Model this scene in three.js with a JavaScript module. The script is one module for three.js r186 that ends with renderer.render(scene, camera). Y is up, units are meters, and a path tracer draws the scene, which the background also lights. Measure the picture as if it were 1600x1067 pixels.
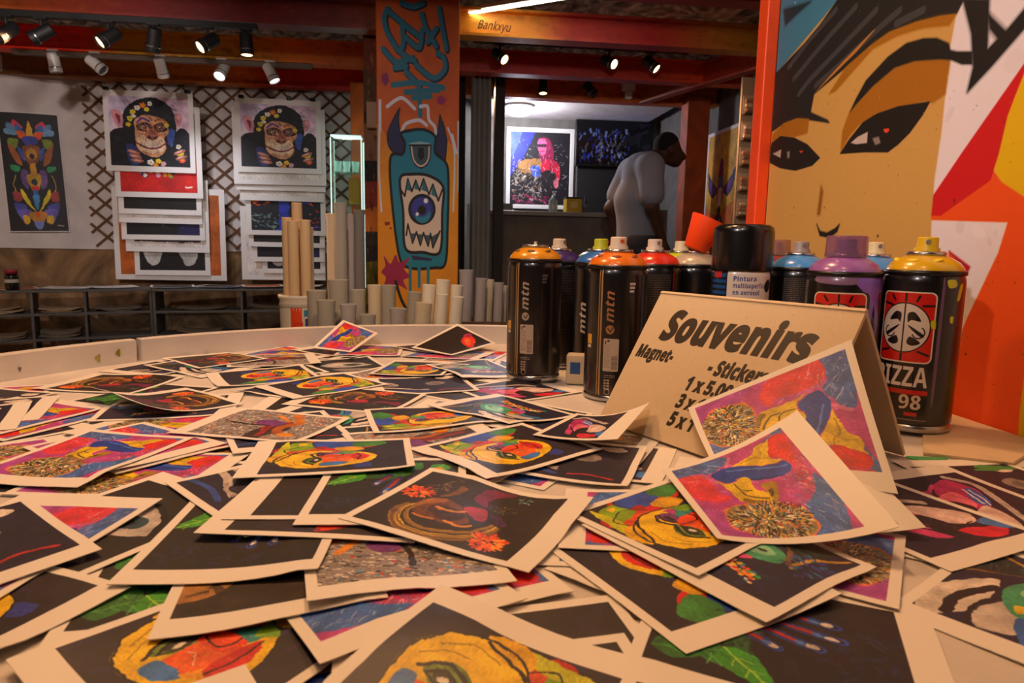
import * as THREE from 'three';
import { mergeGeometries, mergeVertices } from 'three/addons/utils/BufferGeometryUtils.js';
import { RoundedBoxGeometry } from 'three/addons/geometries/RoundedBoxGeometry.js';
import { MarchingCubes } from 'three/addons/objects/MarchingCubes.js';
import { ImprovedNoise } from 'three/addons/math/ImprovedNoise.js';
import { RectAreaLightUniformsLib } from 'three/addons/lights/RectAreaLightUniformsLib.js';

// ---------------------------------------------------------------- camera, exposure
const scene = new THREE.Scene();
scene.background = new THREE.Color(0x000000);
const TABLE_Y = 0.70;
const camera = new THREE.PerspectiveCamera(2 * Math.atan(533.5 / 1040) * 180 / Math.PI, 1600 / 1067, 0.03, 40);
camera.position.set(0, TABLE_Y + 0.1616, 0);
camera.rotation.order = 'YXZ';
camera.rotation.set(-Math.atan2(145.5, 1040), -7.0 * Math.PI / 180, 1.07 * Math.PI / 180);
camera.focus = 0.80;
camera.userData.fStop = 20;
const renderer = new THREE.WebGLRenderer({ antialias: true });
renderer.toneMapping = THREE.LinearToneMapping;
renderer.toneMappingExposure = 1.0;
renderer.shadowMap.enabled = true;
RectAreaLightUniformsLib.init();
const WARM = 0xffbe84, NEUTRAL = 0xffeee6, COOL = 0xf2f4ff;
const TABLE_LAMP = 1.5, WALL_LAMP = 5.5;   // candela of one track head over the table / at the back

// ---------------------------------------------------------------- helpers
let seed = 20240611;
const rnd = () => { seed = (seed + 0x6d2b79f5) | 0; let t = Math.imul(seed ^ (seed >>> 15), 1 | seed); t = (t + Math.imul(t ^ (t >>> 7), 61 | t)) ^ t; return ((t ^ (t >>> 14)) >>> 0) / 4294967296; };
const rr = (a, b) => a + (b - a) * rnd();
const pick = (a) => a[Math.floor(rnd() * a.length)];
const used = new Map();
function numbered(n) { const k = used.get(n) ?? 0; used.set(n, k + 1); return k ? n + '_' + String(k).padStart(3, '0') : n; }
const ORD = ['first', 'second', 'third', 'fourth', 'fifth', 'sixth', 'seventh', 'eighth', 'ninth', 'tenth', 'eleventh', 'twelfth', 'thirteenth', 'fourteenth', 'fifteenth', 'sixteenth'];
function tag(o, label, category, group, kind) {
  if (label) o.userData.label = label;
  if (category) o.userData.category = category;
  if (group) o.userData.group = group;
  if (kind) o.userData.kind = kind;
  return o;
}
function thing(name, label, category, p = [0, 0, 0], turn = 0, group) {
  const o = new THREE.Group(); o.name = numbered(name); scene.add(o);
  o.position.set(...p); o.rotation.y = turn;
  return tag(o, label, category, group);
}
function mesh(name, geo, mat, parent) {
  const m = new THREE.Mesh(geo, mat);
  m.name = parent ? name : numbered(name);
  (parent ?? scene).add(m);
  return m;
}
function struct(name, geo, mat, label, category = 'structure') { return tag(mesh(name, geo, mat), label, category, null, 'structure'); }
const std = (color, roughness = 0.75, extra = {}) => new THREE.MeshStandardMaterial({ color, roughness, ...extra });
const phys = (color, roughness, extra = {}) => new THREE.MeshPhysicalMaterial({ color, roughness, ...extra });
function box(w, h, d, x = 0, y = 0, z = 0) { const g = new THREE.BoxGeometry(w, h, d); g.translate(x, y, z); return g; }
function rbox(w, h, d, r, x = 0, y = 0, z = 0) { const g = new RoundedBoxGeometry(w, h, d, 2, r); g.translate(x, y, z); return g; }
function cyl(r0, r1, h, x = 0, y = 0, z = 0, n = 20, open = false) { const g = new THREE.CylinderGeometry(r0, r1, h, n, 1, open); g.translate(x, y, z); return g; }
function lathe(pts, n = 32) { return new THREE.LatheGeometry(pts.map(([x, y]) => new THREE.Vector2(x, y)), n); }
function bar(a, b, r, n = 8) {
  const A = new THREE.Vector3(...a), B = new THREE.Vector3(...b), d = B.clone().sub(A), L = d.length();
  const g = new THREE.CylinderGeometry(r, r, L, n);
  g.applyQuaternion(new THREE.Quaternion().setFromUnitVectors(new THREE.Vector3(0, 1, 0), d.normalize()));
  g.translate((A.x + B.x) / 2, (A.y + B.y) / 2, (A.z + B.z) / 2);
  return g;
}
function planarUV(g, fu, fv) {
  const p = g.attributes.position, uv = new Float32Array(p.count * 2);
  for (let i = 0; i < p.count; i++) { uv[2 * i] = fu(p.getX(i), p.getY(i), p.getZ(i)); uv[2 * i + 1] = fv(p.getX(i), p.getY(i), p.getZ(i)); }
  g.setAttribute('uv', new THREE.BufferAttribute(uv, 2));
  return g;
}
function tex(w, h, draw, repeat) {
  const cv = document.createElement('canvas'); cv.width = w; cv.height = h;
  const c = cv.getContext('2d'); draw(c, w, h);
  const t = new THREE.CanvasTexture(cv); t.colorSpace = THREE.SRGBColorSpace; t.magFilter = THREE.LinearFilter;
  if (repeat) { t.wrapS = t.wrapT = THREE.RepeatWrapping; }
  return t;
}
function poly(c, pts, close = true) { c.beginPath(); pts.forEach(([x, y], i) => (i ? c.lineTo(x, y) : c.moveTo(x, y))); if (close) c.closePath(); }
function smooth(c, pts, close = true) {   // a spline through the points
  const n = pts.length; if (n < 3) { poly(c, pts, close); return; }
  const at = (i) => (close ? pts[(i + n) % n] : pts[Math.max(0, Math.min(n - 1, i))]), k = 0.16;
  c.beginPath(); c.moveTo(...pts[0]);
  for (let i = 0; i < (close ? n : n - 1); i++) { const p0 = at(i - 1), p1 = at(i), p2 = at(i + 1), p3 = at(i + 2); c.bezierCurveTo(p1[0] + (p2[0] - p0[0]) * k, p1[1] + (p2[1] - p0[1]) * k, p2[0] - (p3[0] - p1[0]) * k, p2[1] - (p3[1] - p1[1]) * k, p2[0], p2[1]); }
  if (close) c.closePath();
}
function speck(c, w, h, n, cols, a0, a1, s0, s1) {
  for (let i = 0; i < n; i++) { c.globalAlpha = rr(a0, a1); c.fillStyle = pick(cols); const s = rr(s0, s1); c.beginPath(); c.ellipse(rnd() * w, rnd() * h, s, s * rr(0.5, 1), rnd() * 3, 0, 7); c.fill(); }
  c.globalAlpha = 1;
}
// art in a 0..100 square: f fills a smooth blob, l draws a stroke, e an ellipse
function painter(c, x0, y0, w, h) {
  const X = (v) => x0 + v * w / 100, Y = (v) => y0 + v * h / 100, S = w / 100;
  const P = (a) => { const o = []; for (let i = 0; i < a.length; i += 2) o.push([X(a[i]), Y(a[i + 1])]); return o; };
  return {
    f(col, ...a) {   // a blob with brush strokes of its own colour, lighter and darker
      const q = P(a); c.fillStyle = col; smooth(c, q); c.fill();
      const xs = q.map((v) => v[0]), ys = q.map((v) => v[1]), x0 = Math.min(...xs), x1 = Math.max(...xs), y0 = Math.min(...ys), y1 = Math.max(...ys), n = Math.min(90, ((x1 - x0) * (y1 - y0)) / (S * S * 9)), base = new THREE.Color(col), dir = rr(0, 3.1);
      c.save(); smooth(c, q); c.clip();
      for (let i = 0; i < n; i++) { const k = base.clone().offsetHSL(rr(-0.02, 0.02), rr(-0.1, 0.1), rr(-0.09, 0.09)), x = rr(x0, x1), y = rr(y0, y1), an = dir + rr(-0.5, 0.5), L = S * rr(2, 7); c.globalAlpha = 0.55; c.strokeStyle = '#' + k.getHexString(); c.lineWidth = S * rr(0.5, 1.6); c.beginPath(); c.moveTo(x, y); c.lineTo(x + Math.cos(an) * L, y + Math.sin(an) * L); c.stroke(); }
      c.restore(); c.globalAlpha = 1;
    },
    p(col, ...a) { c.fillStyle = col; poly(c, P(a)); c.fill(); },
    l(col, lw, ...a) { c.strokeStyle = col; c.lineWidth = lw * S; c.lineCap = 'round'; c.lineJoin = 'round'; smooth(c, P(a), false); c.stroke(); },
    e(col, x, y, rx, ry = rx, rot = 0) { c.fillStyle = col; c.beginPath(); c.ellipse(X(x), Y(y), rx * S, ry * h / 100, rot, 0, 7); c.fill(); },
    r(col, x, y, ww, hh) { c.fillStyle = col; c.fillRect(X(x), Y(y), ww * w / 100, hh * h / 100); },
    dabs(n, cols, x, y, ww, hh, len, lw, ang = null, alpha = 1) {
      c.globalAlpha = alpha;
      for (let i = 0; i < n; i++) {
        const a = ang === null ? rnd() * 6.3 : ang + rr(-0.5, 0.5), px = X(x + rnd() * ww), py = Y(y + rnd() * hh), L = len * S * rr(0.4, 1.2);
        c.strokeStyle = pick(cols); c.lineWidth = lw * S * rr(0.5, 1.3); c.beginPath(); c.moveTo(px, py); c.lineTo(px + Math.cos(a) * L, py + Math.sin(a) * L); c.stroke();
      }
      c.globalAlpha = 1;
    },
    // dabs only inside an ellipse
    edabs(n, cols, x, y, rx, ry, len, lw) {
      for (let i = 0; i < n; i++) {
        const t = rnd() * 6.283, q = Math.sqrt(rnd()), px = X(x + Math.cos(t) * rx * q), py = Y(y + Math.sin(t) * ry * q), a = t + rr(-0.5, 0.5), L = len * S * rr(0.4, 1.2);
        c.strokeStyle = pick(cols); c.lineWidth = lw * S * rr(0.5, 1.3); c.lineCap = 'round'; c.beginPath(); c.moveTo(px, py); c.lineTo(px + Math.cos(a) * L, py + Math.sin(a) * L); c.stroke();
      }
    },
  };
}
// a sheet of paper: pos(s, t) gives the surface point, s 0..1 left to right, t 0..1 top to bottom; margins in metres leave white paper round the print
function sheetGeometry(pos, W, H, m, nu = 8, nv = 8, thick = 0.0004) {
  const P = [], N = [], UV = [], I = [], e = 1e-3, row = nu + 1;
  const nrm = (s, t) => {
    const a = pos(Math.min(1, s + e), t), b = pos(Math.max(0, s - e), t), c = pos(s, Math.min(1, t + e)), d = pos(s, Math.max(0, t - e));
    return new THREE.Vector3(c[0] - d[0], c[1] - d[1], c[2] - d[2]).cross(new THREE.Vector3(a[0] - b[0], a[1] - b[1], a[2] - b[2])).normalize();
  };
  for (const side of [0, 1]) for (let j = 0; j <= nv; j++) for (let i = 0; i <= nu; i++) {
    const s = i / nu, t = j / nv, p = pos(s, t), n = nrm(s, t), k = side ? -thick : 0;
    P.push(p[0] + n.x * k, p[1] + n.y * k, p[2] + n.z * k);
    N.push(...(side ? [-n.x, -n.y, -n.z] : [n.x, n.y, n.z]));
    if (side) UV.push(-0.5, -0.5); else UV.push((s * W - m[3]) / (W - m[1] - m[3]), 1 - (t * H - m[0]) / (H - m[0] - m[2]));
  }
  const o = row * (nv + 1);
  for (let j = 0; j < nv; j++) for (let i = 0; i < nu; i++) {
    const a = j * row + i, b = a + 1, c = a + row, d = c + 1;
    I.push(a, c, b, b, c, d, o + a, o + b, o + c, o + b, o + d, o + c);
  }
  const rim = [];
  for (let i = 0; i < nu; i++) rim.push(i); for (let j = 0; j < nv; j++) rim.push(j * row + nu);
  for (let i = nu; i > 0; i--) rim.push(nv * row + i); for (let j = nv; j > 0; j--) rim.push(j * row);
  const base = P.length / 3;
  rim.forEach((a) => { for (const q of [a, o + a]) { P.push(P[3 * q], P[3 * q + 1], P[3 * q + 2]); const z = pos(0.5, 0.5); const v = new THREE.Vector3(P[3 * q] - z[0], P[3 * q + 1] - z[1], P[3 * q + 2] - z[2]).normalize(); N.push(v.x, v.y, v.z); UV.push(-0.5, -0.5); } });
  const R = rim.length;
  for (let k = 0; k < R; k++) { const a = base + 2 * k, b = base + 2 * ((k + 1) % R); I.push(a, b, a + 1, b, b + 1, a + 1); }
  const g = new THREE.BufferGeometry();
  g.setAttribute('position', new THREE.Float32BufferAttribute(P, 3));
  g.setAttribute('normal', new THREE.Float32BufferAttribute(N, 3));
  g.setAttribute('uv', new THREE.Float32BufferAttribute(UV, 2));
  g.setIndex(I);
  return g;
}
const noise = new ImprovedNoise();
const fbm = (x, y, z = 0) => noise.noise(x, y, z) + 0.5 * noise.noise(2.1 * x, 2.1 * y, z + 7) + 0.25 * noise.noise(4.3 * x, 4.3 * y, z + 13);
function noiseTex(w, h, base, amp, sc, repeat = true) {
  const d = new Uint8Array(w * h * 4), b = new THREE.Color(base), s = [b.r, b.g, b.b].map((v) => Math.pow(v, 1 / 2.2) * 255);
  const cv = document.createElement('canvas'); cv.width = w; cv.height = h; const c = cv.getContext('2d');
  for (let y = 0; y < h; y++) for (let x = 0; x < w; x++) {
    const u = x / w * 6.283, v = y / h * 6.283, n = fbm(Math.cos(u) * sc + 3, Math.sin(u) * sc + Math.cos(v) * sc, Math.sin(v) * sc) + (rnd() - 0.5) * 0.35, i = (y * w + x) * 4;
    for (let k = 0; k < 3; k++) d[i + k] = Math.max(0, Math.min(255, s[k] * (1 + amp * n)));
    d[i + 3] = 255;
  }
  const t = new THREE.DataTexture(d, w, h); t.colorSpace = THREE.SRGBColorSpace; t.magFilter = THREE.LinearFilter; t.wrapS = t.wrapT = THREE.RepeatWrapping; t.needsUpdate = true;
  return t;
}
function worldUV(g, k = 1) {   // uv in metres from the dominant direction of each face
  g = g.index ? g.toNonIndexed() : g;
  const p = g.attributes.position, n = g.attributes.normal, uv = new Float32Array(p.count * 2);
  for (let i = 0; i < p.count; i++) {
    const ax = Math.abs(n.getX(i)), ay = Math.abs(n.getY(i)), az = Math.abs(n.getZ(i));
    const [u, v] = ay > ax && ay > az ? [p.getX(i), p.getZ(i)] : ax > az ? [p.getZ(i), p.getY(i)] : [p.getX(i), p.getY(i)];
    uv[2 * i] = u * k; uv[2 * i + 1] = v * k;
  }
  g.setAttribute('uv', new THREE.BufferAttribute(uv, 2));
  return g;
}
const M = {
  plaster: std(0xffffff, 0.9, { map: noiseTex(256, 256, 0xd9cfcb, 0.05, 1.6) }),
  stone: std(0xffffff, 0.95, { map: noiseTex(256, 256, 0x8a6a48, 0.35, 1.5), bumpMap: noiseTex(256, 256, 0x808080, 0.5, 2), bumpScale: 0.02 }),
  rock: std(0xffffff, 0.95, { map: noiseTex(256, 256, 0x9a8c80, 0.6, 2) }),
  floor: std(0xffffff, 0.7, { map: noiseTex(256, 256, 0x4a3f38, 0.2, 2) }),
  dark: std(0x161513, 0.8), black: phys(0x0c0c0d, 0.35), blackmat: std(0x111112, 0.6), white: std(0xe6e2dc, 0.5), whitemetal: std(0xd8d4ce, 0.4, { metalness: 0.1 }),
  paper: std(0xefe9de, 0.8), paperGrey: std(0xb9b2aa, 0.85), kraft: std(0xd9b98c, 0.8), wood: std(0xffffff, 0.75, { map: noiseTex(128, 128, 0x6b4a2e, 0.25, 2) }),
  slat: std(0x6a4526, 0.75), shelf: std(0xffffff, 0.7, { map: noiseTex(128, 128, 0x56504a, 0.15, 2) }), steel: std(0xbfc0c2, 0.25, { metalness: 1 }), tableWhite: std(0xffffff, 0.55, { map: noiseTex(256, 256, 0xdcd6d0, 0.05, 1.2) }),
  glass: phys(0xf4fffb, 0.05, { transmission: 1, thickness: 0, ior: 1.45 }), greyWall: std(0xffffff, 0.85, { map: noiseTex(128, 128, 0x6f6a64, 0.12, 1.5) }), darkgrey: std(0x45433f, 0.8),
  redpaint: std(0xffffff, 0.55, { map: noiseTex(128, 128, 0xc22c06, 0.1, 1.5) }), orangepaint: std(0xffffff, 0.6, { map: noiseTex(128, 128, 0xd0660c, 0.18, 1.5) }),
};
// ---------------------------------------------------------------- room shell
const CEIL = 2.215, BEAM_Y = 1.95;
struct('floor', worldUV(box(8.4, 0.1, 10.4, 0.2, -0.05, -2.0)), M.floor, 'dark worn floor of the shop', 'floor');
{ // rough stone ceiling
  const g = new THREE.PlaneGeometry(8.4, 9.6, 150, 170); g.rotateX(Math.PI / 2);
  const p = g.attributes.position;
  for (let i = 0; i < p.count; i++) { const x = p.getX(i) + 0.2, z = p.getZ(i) - 2.0; p.setXYZ(i, x, CEIL + 0.035 * fbm(x * 5, z * 5) + 0.012 * noise.noise(x * 22, z * 22, 3), z); }
  g.computeVertexNormals();
  struct('ceiling', mergeGeometries([worldUV(g, 1.4), worldUV(box(8.4, 0.1, 9.6, 0.2, CEIL + 0.14, -2.0))]), M.rock, 'rough dark stone ceiling between the steel beams', 'ceiling');
}
struct('wall_back', worldUV(box(2.06, 1.5, 0.1, -1.41, 1.55, -5.25)), M.plaster, 'white plastered wall behind the wooden trellis', 'wall');
struct('wall_base', worldUV(box(2.06, 0.8, 0.1, -1.41, 0.4, -5.27)), M.stone, 'brown stone footing below the white trellis wall', 'wall');
{
  const a = Math.atan2(0.33, 0.9);
  for (const [n, y, h, dz, m, l] of [['wall_left', 1.55, 1.5, 0, M.plaster, 'white wall panel at the far left that carries the totem banner'], ['wall_left_base', 0.4, 0.8, -0.02, M.stone, 'brown stone footing at the far left']]) {
    const g = box(1.2, h, 0.1, -0.6, y, -0.05 + dz); g.rotateY(a); g.translate(-2.42, 0, -5.2);
    struct(n, worldUV(g), m, l, 'wall');
  }
}
struct('wall_far_left', worldUV(box(0.1, 2.3, 8.4, -3.55, 1.1, -0.8)), M.plaster, 'plain plaster side wall left of the picture', 'wall');
struct('wall_front', worldUV(box(8.4, 2.3, 0.1, 0.2, 1.1, 2.6)), M.plaster, 'plain plaster wall behind the viewer', 'wall');
struct('wall_right', worldUV(box(0.1, 2.3, 9.2, 2.2, 1.1, -2.0)), M.greyWall, 'grey side wall behind the giraffe canvas', 'wall');
struct('wall_far', worldUV(box(3.2, 2.3, 0.1, 1.3, 1.1, -6.4)), M.greyWall, 'grey back wall of the counter room', 'wall');
struct('wall_side_passage', worldUV(box(0.1, 2.3, 1.75, -0.05, 1.1, -5.5)), M.darkgrey, 'dark partition at the left of the passage', 'wall');
struct('trim_1', worldUV(box(1.5, 0.12, 0.12, 1.22, 2.09, -5.32)), M.plaster, 'pale lintel over the counter opening', 'lintel');
struct('trim_2', worldUV(box(1.55, 0.1, 1.05, 1.25, 2.11, -5.9)), M.plaster, 'pale plaster ceiling of the counter room', 'ceiling');
// dark doorway panel, ribbed grey column and dark post between pillar and counter
struct('door_1', mergeGeometries([box(0.22, 2.0, 0.05, 0.12, 1.0, -4.72), box(0.16, 0.8, 0.02, 0.12, 0.55, -4.69), box(0.16, 0.8, 0.02, 0.12, 1.5, -4.69)]), M.dark, 'black panelled door beside the painted pillar', 'door');
{
  const col = tag(new THREE.Group(), 'grey ribbed column between the black door and the counter', 'column', null, 'structure'); col.name = 'grey_column'; scene.add(col);
  mesh('shaft', worldUV(rbox(0.13, 2.1, 0.14, 0.015, 0.33, 1.05, -4.62)), M.greyWall, col);
  for (let i = 0; i < 4; i++) mesh('rib', rbox(0.014, 2.1, 0.012, 0.004, 0.282 + i * 0.032, 1.05, -4.545), std(0x77736c, 0.7), col);
  mesh('conduit', bar([0.248, 0.45, -4.55], [0.248, 1.15, -4.55], 0.009), std(0x9a9690, 0.5), col);
}
struct('dark_post', worldUV(rbox(0.07, 2.05, 0.1, 0.006, 0.475, 1.02, -4.85)), std(0x2a211b, 0.7), 'dark wooden post left of the counter opening', 'post');
struct('orange_post', worldUV(rbox(0.105, 2.0, 0.1, 0.008, -0.515, 1.0, -5.02)), M.orangepaint, 'orange painted post at the right end of the trellis', 'post');
struct('red_post', worldUV(rbox(0.17, 2.0, 0.14, 0.008, 1.965, 1.0, -4.98)), std(0xffffff, 0.6, { map: noiseTex(128, 128, 0xb04a10, 0.2, 1.5) }), 'rust orange post right of the person', 'post');

// ---------------------------------------------------------------- steel beams, sprayed in reds, oranges and yellows
function ibeam(L, hgt = 0.14, b = 0.1) {
  const s = new THREE.Shape(), t = 0.014, w = 0.008;
  [[-b / 2, 0], [b / 2, 0], [b / 2, t], [w, t], [w, hgt - t], [b / 2, hgt - t], [b / 2, hgt], [-b / 2, hgt], [-b / 2, hgt - t], [-w, hgt - t], [-w, t], [-b / 2, t]].forEach(([x, y], i) => (i ? s.lineTo(x, y) : s.moveTo(x, y)));
  const g = new THREE.ExtrudeGeometry(s, { depth: L, bevelEnabled: false }); g.rotateY(Math.PI / 2);   // runs along +x
  return planarUV(g, (x) => x / L, (x, y, z) => y / hgt * 0.8 + (z / b) * 0.2 + 0.1);
}
function beamPaint(stops) {
  return std(0xffffff, 0.5, { map: tex(1024, 64, (c, w, h) => {
    const gr = c.createLinearGradient(0, 0, w, 0); stops.forEach(([t, col]) => gr.addColorStop(t, col)); c.fillStyle = gr; c.fillRect(0, 0, w, h);
    speck(c, w, h, 900, ['#1c0a06', '#f0a040', '#400a06'], 0.03, 0.12, 1, 7);
  }) });
}
const B0 = -3.3, BL = 5.45;
const at = (x) => (x - B0) / BL;
const beamDefs = [
  [-0.23, [[0, '#a13614'], [1, '#c8751a']]], [-0.92, [[0, '#c36813'], [0.5, '#9e210f'], [1, '#c36813']]], [-1.61, [[0, '#b3360f'], [1, '#b37514']]], [-2.3, [[0, '#a13614'], [0.6, '#da8413'], [1, '#8f170d']]],
  [-2.99, [[0, '#601a14'], [at(0.3), '#b3751a'], [at(0.6), '#8f2114'], [at(1.1), '#75100f'], [1, '#d02414']]],
  [-3.68, [[0, '#8f6017'], [at(-1.95), '#a14314'], [at(-1.4), '#891a14'], [at(-0.5), '#6d1412'], [at(0.1), '#ea9e14'], [at(0.55), '#ea9113'], [at(0.75), '#b62412'], [at(1.2), '#a1170f'], [at(1.5), '#b36017'], [1, '#b38917']]],
  [-4.40, [[0, '#e41a0a'], [at(-2.05), '#ef310d'], [at(-1.8), '#c88917'], [at(-1.2), '#da9614'], [at(-0.85), '#ef7c0f'], [at(0.1), '#b63e0f'], [at(0.6), '#b61414'], [at(1.0), '#9e210f'], [1, '#e74b0f']]],
  [-5.05, [[0, '#653614'], [at(-2.3), '#9e6014'], [at(-1.5), '#da7712'], [at(-1.3), '#e46a0f'], [at(-1.05), '#ca1a0d'], [at(-0.5), '#da290d'], [at(0.2), '#c86012'], [at(0.9), '#e45d0f'], [1, '#da7c14']]],
];
const beamWords = ['nearest overhead', 'second nearest overhead', 'third nearest overhead', 'fourth nearest overhead', 'cut by the top edge of the photo', 'with the scrawled tag right of the pillar', 'just behind the tagged beam', 'furthest back, above the trellis'];
beamDefs.forEach(([z, st], i) => {
  const g = ibeam(BL); g.translate(B0, BEAM_Y, z);
  struct('ceiling_beam', g, beamPaint(st), 'sprayed red and orange steel beam ' + beamWords[i], 'beam');
});
{ // cross beam on the right, running away from the viewer
  const A = [2.02, -3.74], Bp = [1.56, -4.99], L = Math.hypot(A[0] - Bp[0], A[1] - Bp[1]);
  const g = ibeam(L, 0.14, 0.07); g.rotateY(Math.atan2(-(A[1] - Bp[1]), A[0] - Bp[0])); g.translate(Bp[0], BEAM_Y - 0.006, Bp[1]);
  struct('cross_beam', g, beamPaint([[0, '#b0600c'], [0.4, '#a8300c'], [1, '#8c1c0c']]), 'orange cross beam running back above the person', 'beam');
}
{ // scrawled tag on the face of the tagged beam
  const t = tex(512, 128, (c, w, h) => { c.clearRect(0, 0, w, h); c.fillStyle = '#1a0d06'; c.font = 'italic 84px sans-serif'; c.save(); c.transform(1, 0.04, -0.15, 1, 20, 0); c.fillText('Bankxyu', 20, 88); c.restore(); });
  const g = new THREE.PlaneGeometry(0.28, 0.09); g.translate(0.36, BEAM_Y + 0.065, -3.668);
  struct('beam_lettering', g, new THREE.MeshStandardMaterial({ map: t, transparent: true, roughness: 0.8 }), 'dark handwritten tag on the yellow part of the beam', 'lettering');
}

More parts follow.
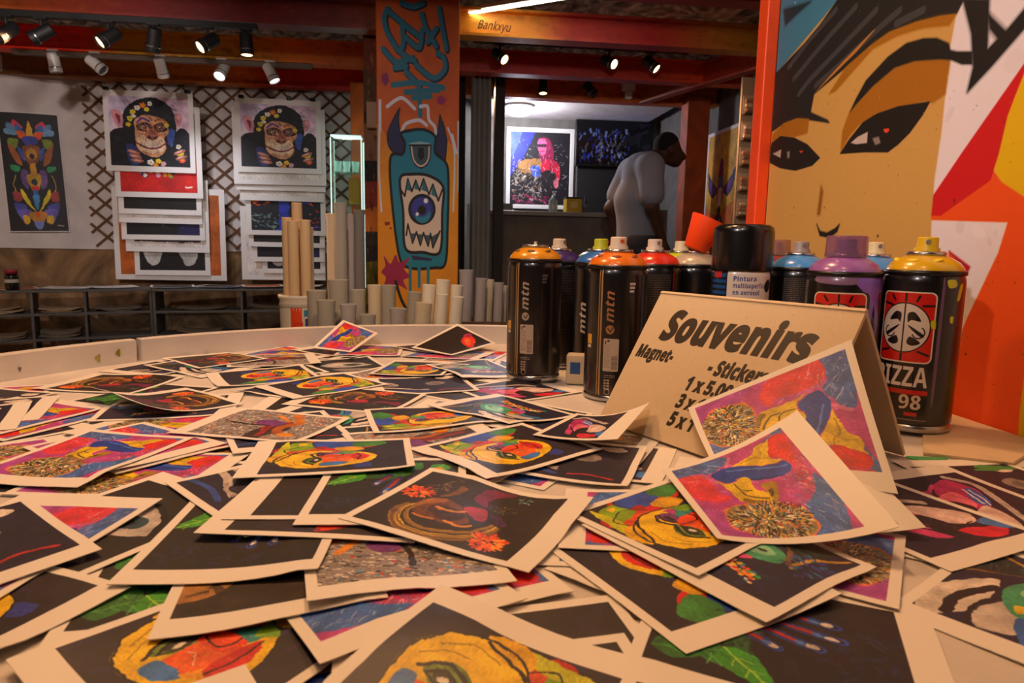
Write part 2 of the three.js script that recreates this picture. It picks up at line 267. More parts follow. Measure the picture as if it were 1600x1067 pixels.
// ---------------------------------------------------------------- mural wall on the right, with its red edge post
const MURAL = [
  ["#cfa054",2,0,[[-1.0384,0.4651],[-1.1673,1.3567],[-0.6675,1.1598],[-0.6655,1.1084],[-0.6696,1.0742],[-0.6691,1.0304],[-0.6691,0.9894],[-0.6721,0.9433],[-0.67,0.8993],[-0.6654,0.848],[-0.6365,0.6132]]],
  ["#3f7f9e",1,0,[[-1.0853,1.3244],[-0.8573,1.2346],[-0.8811,1.1963],[-0.9376,1.1753],[-1.0305,1.1413],[-1.0776,1.1258]]],
  ["#16313d",6,0,[[-1.0232,1.2305],[-0.9478,1.2169],[-0.987,1.2115],[-1.0148,1.206]]],
  ["#1b1b1c",2,0,[[-0.8893,1.2472],[-0.6502,1.153],[-0.6571,1.1193],[-0.6644,1.1088],[-0.6881,1.114],[-0.7237,1.1193],[-0.7682,1.1221],[-0.7979,1.1174],[-0.8495,1.103],[-0.9203,1.0848],[-0.9241,1.0673],[-0.9253,1.0606],[-0.8819,1.0424],[-0.8774,1.0383],[-0.9194,1.0492],[-0.9604,1.059],[-0.9984,1.0585],[-1.0307,1.0526],[-1.0708,1.0488],[-1.0828,1.132],[-1.0305,1.1413],[-0.9325,1.1693],[-0.8811,1.1963]]],
  ["#3c3d40",5,14,[[-0.8831,1.1843],[-0.9403,1.1648],[-0.9956,1.14]]],
  ["#3c3d40",5,14,[[-0.8387,1.1737],[-0.9014,1.1513],[-0.9783,1.1189]]],
  ["#3c3d40",5,14,[[-0.7972,1.1559],[-0.8474,1.1377],[-0.9321,1.108],[-0.9608,1.0935]]],
  ["#3c3d40",5,14,[[-0.7539,1.1416],[-0.7997,1.1296],[-0.8579,1.1115],[-0.9177,1.0955]]],
  ["#3c3d40",5,14,[[-0.7147,1.1287],[-0.7576,1.1281]]],
  ["#c07a2a",1,0,[[-0.9165,1.0873],[-0.8579,1.1115],[-0.8001,1.1327],[-0.7964,1.1329],[-0.8305,1.1165],[-0.8821,1.0983]]],
  ["#a86a0c",3,0,[[-0.6655,1.1084],[-0.6733,1.1002],[-0.712,1.1095],[-0.7527,1.1137],[-0.797,1.1113],[-0.8678,1.0777],[-0.8829,1.0767],[-0.8495,1.103],[-0.7979,1.1174],[-0.7682,1.1221],[-0.7237,1.1193],[-0.6881,1.114]]],
  ["#a9690f",3,0,[[-0.7533,1.0787],[-0.7203,1.0775],[-0.6815,1.0681],[-0.6669,1.0634],[-0.6691,1.0304],[-0.685,1.0252],[-0.698,1.0296],[-0.7408,1.031],[-0.7792,1.0308],[-0.8105,1.0244],[-0.8295,1.0131],[-0.845,0.9963],[-0.845,1.0219],[-0.8338,1.0431],[-0.7906,1.0665]]],
  ["#a9690f",3,0,[[-1.0299,1.0474],[-0.9984,1.0585],[-0.9604,1.059],[-0.9283,1.052],[-0.93,1.0337],[-0.966,1.0335],[-1.006,1.0423],[-1.0309,1.036]]],
  ["#141312",2,0,[[-0.8321,1.0439],[-0.822,1.0573],[-0.8047,1.0757],[-0.7671,1.0935],[-0.7369,1.1],[-0.7102,1.0973],[-0.6897,1.0917],[-0.6718,1.0814],[-0.6684,1.0738],[-0.6588,1.0695],[-0.6386,1.064],[-0.6369,1.0524],[-0.6502,1.0558],[-0.6647,1.0637],[-0.6817,1.069],[-0.7203,1.0775],[-0.7533,1.0787],[-0.7906,1.0665],[-0.8211,1.051]]],
  ["#121110",1,0,[[-0.8464,0.9932],[-0.8289,1.0088],[-0.804,1.0253],[-0.7792,1.0308],[-0.741,1.032],[-0.6902,1.0271],[-0.6985,1.0155],[-0.717,0.9989],[-0.7348,0.9887],[-0.7511,0.9824],[-0.7954,0.9884]]],
  ["#c9b7ad",1,0,[[-0.8247,1.004],[-0.8117,1.0092],[-0.7924,1.0122],[-0.7921,0.9991],[-0.8139,1.0007]]],
  ["#8d7f76",2,0,[[-0.7814,1.0025],[-0.7706,1.0028],[-0.7665,0.9953],[-0.7755,0.9943]]],
  ["#e8481c",1,0,[[-0.7626,1.0106],[-0.7536,1.0099],[-0.7526,1.007],[-0.7574,1.0051],[-0.762,1.0082]]],
  ["#121110",1,0,[[-1.0366,1.0199],[-1.0307,1.0346],[-1.0059,1.041],[-0.9658,1.0322],[-0.9276,1.0169],[-0.8928,0.9938],[-0.9103,0.9856],[-0.9541,0.9834],[-0.9988,0.9921],[-1.0316,1.0037]]],
  ["#b8a69c",1,0,[[-1.0256,1.0172],[-1.0003,1.0201],[-1.001,1.0076]]],
  ["#8d7f76",2,0,[[-0.9822,1.0138],[-0.975,1.0141],[-0.9745,1.0042],[-0.9799,1.0049]]],
  ["#d8431c",1,0,[[-0.948,1.0104],[-0.9376,1.0099],[-0.9416,1.0066]]],
  ["#8f5a14",4,0,[[-0.8843,0.9554],[-0.8784,0.9463],[-0.8817,0.9161],[-0.888,0.9164]]],
  ["#141312",2,0,[[-0.8876,0.9032],[-0.8784,0.8932],[-0.8612,0.8902],[-0.843,0.8958],[-0.8339,0.9014],[-0.8381,0.8915],[-0.8544,0.8841],[-0.8775,0.8871]]],
  ["#141416",4,0,[[-0.6571,1.1193],[-0.6245,1.1081],[-0.6197,1.0604],[-0.5984,1.0725],[-0.5822,1.085],[-0.559,1.1014],[-0.5562,1.0821],[-0.5798,1.0683],[-0.6133,1.0432],[-0.6384,1.0262],[-0.6343,1.0485],[-0.6412,1.0823]]],
  ["#141416",5,0,[[-0.6224,1.0936],[-0.6001,1.0715],[-0.6071,1.0675],[-0.6185,1.0801]]],
  ["#d01018",1,0,[[-0.5535,1.0627],[-0.5769,1.034],[-0.6376,0.9654],[-0.6705,0.9264],[-0.6704,0.9045],[-0.6569,0.9038],[-0.5973,0.9347],[-0.5913,0.9592],[-0.5862,0.9934],[-0.5711,1.0353]]],
  ["#e6b800",1,0,[[-0.5417,1.0642],[-0.5711,1.0353],[-0.5862,0.9934],[-0.5913,0.9592],[-0.5951,0.9448],[-0.5845,0.9319],[-0.5581,0.9163],[-0.5173,0.8936]]],
  ["#f0540f",1,0,[[-0.6704,0.9045],[-0.6569,0.9038],[-0.5973,0.9347],[-0.5948,0.943],[-0.5845,0.9319],[-0.5581,0.9163],[-0.5173,0.8936],[-0.4853,0.669],[-0.6429,0.6109],[-0.6322,0.7],[-0.6273,0.7288],[-0.6209,0.7571],[-0.6075,0.7985],[-0.5787,0.8659],[-0.572,0.8945],[-0.6698,0.9005]]],
  ["#e0b400",1,0,[[-0.5348,0.7538],[-0.4976,0.7555],[-0.4868,0.6798],[-0.5331,0.6943],[-0.5346,0.724]]],
  ["#e2500e",1,0,[[-0.6401,0.8669],[-0.6309,0.8616],[-0.622,0.828],[-0.6385,0.8259]]],
  ["#b5122a",2,0,[[-0.6401,0.8669],[-0.6107,0.8516],[-0.6206,0.8281],[-0.6233,0.8279],[-0.6313,0.8606]]],
  ["#9fabc4",8,0,[[-0.6332,0.7823],[-0.6138,0.7847],[-0.622,0.7468],[-0.6305,0.7198],[-0.6352,0.7271]]]
];
{
  const Z0 = -1.033, Z1 = 0.2, Y0 = 0.60, Y1 = 1.88, N = 2048, s = N / (Y1 - Y0);
  const t = tex(N, N, (c) => {
    c.fillStyle = '#ebe0e6'; c.fillRect(0, 0, N, N);
    speck(c, N, N, 2500, ['#ffffff', '#b8a8b4', '#a59aa0', '#e8dcd2'], 0.05, 0.2, 2, 22);
    const put = ([z, y]) => [(z - Z0) * s, (Y1 - y) * s];
    for (const [col, soft, stroke, pts] of MURAL) {
      const q = pts.map(put);
      if (stroke) { c.strokeStyle = col; c.lineWidth = stroke; c.lineCap = 'round'; smooth(c, q, false); c.stroke(); continue; }
      c.fillStyle = col; poly(c, q); c.fill();
      if (soft) { c.strokeStyle = col; c.lineJoin = 'round'; for (let k = 1; k <= soft; k++) { c.globalAlpha = 0.35 / k; c.lineWidth = 3 * k; poly(c, q); c.stroke(); } c.globalAlpha = 1; }
    }
    // spray speckle, chips and pinholes in the paint
    speck(c, N, N, 5000, ['#1a1410', '#6a4a20', '#f0e2c8', '#7a3a14'], 0.05, 0.3, 0.6, 2.2);
    speck(c, N, N, 260, ['#2a1c10', '#efe0d0'], 0.3, 0.7, 1, 3.4);
  });
  const g = box(0.08, 2.15, Z1 - Z0, 0.5353 + 0.04, 1.075, (Z0 + Z1) / 2);
  planarUV(g, (x, y, z) => (z - Z0) / (Y1 - Y0), (x, y) => (y - Y0) / (Y1 - Y0));
  struct('wall_mural', g, std(0xffffff, 0.6, { map: t }), 'wall painted with a large tan face, black hair and orange shapes', 'wall');
  struct('mural_post', worldUV(rbox(0.021, 2.15, 0.03, 0.003, 0.5262, 1.075, -1.0495)), std(0xffffff, 0.45, { map: noiseTex(128, 256, 0xff5010, 0.12, 1.3) }), 'bright orange-red steel post at the edge of the mural', 'post');
}

// ---------------------------------------------------------------- painted pillar
const PILLAR = [
  [null,"#0e1a30",0.028,0,[[-0.1386,2.0198],[-0.0836,2.0066],[-0.0352,2.0259]]],
  [null,"#0e1a30",0.028,0,[[-0.2073,1.9896],[-0.2212,1.9494],[-0.2148,1.897],[-0.1876,1.8455],[-0.1533,1.8007],[-0.1324,1.8352],[-0.1389,1.9343]]],
  [null,"#0e1a30",0.028,0,[[-0.2073,1.983],[-0.1183,1.9156],[-0.0561,1.8725]]],
  [null,"#0e1a30",0.028,0,[[-0.1533,1.8007],[-0.1119,1.7694],[-0.0771,1.7578]]],
  [null,"#0e1a30",0.028,0,[[-0.1185,1.8625],[-0.0561,1.8192],[-0.0421,1.8999]]],
  [null,"#0e1a30",0.028,0,[[-0.0421,1.9728],[-0.0213,1.9077],[0.0277,1.8302]]],
  [null,"#0e1a30",0.028,0,[[-0.0143,1.8481],[0.0275,1.9104]]],
  [null,"#0e1a30",0.028,0,[[0.0411,2.0041],[0.0554,1.9253],[0.0769,1.8194]]],
  [null,"#0e1a30",0.028,0,[[-0.2292,1.8035],[-0.1675,1.7465],[-0.091,1.7705]]],
  [null,"#0e1a30",0.028,0,[[-0.1746,1.7194],[-0.1189,1.7288]]],
  [null,"#0e1a30",0.028,0,[[-0.119,1.7019],[-0.0562,1.6439]]],
  [null,"#0e1a30",0.028,0,[[-0.0701,1.7379],[-0.0141,1.6934],[0.0282,1.6818],[0.0703,1.7245],[0.063,1.7782],[0.0348,1.797]]],
  [null,"#22697f",0.022,0,[[-0.144,2.0247],[-0.0891,2.0116],[-0.0408,2.0309]]],
  [null,"#22697f",0.022,0,[[-0.2127,1.9945],[-0.2267,1.9543],[-0.2202,1.902],[-0.1931,1.8506],[-0.1589,1.8058],[-0.1379,1.8402],[-0.1444,1.9393]]],
  [null,"#22697f",0.022,0,[[-0.2127,1.9879],[-0.1238,1.9206],[-0.0616,1.8776]]],
  [null,"#22697f",0.022,0,[[-0.1589,1.8058],[-0.1174,1.7745],[-0.0826,1.7628]]],
  [null,"#22697f",0.022,0,[[-0.124,1.8676],[-0.0617,1.8242],[-0.0477,1.9049]]],
  [null,"#22697f",0.022,0,[[-0.0477,1.9778],[-0.0269,1.9127],[0.0221,1.8353]]],
  [null,"#22697f",0.022,0,[[-0.0198,1.8531],[0.0219,1.9154]]],
  [null,"#22697f",0.022,0,[[0.0356,2.009],[0.0498,1.9303],[0.0713,1.8244]]],
  [null,"#22697f",0.022,0,[[-0.2347,1.8085],[-0.173,1.7516],[-0.0965,1.7756]]],
  [null,"#22697f",0.022,0,[[-0.1801,1.7245],[-0.1245,1.7339]]],
  [null,"#22697f",0.022,0,[[-0.1246,1.707],[-0.0618,1.6491]]],
  [null,"#22697f",0.022,0,[[-0.0757,1.743],[-0.0197,1.6985],[0.0225,1.687],[0.0647,1.7297],[0.0574,1.7834],[0.0292,1.8021]]],
  [null,"#22697f",0.022,0,[[-0.1875,1.6433],[-0.0618,1.6593],[0.058,1.641]]],
  [null,"#22697f",0.022,0,[[-0.1249,1.6123],[0.0368,1.6298]]],
  [null,"#22697f",0.022,0,[[-0.09,1.5866],[-0.0055,1.5972]]],
  [null,"#22697f",0.022,0,[[-0.0618,1.6491],[-0.0549,1.506]]],
  [null,"#cfcbd6",0.014,0,[[-0.216,1.5403],[-0.146,1.5842],[-0.083,1.5357]]],
  [null,"#cfcbd6",0.014,0,[[-0.0549,1.5472],[-0.0196,1.5487],[-0.0124,1.4871],[0.016,1.4537],[0.0232,1.4124]]],
  [null,"#cfcbd6",0.014,0,[[-0.1467,1.4198],[-0.1255,1.462],[-0.062,1.4817],[-0.023,1.4591]]],
  [null,"#cfcbd6",0.014,0,[[-0.2506,1.566],[-0.2518,1.4295]]],
  [null,"#cfcbd6",0.014,0,[[0.1019,1.4154],[0.1239,1.3323]]],
  ["#7c1c50",null,0,1,[[-0.2426,1.6879],[-0.2149,1.6993],[-0.2047,1.6627],[-0.2223,1.635],[-0.2394,1.6544]]],
  ["#8f1a5a",null,0,1,[[0.0263,1.5918],[0.0475,1.6064],[0.0724,1.5869],[0.0583,1.5589],[0.0299,1.5645]]],
  ["#26234f","#12101c",0.006,1,[[-0.1573,1.5327],[-0.2111,1.4265],[-0.2116,1.3592],[-0.1851,1.3225],[-0.143,1.3202],[-0.1314,1.3621],[-0.1541,1.4137],[-0.1613,1.488]]],
  ["#26234f","#12101c",0.006,1,[[0.0416,1.5112],[0.0303,1.4207],[0.0149,1.3749],[0.0228,1.3298],[0.0696,1.2896],[0.0769,1.3847],[0.065,1.4522]]],
  ["#187a93","#0b0d12",0.012,1,[[-0.1503,1.4139],[-0.1043,1.4306],[-0.0353,1.437],[0.0187,1.4052],[0.0189,1.3296],[0.0736,1.2783],[0.0857,1.1944],[0.0829,0.9772],[0.0719,0.7798],[0.0124,0.755],[-0.1061,0.7533],[-0.1608,0.8116],[-0.198,1.1095],[-0.2005,1.2994],[-0.143,1.3165],[-0.1313,1.3696]]],
  ["#8fb4bc",null,0,1,[[-0.1122,1.3688],[-0.0584,1.3798],[-0.0044,1.3727],[-0.0044,1.3629],[-0.1045,1.3593]]],
  ["#39505a","#0b0d12",0.008,1,[[-0.1045,1.3593],[-0.0044,1.3629],[-0.0082,1.2984],[-0.0236,1.2674],[-0.0507,1.2513],[-0.0778,1.2657],[-0.0931,1.2955]]],
  [null,"#d8bcae",0.007,0,[[-0.0984,1.352],[-0.0893,1.2956],[-0.0724,1.2696],[-0.0507,1.2605],[-0.0275,1.2734],[-0.0136,1.302],[-0.0106,1.3551]]],
  ["#0b0d12",null,0,1,[[-0.0661,1.3493],[-0.0391,1.3503],[-0.0353,1.305],[-0.0523,1.2855],[-0.0661,1.3078]]],
  ["#d9c3b2","#0b0d12",0.012,1,[[-0.1551,1.1948],[-0.0972,1.2194],[-0.0119,1.2144],[0.0584,1.1628],[0.055,1.0389],[0.0439,0.8388],[-0.043,0.8333],[-0.1294,0.8514],[-0.1404,1.0341]]],
  [null,"#0b0d12",0.008,0,[[-0.1515,1.1414],[-0.1323,1.1113],[-0.1166,1.1959],[-0.0974,1.1353],[-0.0779,1.1895],[-0.0586,1.1402],[-0.0391,1.1983],[-0.0118,1.1223],[0.0076,1.1729],[0.0352,1.0927],[0.0546,1.1473]]],
  ["#2a6c7c",null,0,1,[[-0.1245,1.1422],[-0.115,1.1922],[-0.1005,1.1367]]],
  ["#2a6c7c",null,0,1,[[-0.0857,1.1471],[-0.0764,1.1857],[-0.0624,1.144]]],
  ["#2a6c7c",null,0,1,[[-0.0492,1.1443],[-0.0383,1.1945],[-0.0181,1.1337]]],
  ["#2a6c7c",null,0,1,[[-0.0017,1.1226],[0.0092,1.1691],[0.0273,1.108]]],
  [null,"#0b0d12",0.008,0,[[-0.1252,0.918],[-0.1173,0.9726],[-0.0941,0.8795],[-0.0744,0.9346],[-0.0548,0.8685],[-0.0391,0.9315],[-0.0155,0.8653],[-0.0037,0.9283],[0.0082,0.8578],[0.0435,0.9411]]],
  ["#39505a",null,0,1,[[-0.1096,0.9261],[-0.094,0.8834],[-0.0783,0.9283]]],
  ["#39505a",null,0,1,[[-0.0681,0.923],[-0.054,0.874],[-0.0415,0.9236]]],
  ["#39505a",null,0,1,[[-0.032,0.9199],[-0.0147,0.8716],[-0.0053,0.9204]]],
  ["#39505a",null,0,1,[[0.0026,0.9128],[0.0098,0.8657],[0.0357,0.9331]]],
  ["#2c2f7d","#0b0d12",0.012,1,[[0.0157,1.0496],[0.0142,1.0341],[0.0095,1.0192],[0.0021,1.0058],[-0.0078,0.9946],[-0.0197,0.986],[-0.033,0.9805],[-0.0469,0.9784],[-0.0609,0.9799],[-0.0741,0.9847],[-0.0859,0.9927],[-0.0958,1.0035],[-0.1032,1.0165],[-0.1077,1.0311],[-0.1093,1.0464],[-0.1076,1.0619],[-0.103,1.0766],[-0.0956,1.0899],[-0.0857,1.1011],[-0.0739,1.1096],[-0.0608,1.1151],[-0.0469,1.1172],[-0.033,1.1158],[-0.0198,1.1111],[-0.008,1.1032],[0.0019,1.0925],[0.0094,1.0795],[0.0141,1.065]]],
  ["#1f7fa0",null,0,1,[[-0.0039,1.0243],[-0.0048,1.0145],[-0.0077,1.0053],[-0.0124,0.9969],[-0.0186,0.9898],[-0.026,0.9845],[-0.0343,0.9811],[-0.043,0.9798],[-0.0517,0.9807],[-0.06,0.9837],[-0.0674,0.9887],[-0.0736,0.9955],[-0.0782,1.0036],[-0.0811,1.0127],[-0.0821,1.0224],[-0.0811,1.032],[-0.0782,1.0413],[-0.0735,1.0496],[-0.0673,1.0566],[-0.0599,1.062],[-0.0517,1.0654],[-0.043,1.0667],[-0.0343,1.0658],[-0.0261,1.0628],[-0.0186,1.0578],[-0.0124,1.0511],[-0.0078,1.043],[-0.0049,1.0339]]],
  ["#34399a",null,0,1,[[-0.0063,1.0599],[-0.0073,1.049],[-0.0106,1.0387],[-0.0158,1.0293],[-0.0227,1.0214],[-0.031,1.0154],[-0.0403,1.0116],[-0.0501,1.0102],[-0.0598,1.0111],[-0.069,1.0145],[-0.0773,1.0201],[-0.0842,1.0276],[-0.0894,1.0367],[-0.0926,1.0469],[-0.0937,1.0576],[-0.0926,1.0684],[-0.0893,1.0788],[-0.0841,1.0881],[-0.0772,1.0959],[-0.0689,1.1019],[-0.0597,1.1057],[-0.05,1.1072],[-0.0403,1.1062],[-0.0311,1.1029],[-0.0228,1.0974],[-0.0159,1.0899],[-0.0106,1.0808],[-0.0074,1.0707]]],
  ["#0b0d12",null,0,1,[[-0.0258,1.0447],[-0.0263,1.0394],[-0.0279,1.0344],[-0.0304,1.0299],[-0.0338,1.0261],[-0.0378,1.0232],[-0.0422,1.0214],[-0.0469,1.0207],[-0.0516,1.0212],[-0.0561,1.0228],[-0.0601,1.0255],[-0.0634,1.0291],[-0.0659,1.0335],[-0.0675,1.0384],[-0.068,1.0436],[-0.0675,1.0488],[-0.0659,1.0538],[-0.0634,1.0583],[-0.06,1.0621],[-0.056,1.065],[-0.0516,1.0668],[-0.0469,1.0675],[-0.0422,1.0671],[-0.0378,1.0655],[-0.0338,1.0628],[-0.0304,1.0591],[-0.0279,1.0548],[-0.0263,1.0499]]],
  ["#e6e6f0",null,0,1,[[-0.0165,1.0913],[-0.0167,1.0886],[-0.0175,1.086],[-0.0188,1.0837],[-0.0206,1.0817],[-0.0227,1.0802],[-0.025,1.0793],[-0.0274,1.0789],[-0.0298,1.0792],[-0.0321,1.08],[-0.0342,1.0814],[-0.0359,1.0833],[-0.0372,1.0855],[-0.0381,1.0881],[-0.0383,1.0907],[-0.0381,1.0934],[-0.0372,1.096],[-0.0359,1.0983],[-0.0342,1.1003],[-0.0321,1.1018],[-0.0298,1.1028],[-0.0274,1.1031],[-0.025,1.1029],[-0.0227,1.1021],[-0.0206,1.1007],[-0.0189,1.0988],[-0.0176,1.0965],[-0.0167,1.094]]],
  ["#e6e6f0",null,0,1,[[-0.0625,1.0244],[-0.0627,1.0224],[-0.0633,1.0206],[-0.0643,1.0189],[-0.0655,1.0175],[-0.067,1.0164],[-0.0686,1.0158],[-0.0704,1.0155],[-0.0721,1.0157],[-0.0737,1.0163],[-0.0752,1.0173],[-0.0765,1.0186],[-0.0774,1.0202],[-0.078,1.0221],[-0.0782,1.024],[-0.078,1.0259],[-0.0774,1.0278],[-0.0764,1.0294],[-0.0752,1.0309],[-0.0737,1.0319],[-0.0721,1.0326],[-0.0703,1.0329],[-0.0686,1.0327],[-0.067,1.0321],[-0.0655,1.0311],[-0.0642,1.0297],[-0.0633,1.0281],[-0.0627,1.0263]]],
  ["#26234f",null,0,1,[[-0.0981,0.8166],[0.0044,0.8025],[0.0005,0.7905],[-0.0942,0.7945]]],
  ["#187a93",null,0,1,[[-0.1141,0.7743],[-0.0979,0.7746],[-0.1001,0.5357],[-0.1132,0.5356]]],
  ["#187a93",null,0,1,[[-0.0689,0.775],[-0.0527,0.7753],[-0.0544,0.6513],[-0.0674,0.6512]]],
  ["#187a93",null,0,1,[[-0.0236,0.7757],[-0.0073,0.776],[-0.0088,0.6288],[-0.0218,0.6287]]],
  ["#9a1b4a",null,0,1,[[-0.2373,0.811],[-0.2056,0.7729],[-0.1797,0.8185],[-0.1575,0.7801],[-0.1091,0.8068],[-0.1351,0.7481],[-0.1062,0.7095],[-0.1418,0.6895],[-0.1226,0.644],[-0.1677,0.6631],[-0.1905,0.6171],[-0.2063,0.6691],[-0.2451,0.6426],[-0.2286,0.7014],[-0.2507,0.7302],[-0.2313,0.7628]]],
  [null,"#161016",0.014,0,[[-0.1805,0.6825],[-0.1487,0.5847],[-0.0937,0.4861]]],
  [null,"#161016",0.01,0,[[-0.0772,0.5854],[-0.11,0.486]]],
  [null,"#cfcbd6",0.01,0,[[-0.2501,1.528],[-0.2588,1.2522],[-0.2481,1.0337]]],
  [null,"#cfcbd6",0.008,0,[[0.1327,1.4827],[0.1353,1.1388]]],
  [null,"#cfcbd6",0.008,0,[[0.082,1.4498],[0.1147,1.3269],[0.11,1.0426]]],
  ["#8e1622",null,0,1,[[-0.2336,0.9816],[-0.2065,0.9822],[-0.2082,0.9667],[-0.2299,0.9624]]],
  ["#8e1622",null,0,1,[[-0.2083,0.9551],[-0.1974,0.9553],[-0.199,0.9444],[-0.2068,0.9458]]]
];
{
  const X0 = -0.268, X1 = 0.137, Y0 = 0, Y1 = 2.16, W = 480, H = Math.round(W * (Y1 - Y0) / (X1 - X0)), s = W / (X1 - X0);
  const t = tex(W, Math.min(2048, H), (c, w, h) => {
    const k = h / (Y1 - Y0);
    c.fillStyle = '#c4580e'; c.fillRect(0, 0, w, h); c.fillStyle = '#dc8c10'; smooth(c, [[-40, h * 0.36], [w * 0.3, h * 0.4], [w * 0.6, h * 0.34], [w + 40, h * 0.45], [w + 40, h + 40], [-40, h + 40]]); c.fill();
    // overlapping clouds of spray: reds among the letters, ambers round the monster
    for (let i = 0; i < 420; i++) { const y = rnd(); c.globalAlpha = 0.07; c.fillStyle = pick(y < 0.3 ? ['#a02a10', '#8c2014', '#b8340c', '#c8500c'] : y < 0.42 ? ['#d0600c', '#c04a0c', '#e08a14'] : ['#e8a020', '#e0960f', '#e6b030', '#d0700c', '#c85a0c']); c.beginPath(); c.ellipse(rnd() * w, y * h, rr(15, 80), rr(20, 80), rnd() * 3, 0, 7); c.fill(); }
    c.globalAlpha = 1;
    for (const [fill, line, lw, closed, pts] of PILLAR) {
      const q = pts.map(([x, y]) => [(x - X0) * s, (Y1 - y) * k]);
      const zig = pts.length > 8 && !fill; (zig || (closed && pts.length < 8) ? poly : smooth)(c, q, !!closed);
      if (fill) { c.fillStyle = fill; c.fill(); }
      if (line) { c.strokeStyle = line; c.lineWidth = lw * s; c.lineJoin = 'round'; c.lineCap = 'round'; c.stroke(); }
    }
    speck(c, w, h, 900, ['#1a0c06', '#f4c060'], 0.05, 0.25, 0.5, 2);
  });
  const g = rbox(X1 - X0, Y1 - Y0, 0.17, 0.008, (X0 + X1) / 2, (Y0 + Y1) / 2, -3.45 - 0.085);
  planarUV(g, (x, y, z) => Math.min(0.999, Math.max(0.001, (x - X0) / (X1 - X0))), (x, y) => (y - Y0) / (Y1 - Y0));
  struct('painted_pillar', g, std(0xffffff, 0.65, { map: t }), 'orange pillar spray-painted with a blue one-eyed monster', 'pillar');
}
{ // narrow painted timber beside the pillar, with switch box and cable
  const t = tex(128, 1024, (c, w, h) => {
    c.fillStyle = '#7a3c14'; c.fillRect(0, 0, w, h);
    const bands = [[0, '#a06a20'], [0.05, '#1a0e08'], [0.09, '#7a3010'], [0.17, '#5a3c1c'], [0.27, '#22120a'], [0.3, '#8a6240'], [0.39, '#140c0a'], [0.43, '#8a2a14'], [0.5, '#c06a14'], [0.55, '#181420'], [0.65, '#4a5a18'], [0.75, '#181420'], [1, '#181420']];
    bands.forEach(([q, col], i) => { c.fillStyle = col; const y1 = (bands[i + 1]?.[0] ?? 1) * h; poly(c, [[0, q * h + rr(-14, 14)], [w, q * h + rr(-14, 14)], [w, y1 + 20], [0, y1 + 20]]); c.fill(); });
    speck(c, w, h, 300, ['#c8a060', '#0a0808', '#802020'], 0.1, 0.4, 2, 12);
  });
  const p = thing('painted_timber', 'dark scribbled timber standing left of the painted pillar', 'timber', [-0.318, 0, -3.86]);
  const g = rbox(0.094, 2.15, 0.09, 0.006, 0, 1.075, 0); planarUV(g, (x) => x / 0.094 + 0.5, (x, y) => y / 2.15);
  mesh('board', g, std(0xffffff, 0.7, { map: t }), p);
  mesh('switch_box', rbox(0.06, 0.14, 0.03, 0.006, 0.0, 1.56, 0.06), std(0xb08a6a, 0.6), p);
  mesh('cable', new THREE.TubeGeometry(new THREE.CatmullRomCurve3([[0.035, 1.63, 0.06], [0.042, 1.8, 0.06], [0.04, 2.0, 0.055], [0.03, 2.14, 0.05]].map((v) => new THREE.Vector3(...v))), 16, 0.004, 6), std(0xcfc4b4, 0.6), p);
}

// ---------------------------------------------------------------- lamps
function trackRail(name, x0, x1, y, z, mat, label) { const r = tag(mesh(name, box(x1 - x0, 0.025, 0.034, (x0 + x1) / 2, y, z), mat), label, 'track'); return r; }
// a spot head: hangs from `rail`, points along `aim`
function trackLight(rail, aim, o) {
  const R = new THREE.Vector3(...rail), A = new THREE.Vector3(...aim).normalize(), drop = o.drop ?? 0.075, sc = o.scale ?? 1;
  const t = thing('track_light', o.label, 'spotlight', rail, 0, o.group);
  const mat = o.white ? M.whitemetal : M.blackmat;
  mesh('adapter', rbox(0.06 * sc, 0.022 * sc, 0.032 * sc, 0.004, 0, 0, 0), mat, t);
  mesh('stem', bar([0, 0, 0], [0, -drop, 0], 0.007 * sc), mat, t);
  const q = new THREE.Quaternion().setFromUnitVectors(new THREE.Vector3(0, -1, 0), A);
  const h = lathe([[0, 0.055], [0.026, 0.055], [0.031, 0.048], [0.031, -0.02], [0.034, -0.022], [0.034, -0.055], [0.031, -0.055], [0.029, -0.045], [0, -0.043]].map(([a, b]) => [a * sc, b * sc]), 28);
  const head = mesh('housing', h, mat, t); head.position.set(0, -drop, 0); head.quaternion.copy(q);
  const ring = mesh('ring', lathe([[0.0345, -0.026], [0.0352, -0.026], [0.0352, -0.031], [0.0345, -0.031]].map(([a, b]) => [a * sc, b * sc]), 28), M.steel, head);
  const lens = mesh('lens', lathe([[0, -0.050], [0.02, -0.0495], [0.0285, -0.047]].map(([a, b]) => [a * sc, b * sc]), 24), o.lit ? new THREE.MeshStandardMaterial({ color: 0x221a10, emissive: o.color ?? WARM, emissiveIntensity: o.glow ?? 5, side: THREE.DoubleSide }) : std(0x2a2624, 0.2), head);
  if (o.lit) {
    const L = new THREE.SpotLight(o.color ?? WARM, o.power, 0, o.angle ?? 0.75, 0.7, 2); L.name = 'beam'; L.shadow.radius = o.radius ?? 1.4;
    L.position.set(0, -drop, 0).addScaledVector(A, 0.062 * sc); t.add(L);
    L.target.name = 'aim'; L.target.position.copy(L.position).add(A); t.add(L.target);
    L.castShadow = true;
  }
  return t;
}
trackRail('track_rail', -2.35, -0.86, 1.925, -3.62, M.blackmat, 'black lighting track below the dark red beam, upper left');
[[-2.016, [-0.35, -0.6, 0.6], 0], [-1.86, [-0.75, -0.55, 0.25], 1], [-1.558, [-0.6, -0.62, 0.5], 1], [-1.351, [-0.3, -1, -0.35], 0], [-1.098, [-0.6, -0.62, 0.55], 1], [-0.915, [0.05, -1, 0.1], 1]].forEach(([x, a, lit], i) =>
  trackLight([x, 1.915, -3.62], a, { lit, power: WALL_LAMP, glow: 6, label: 'black track spotlight, ' + ORD[i] + ' from the left on the upper left track' }));
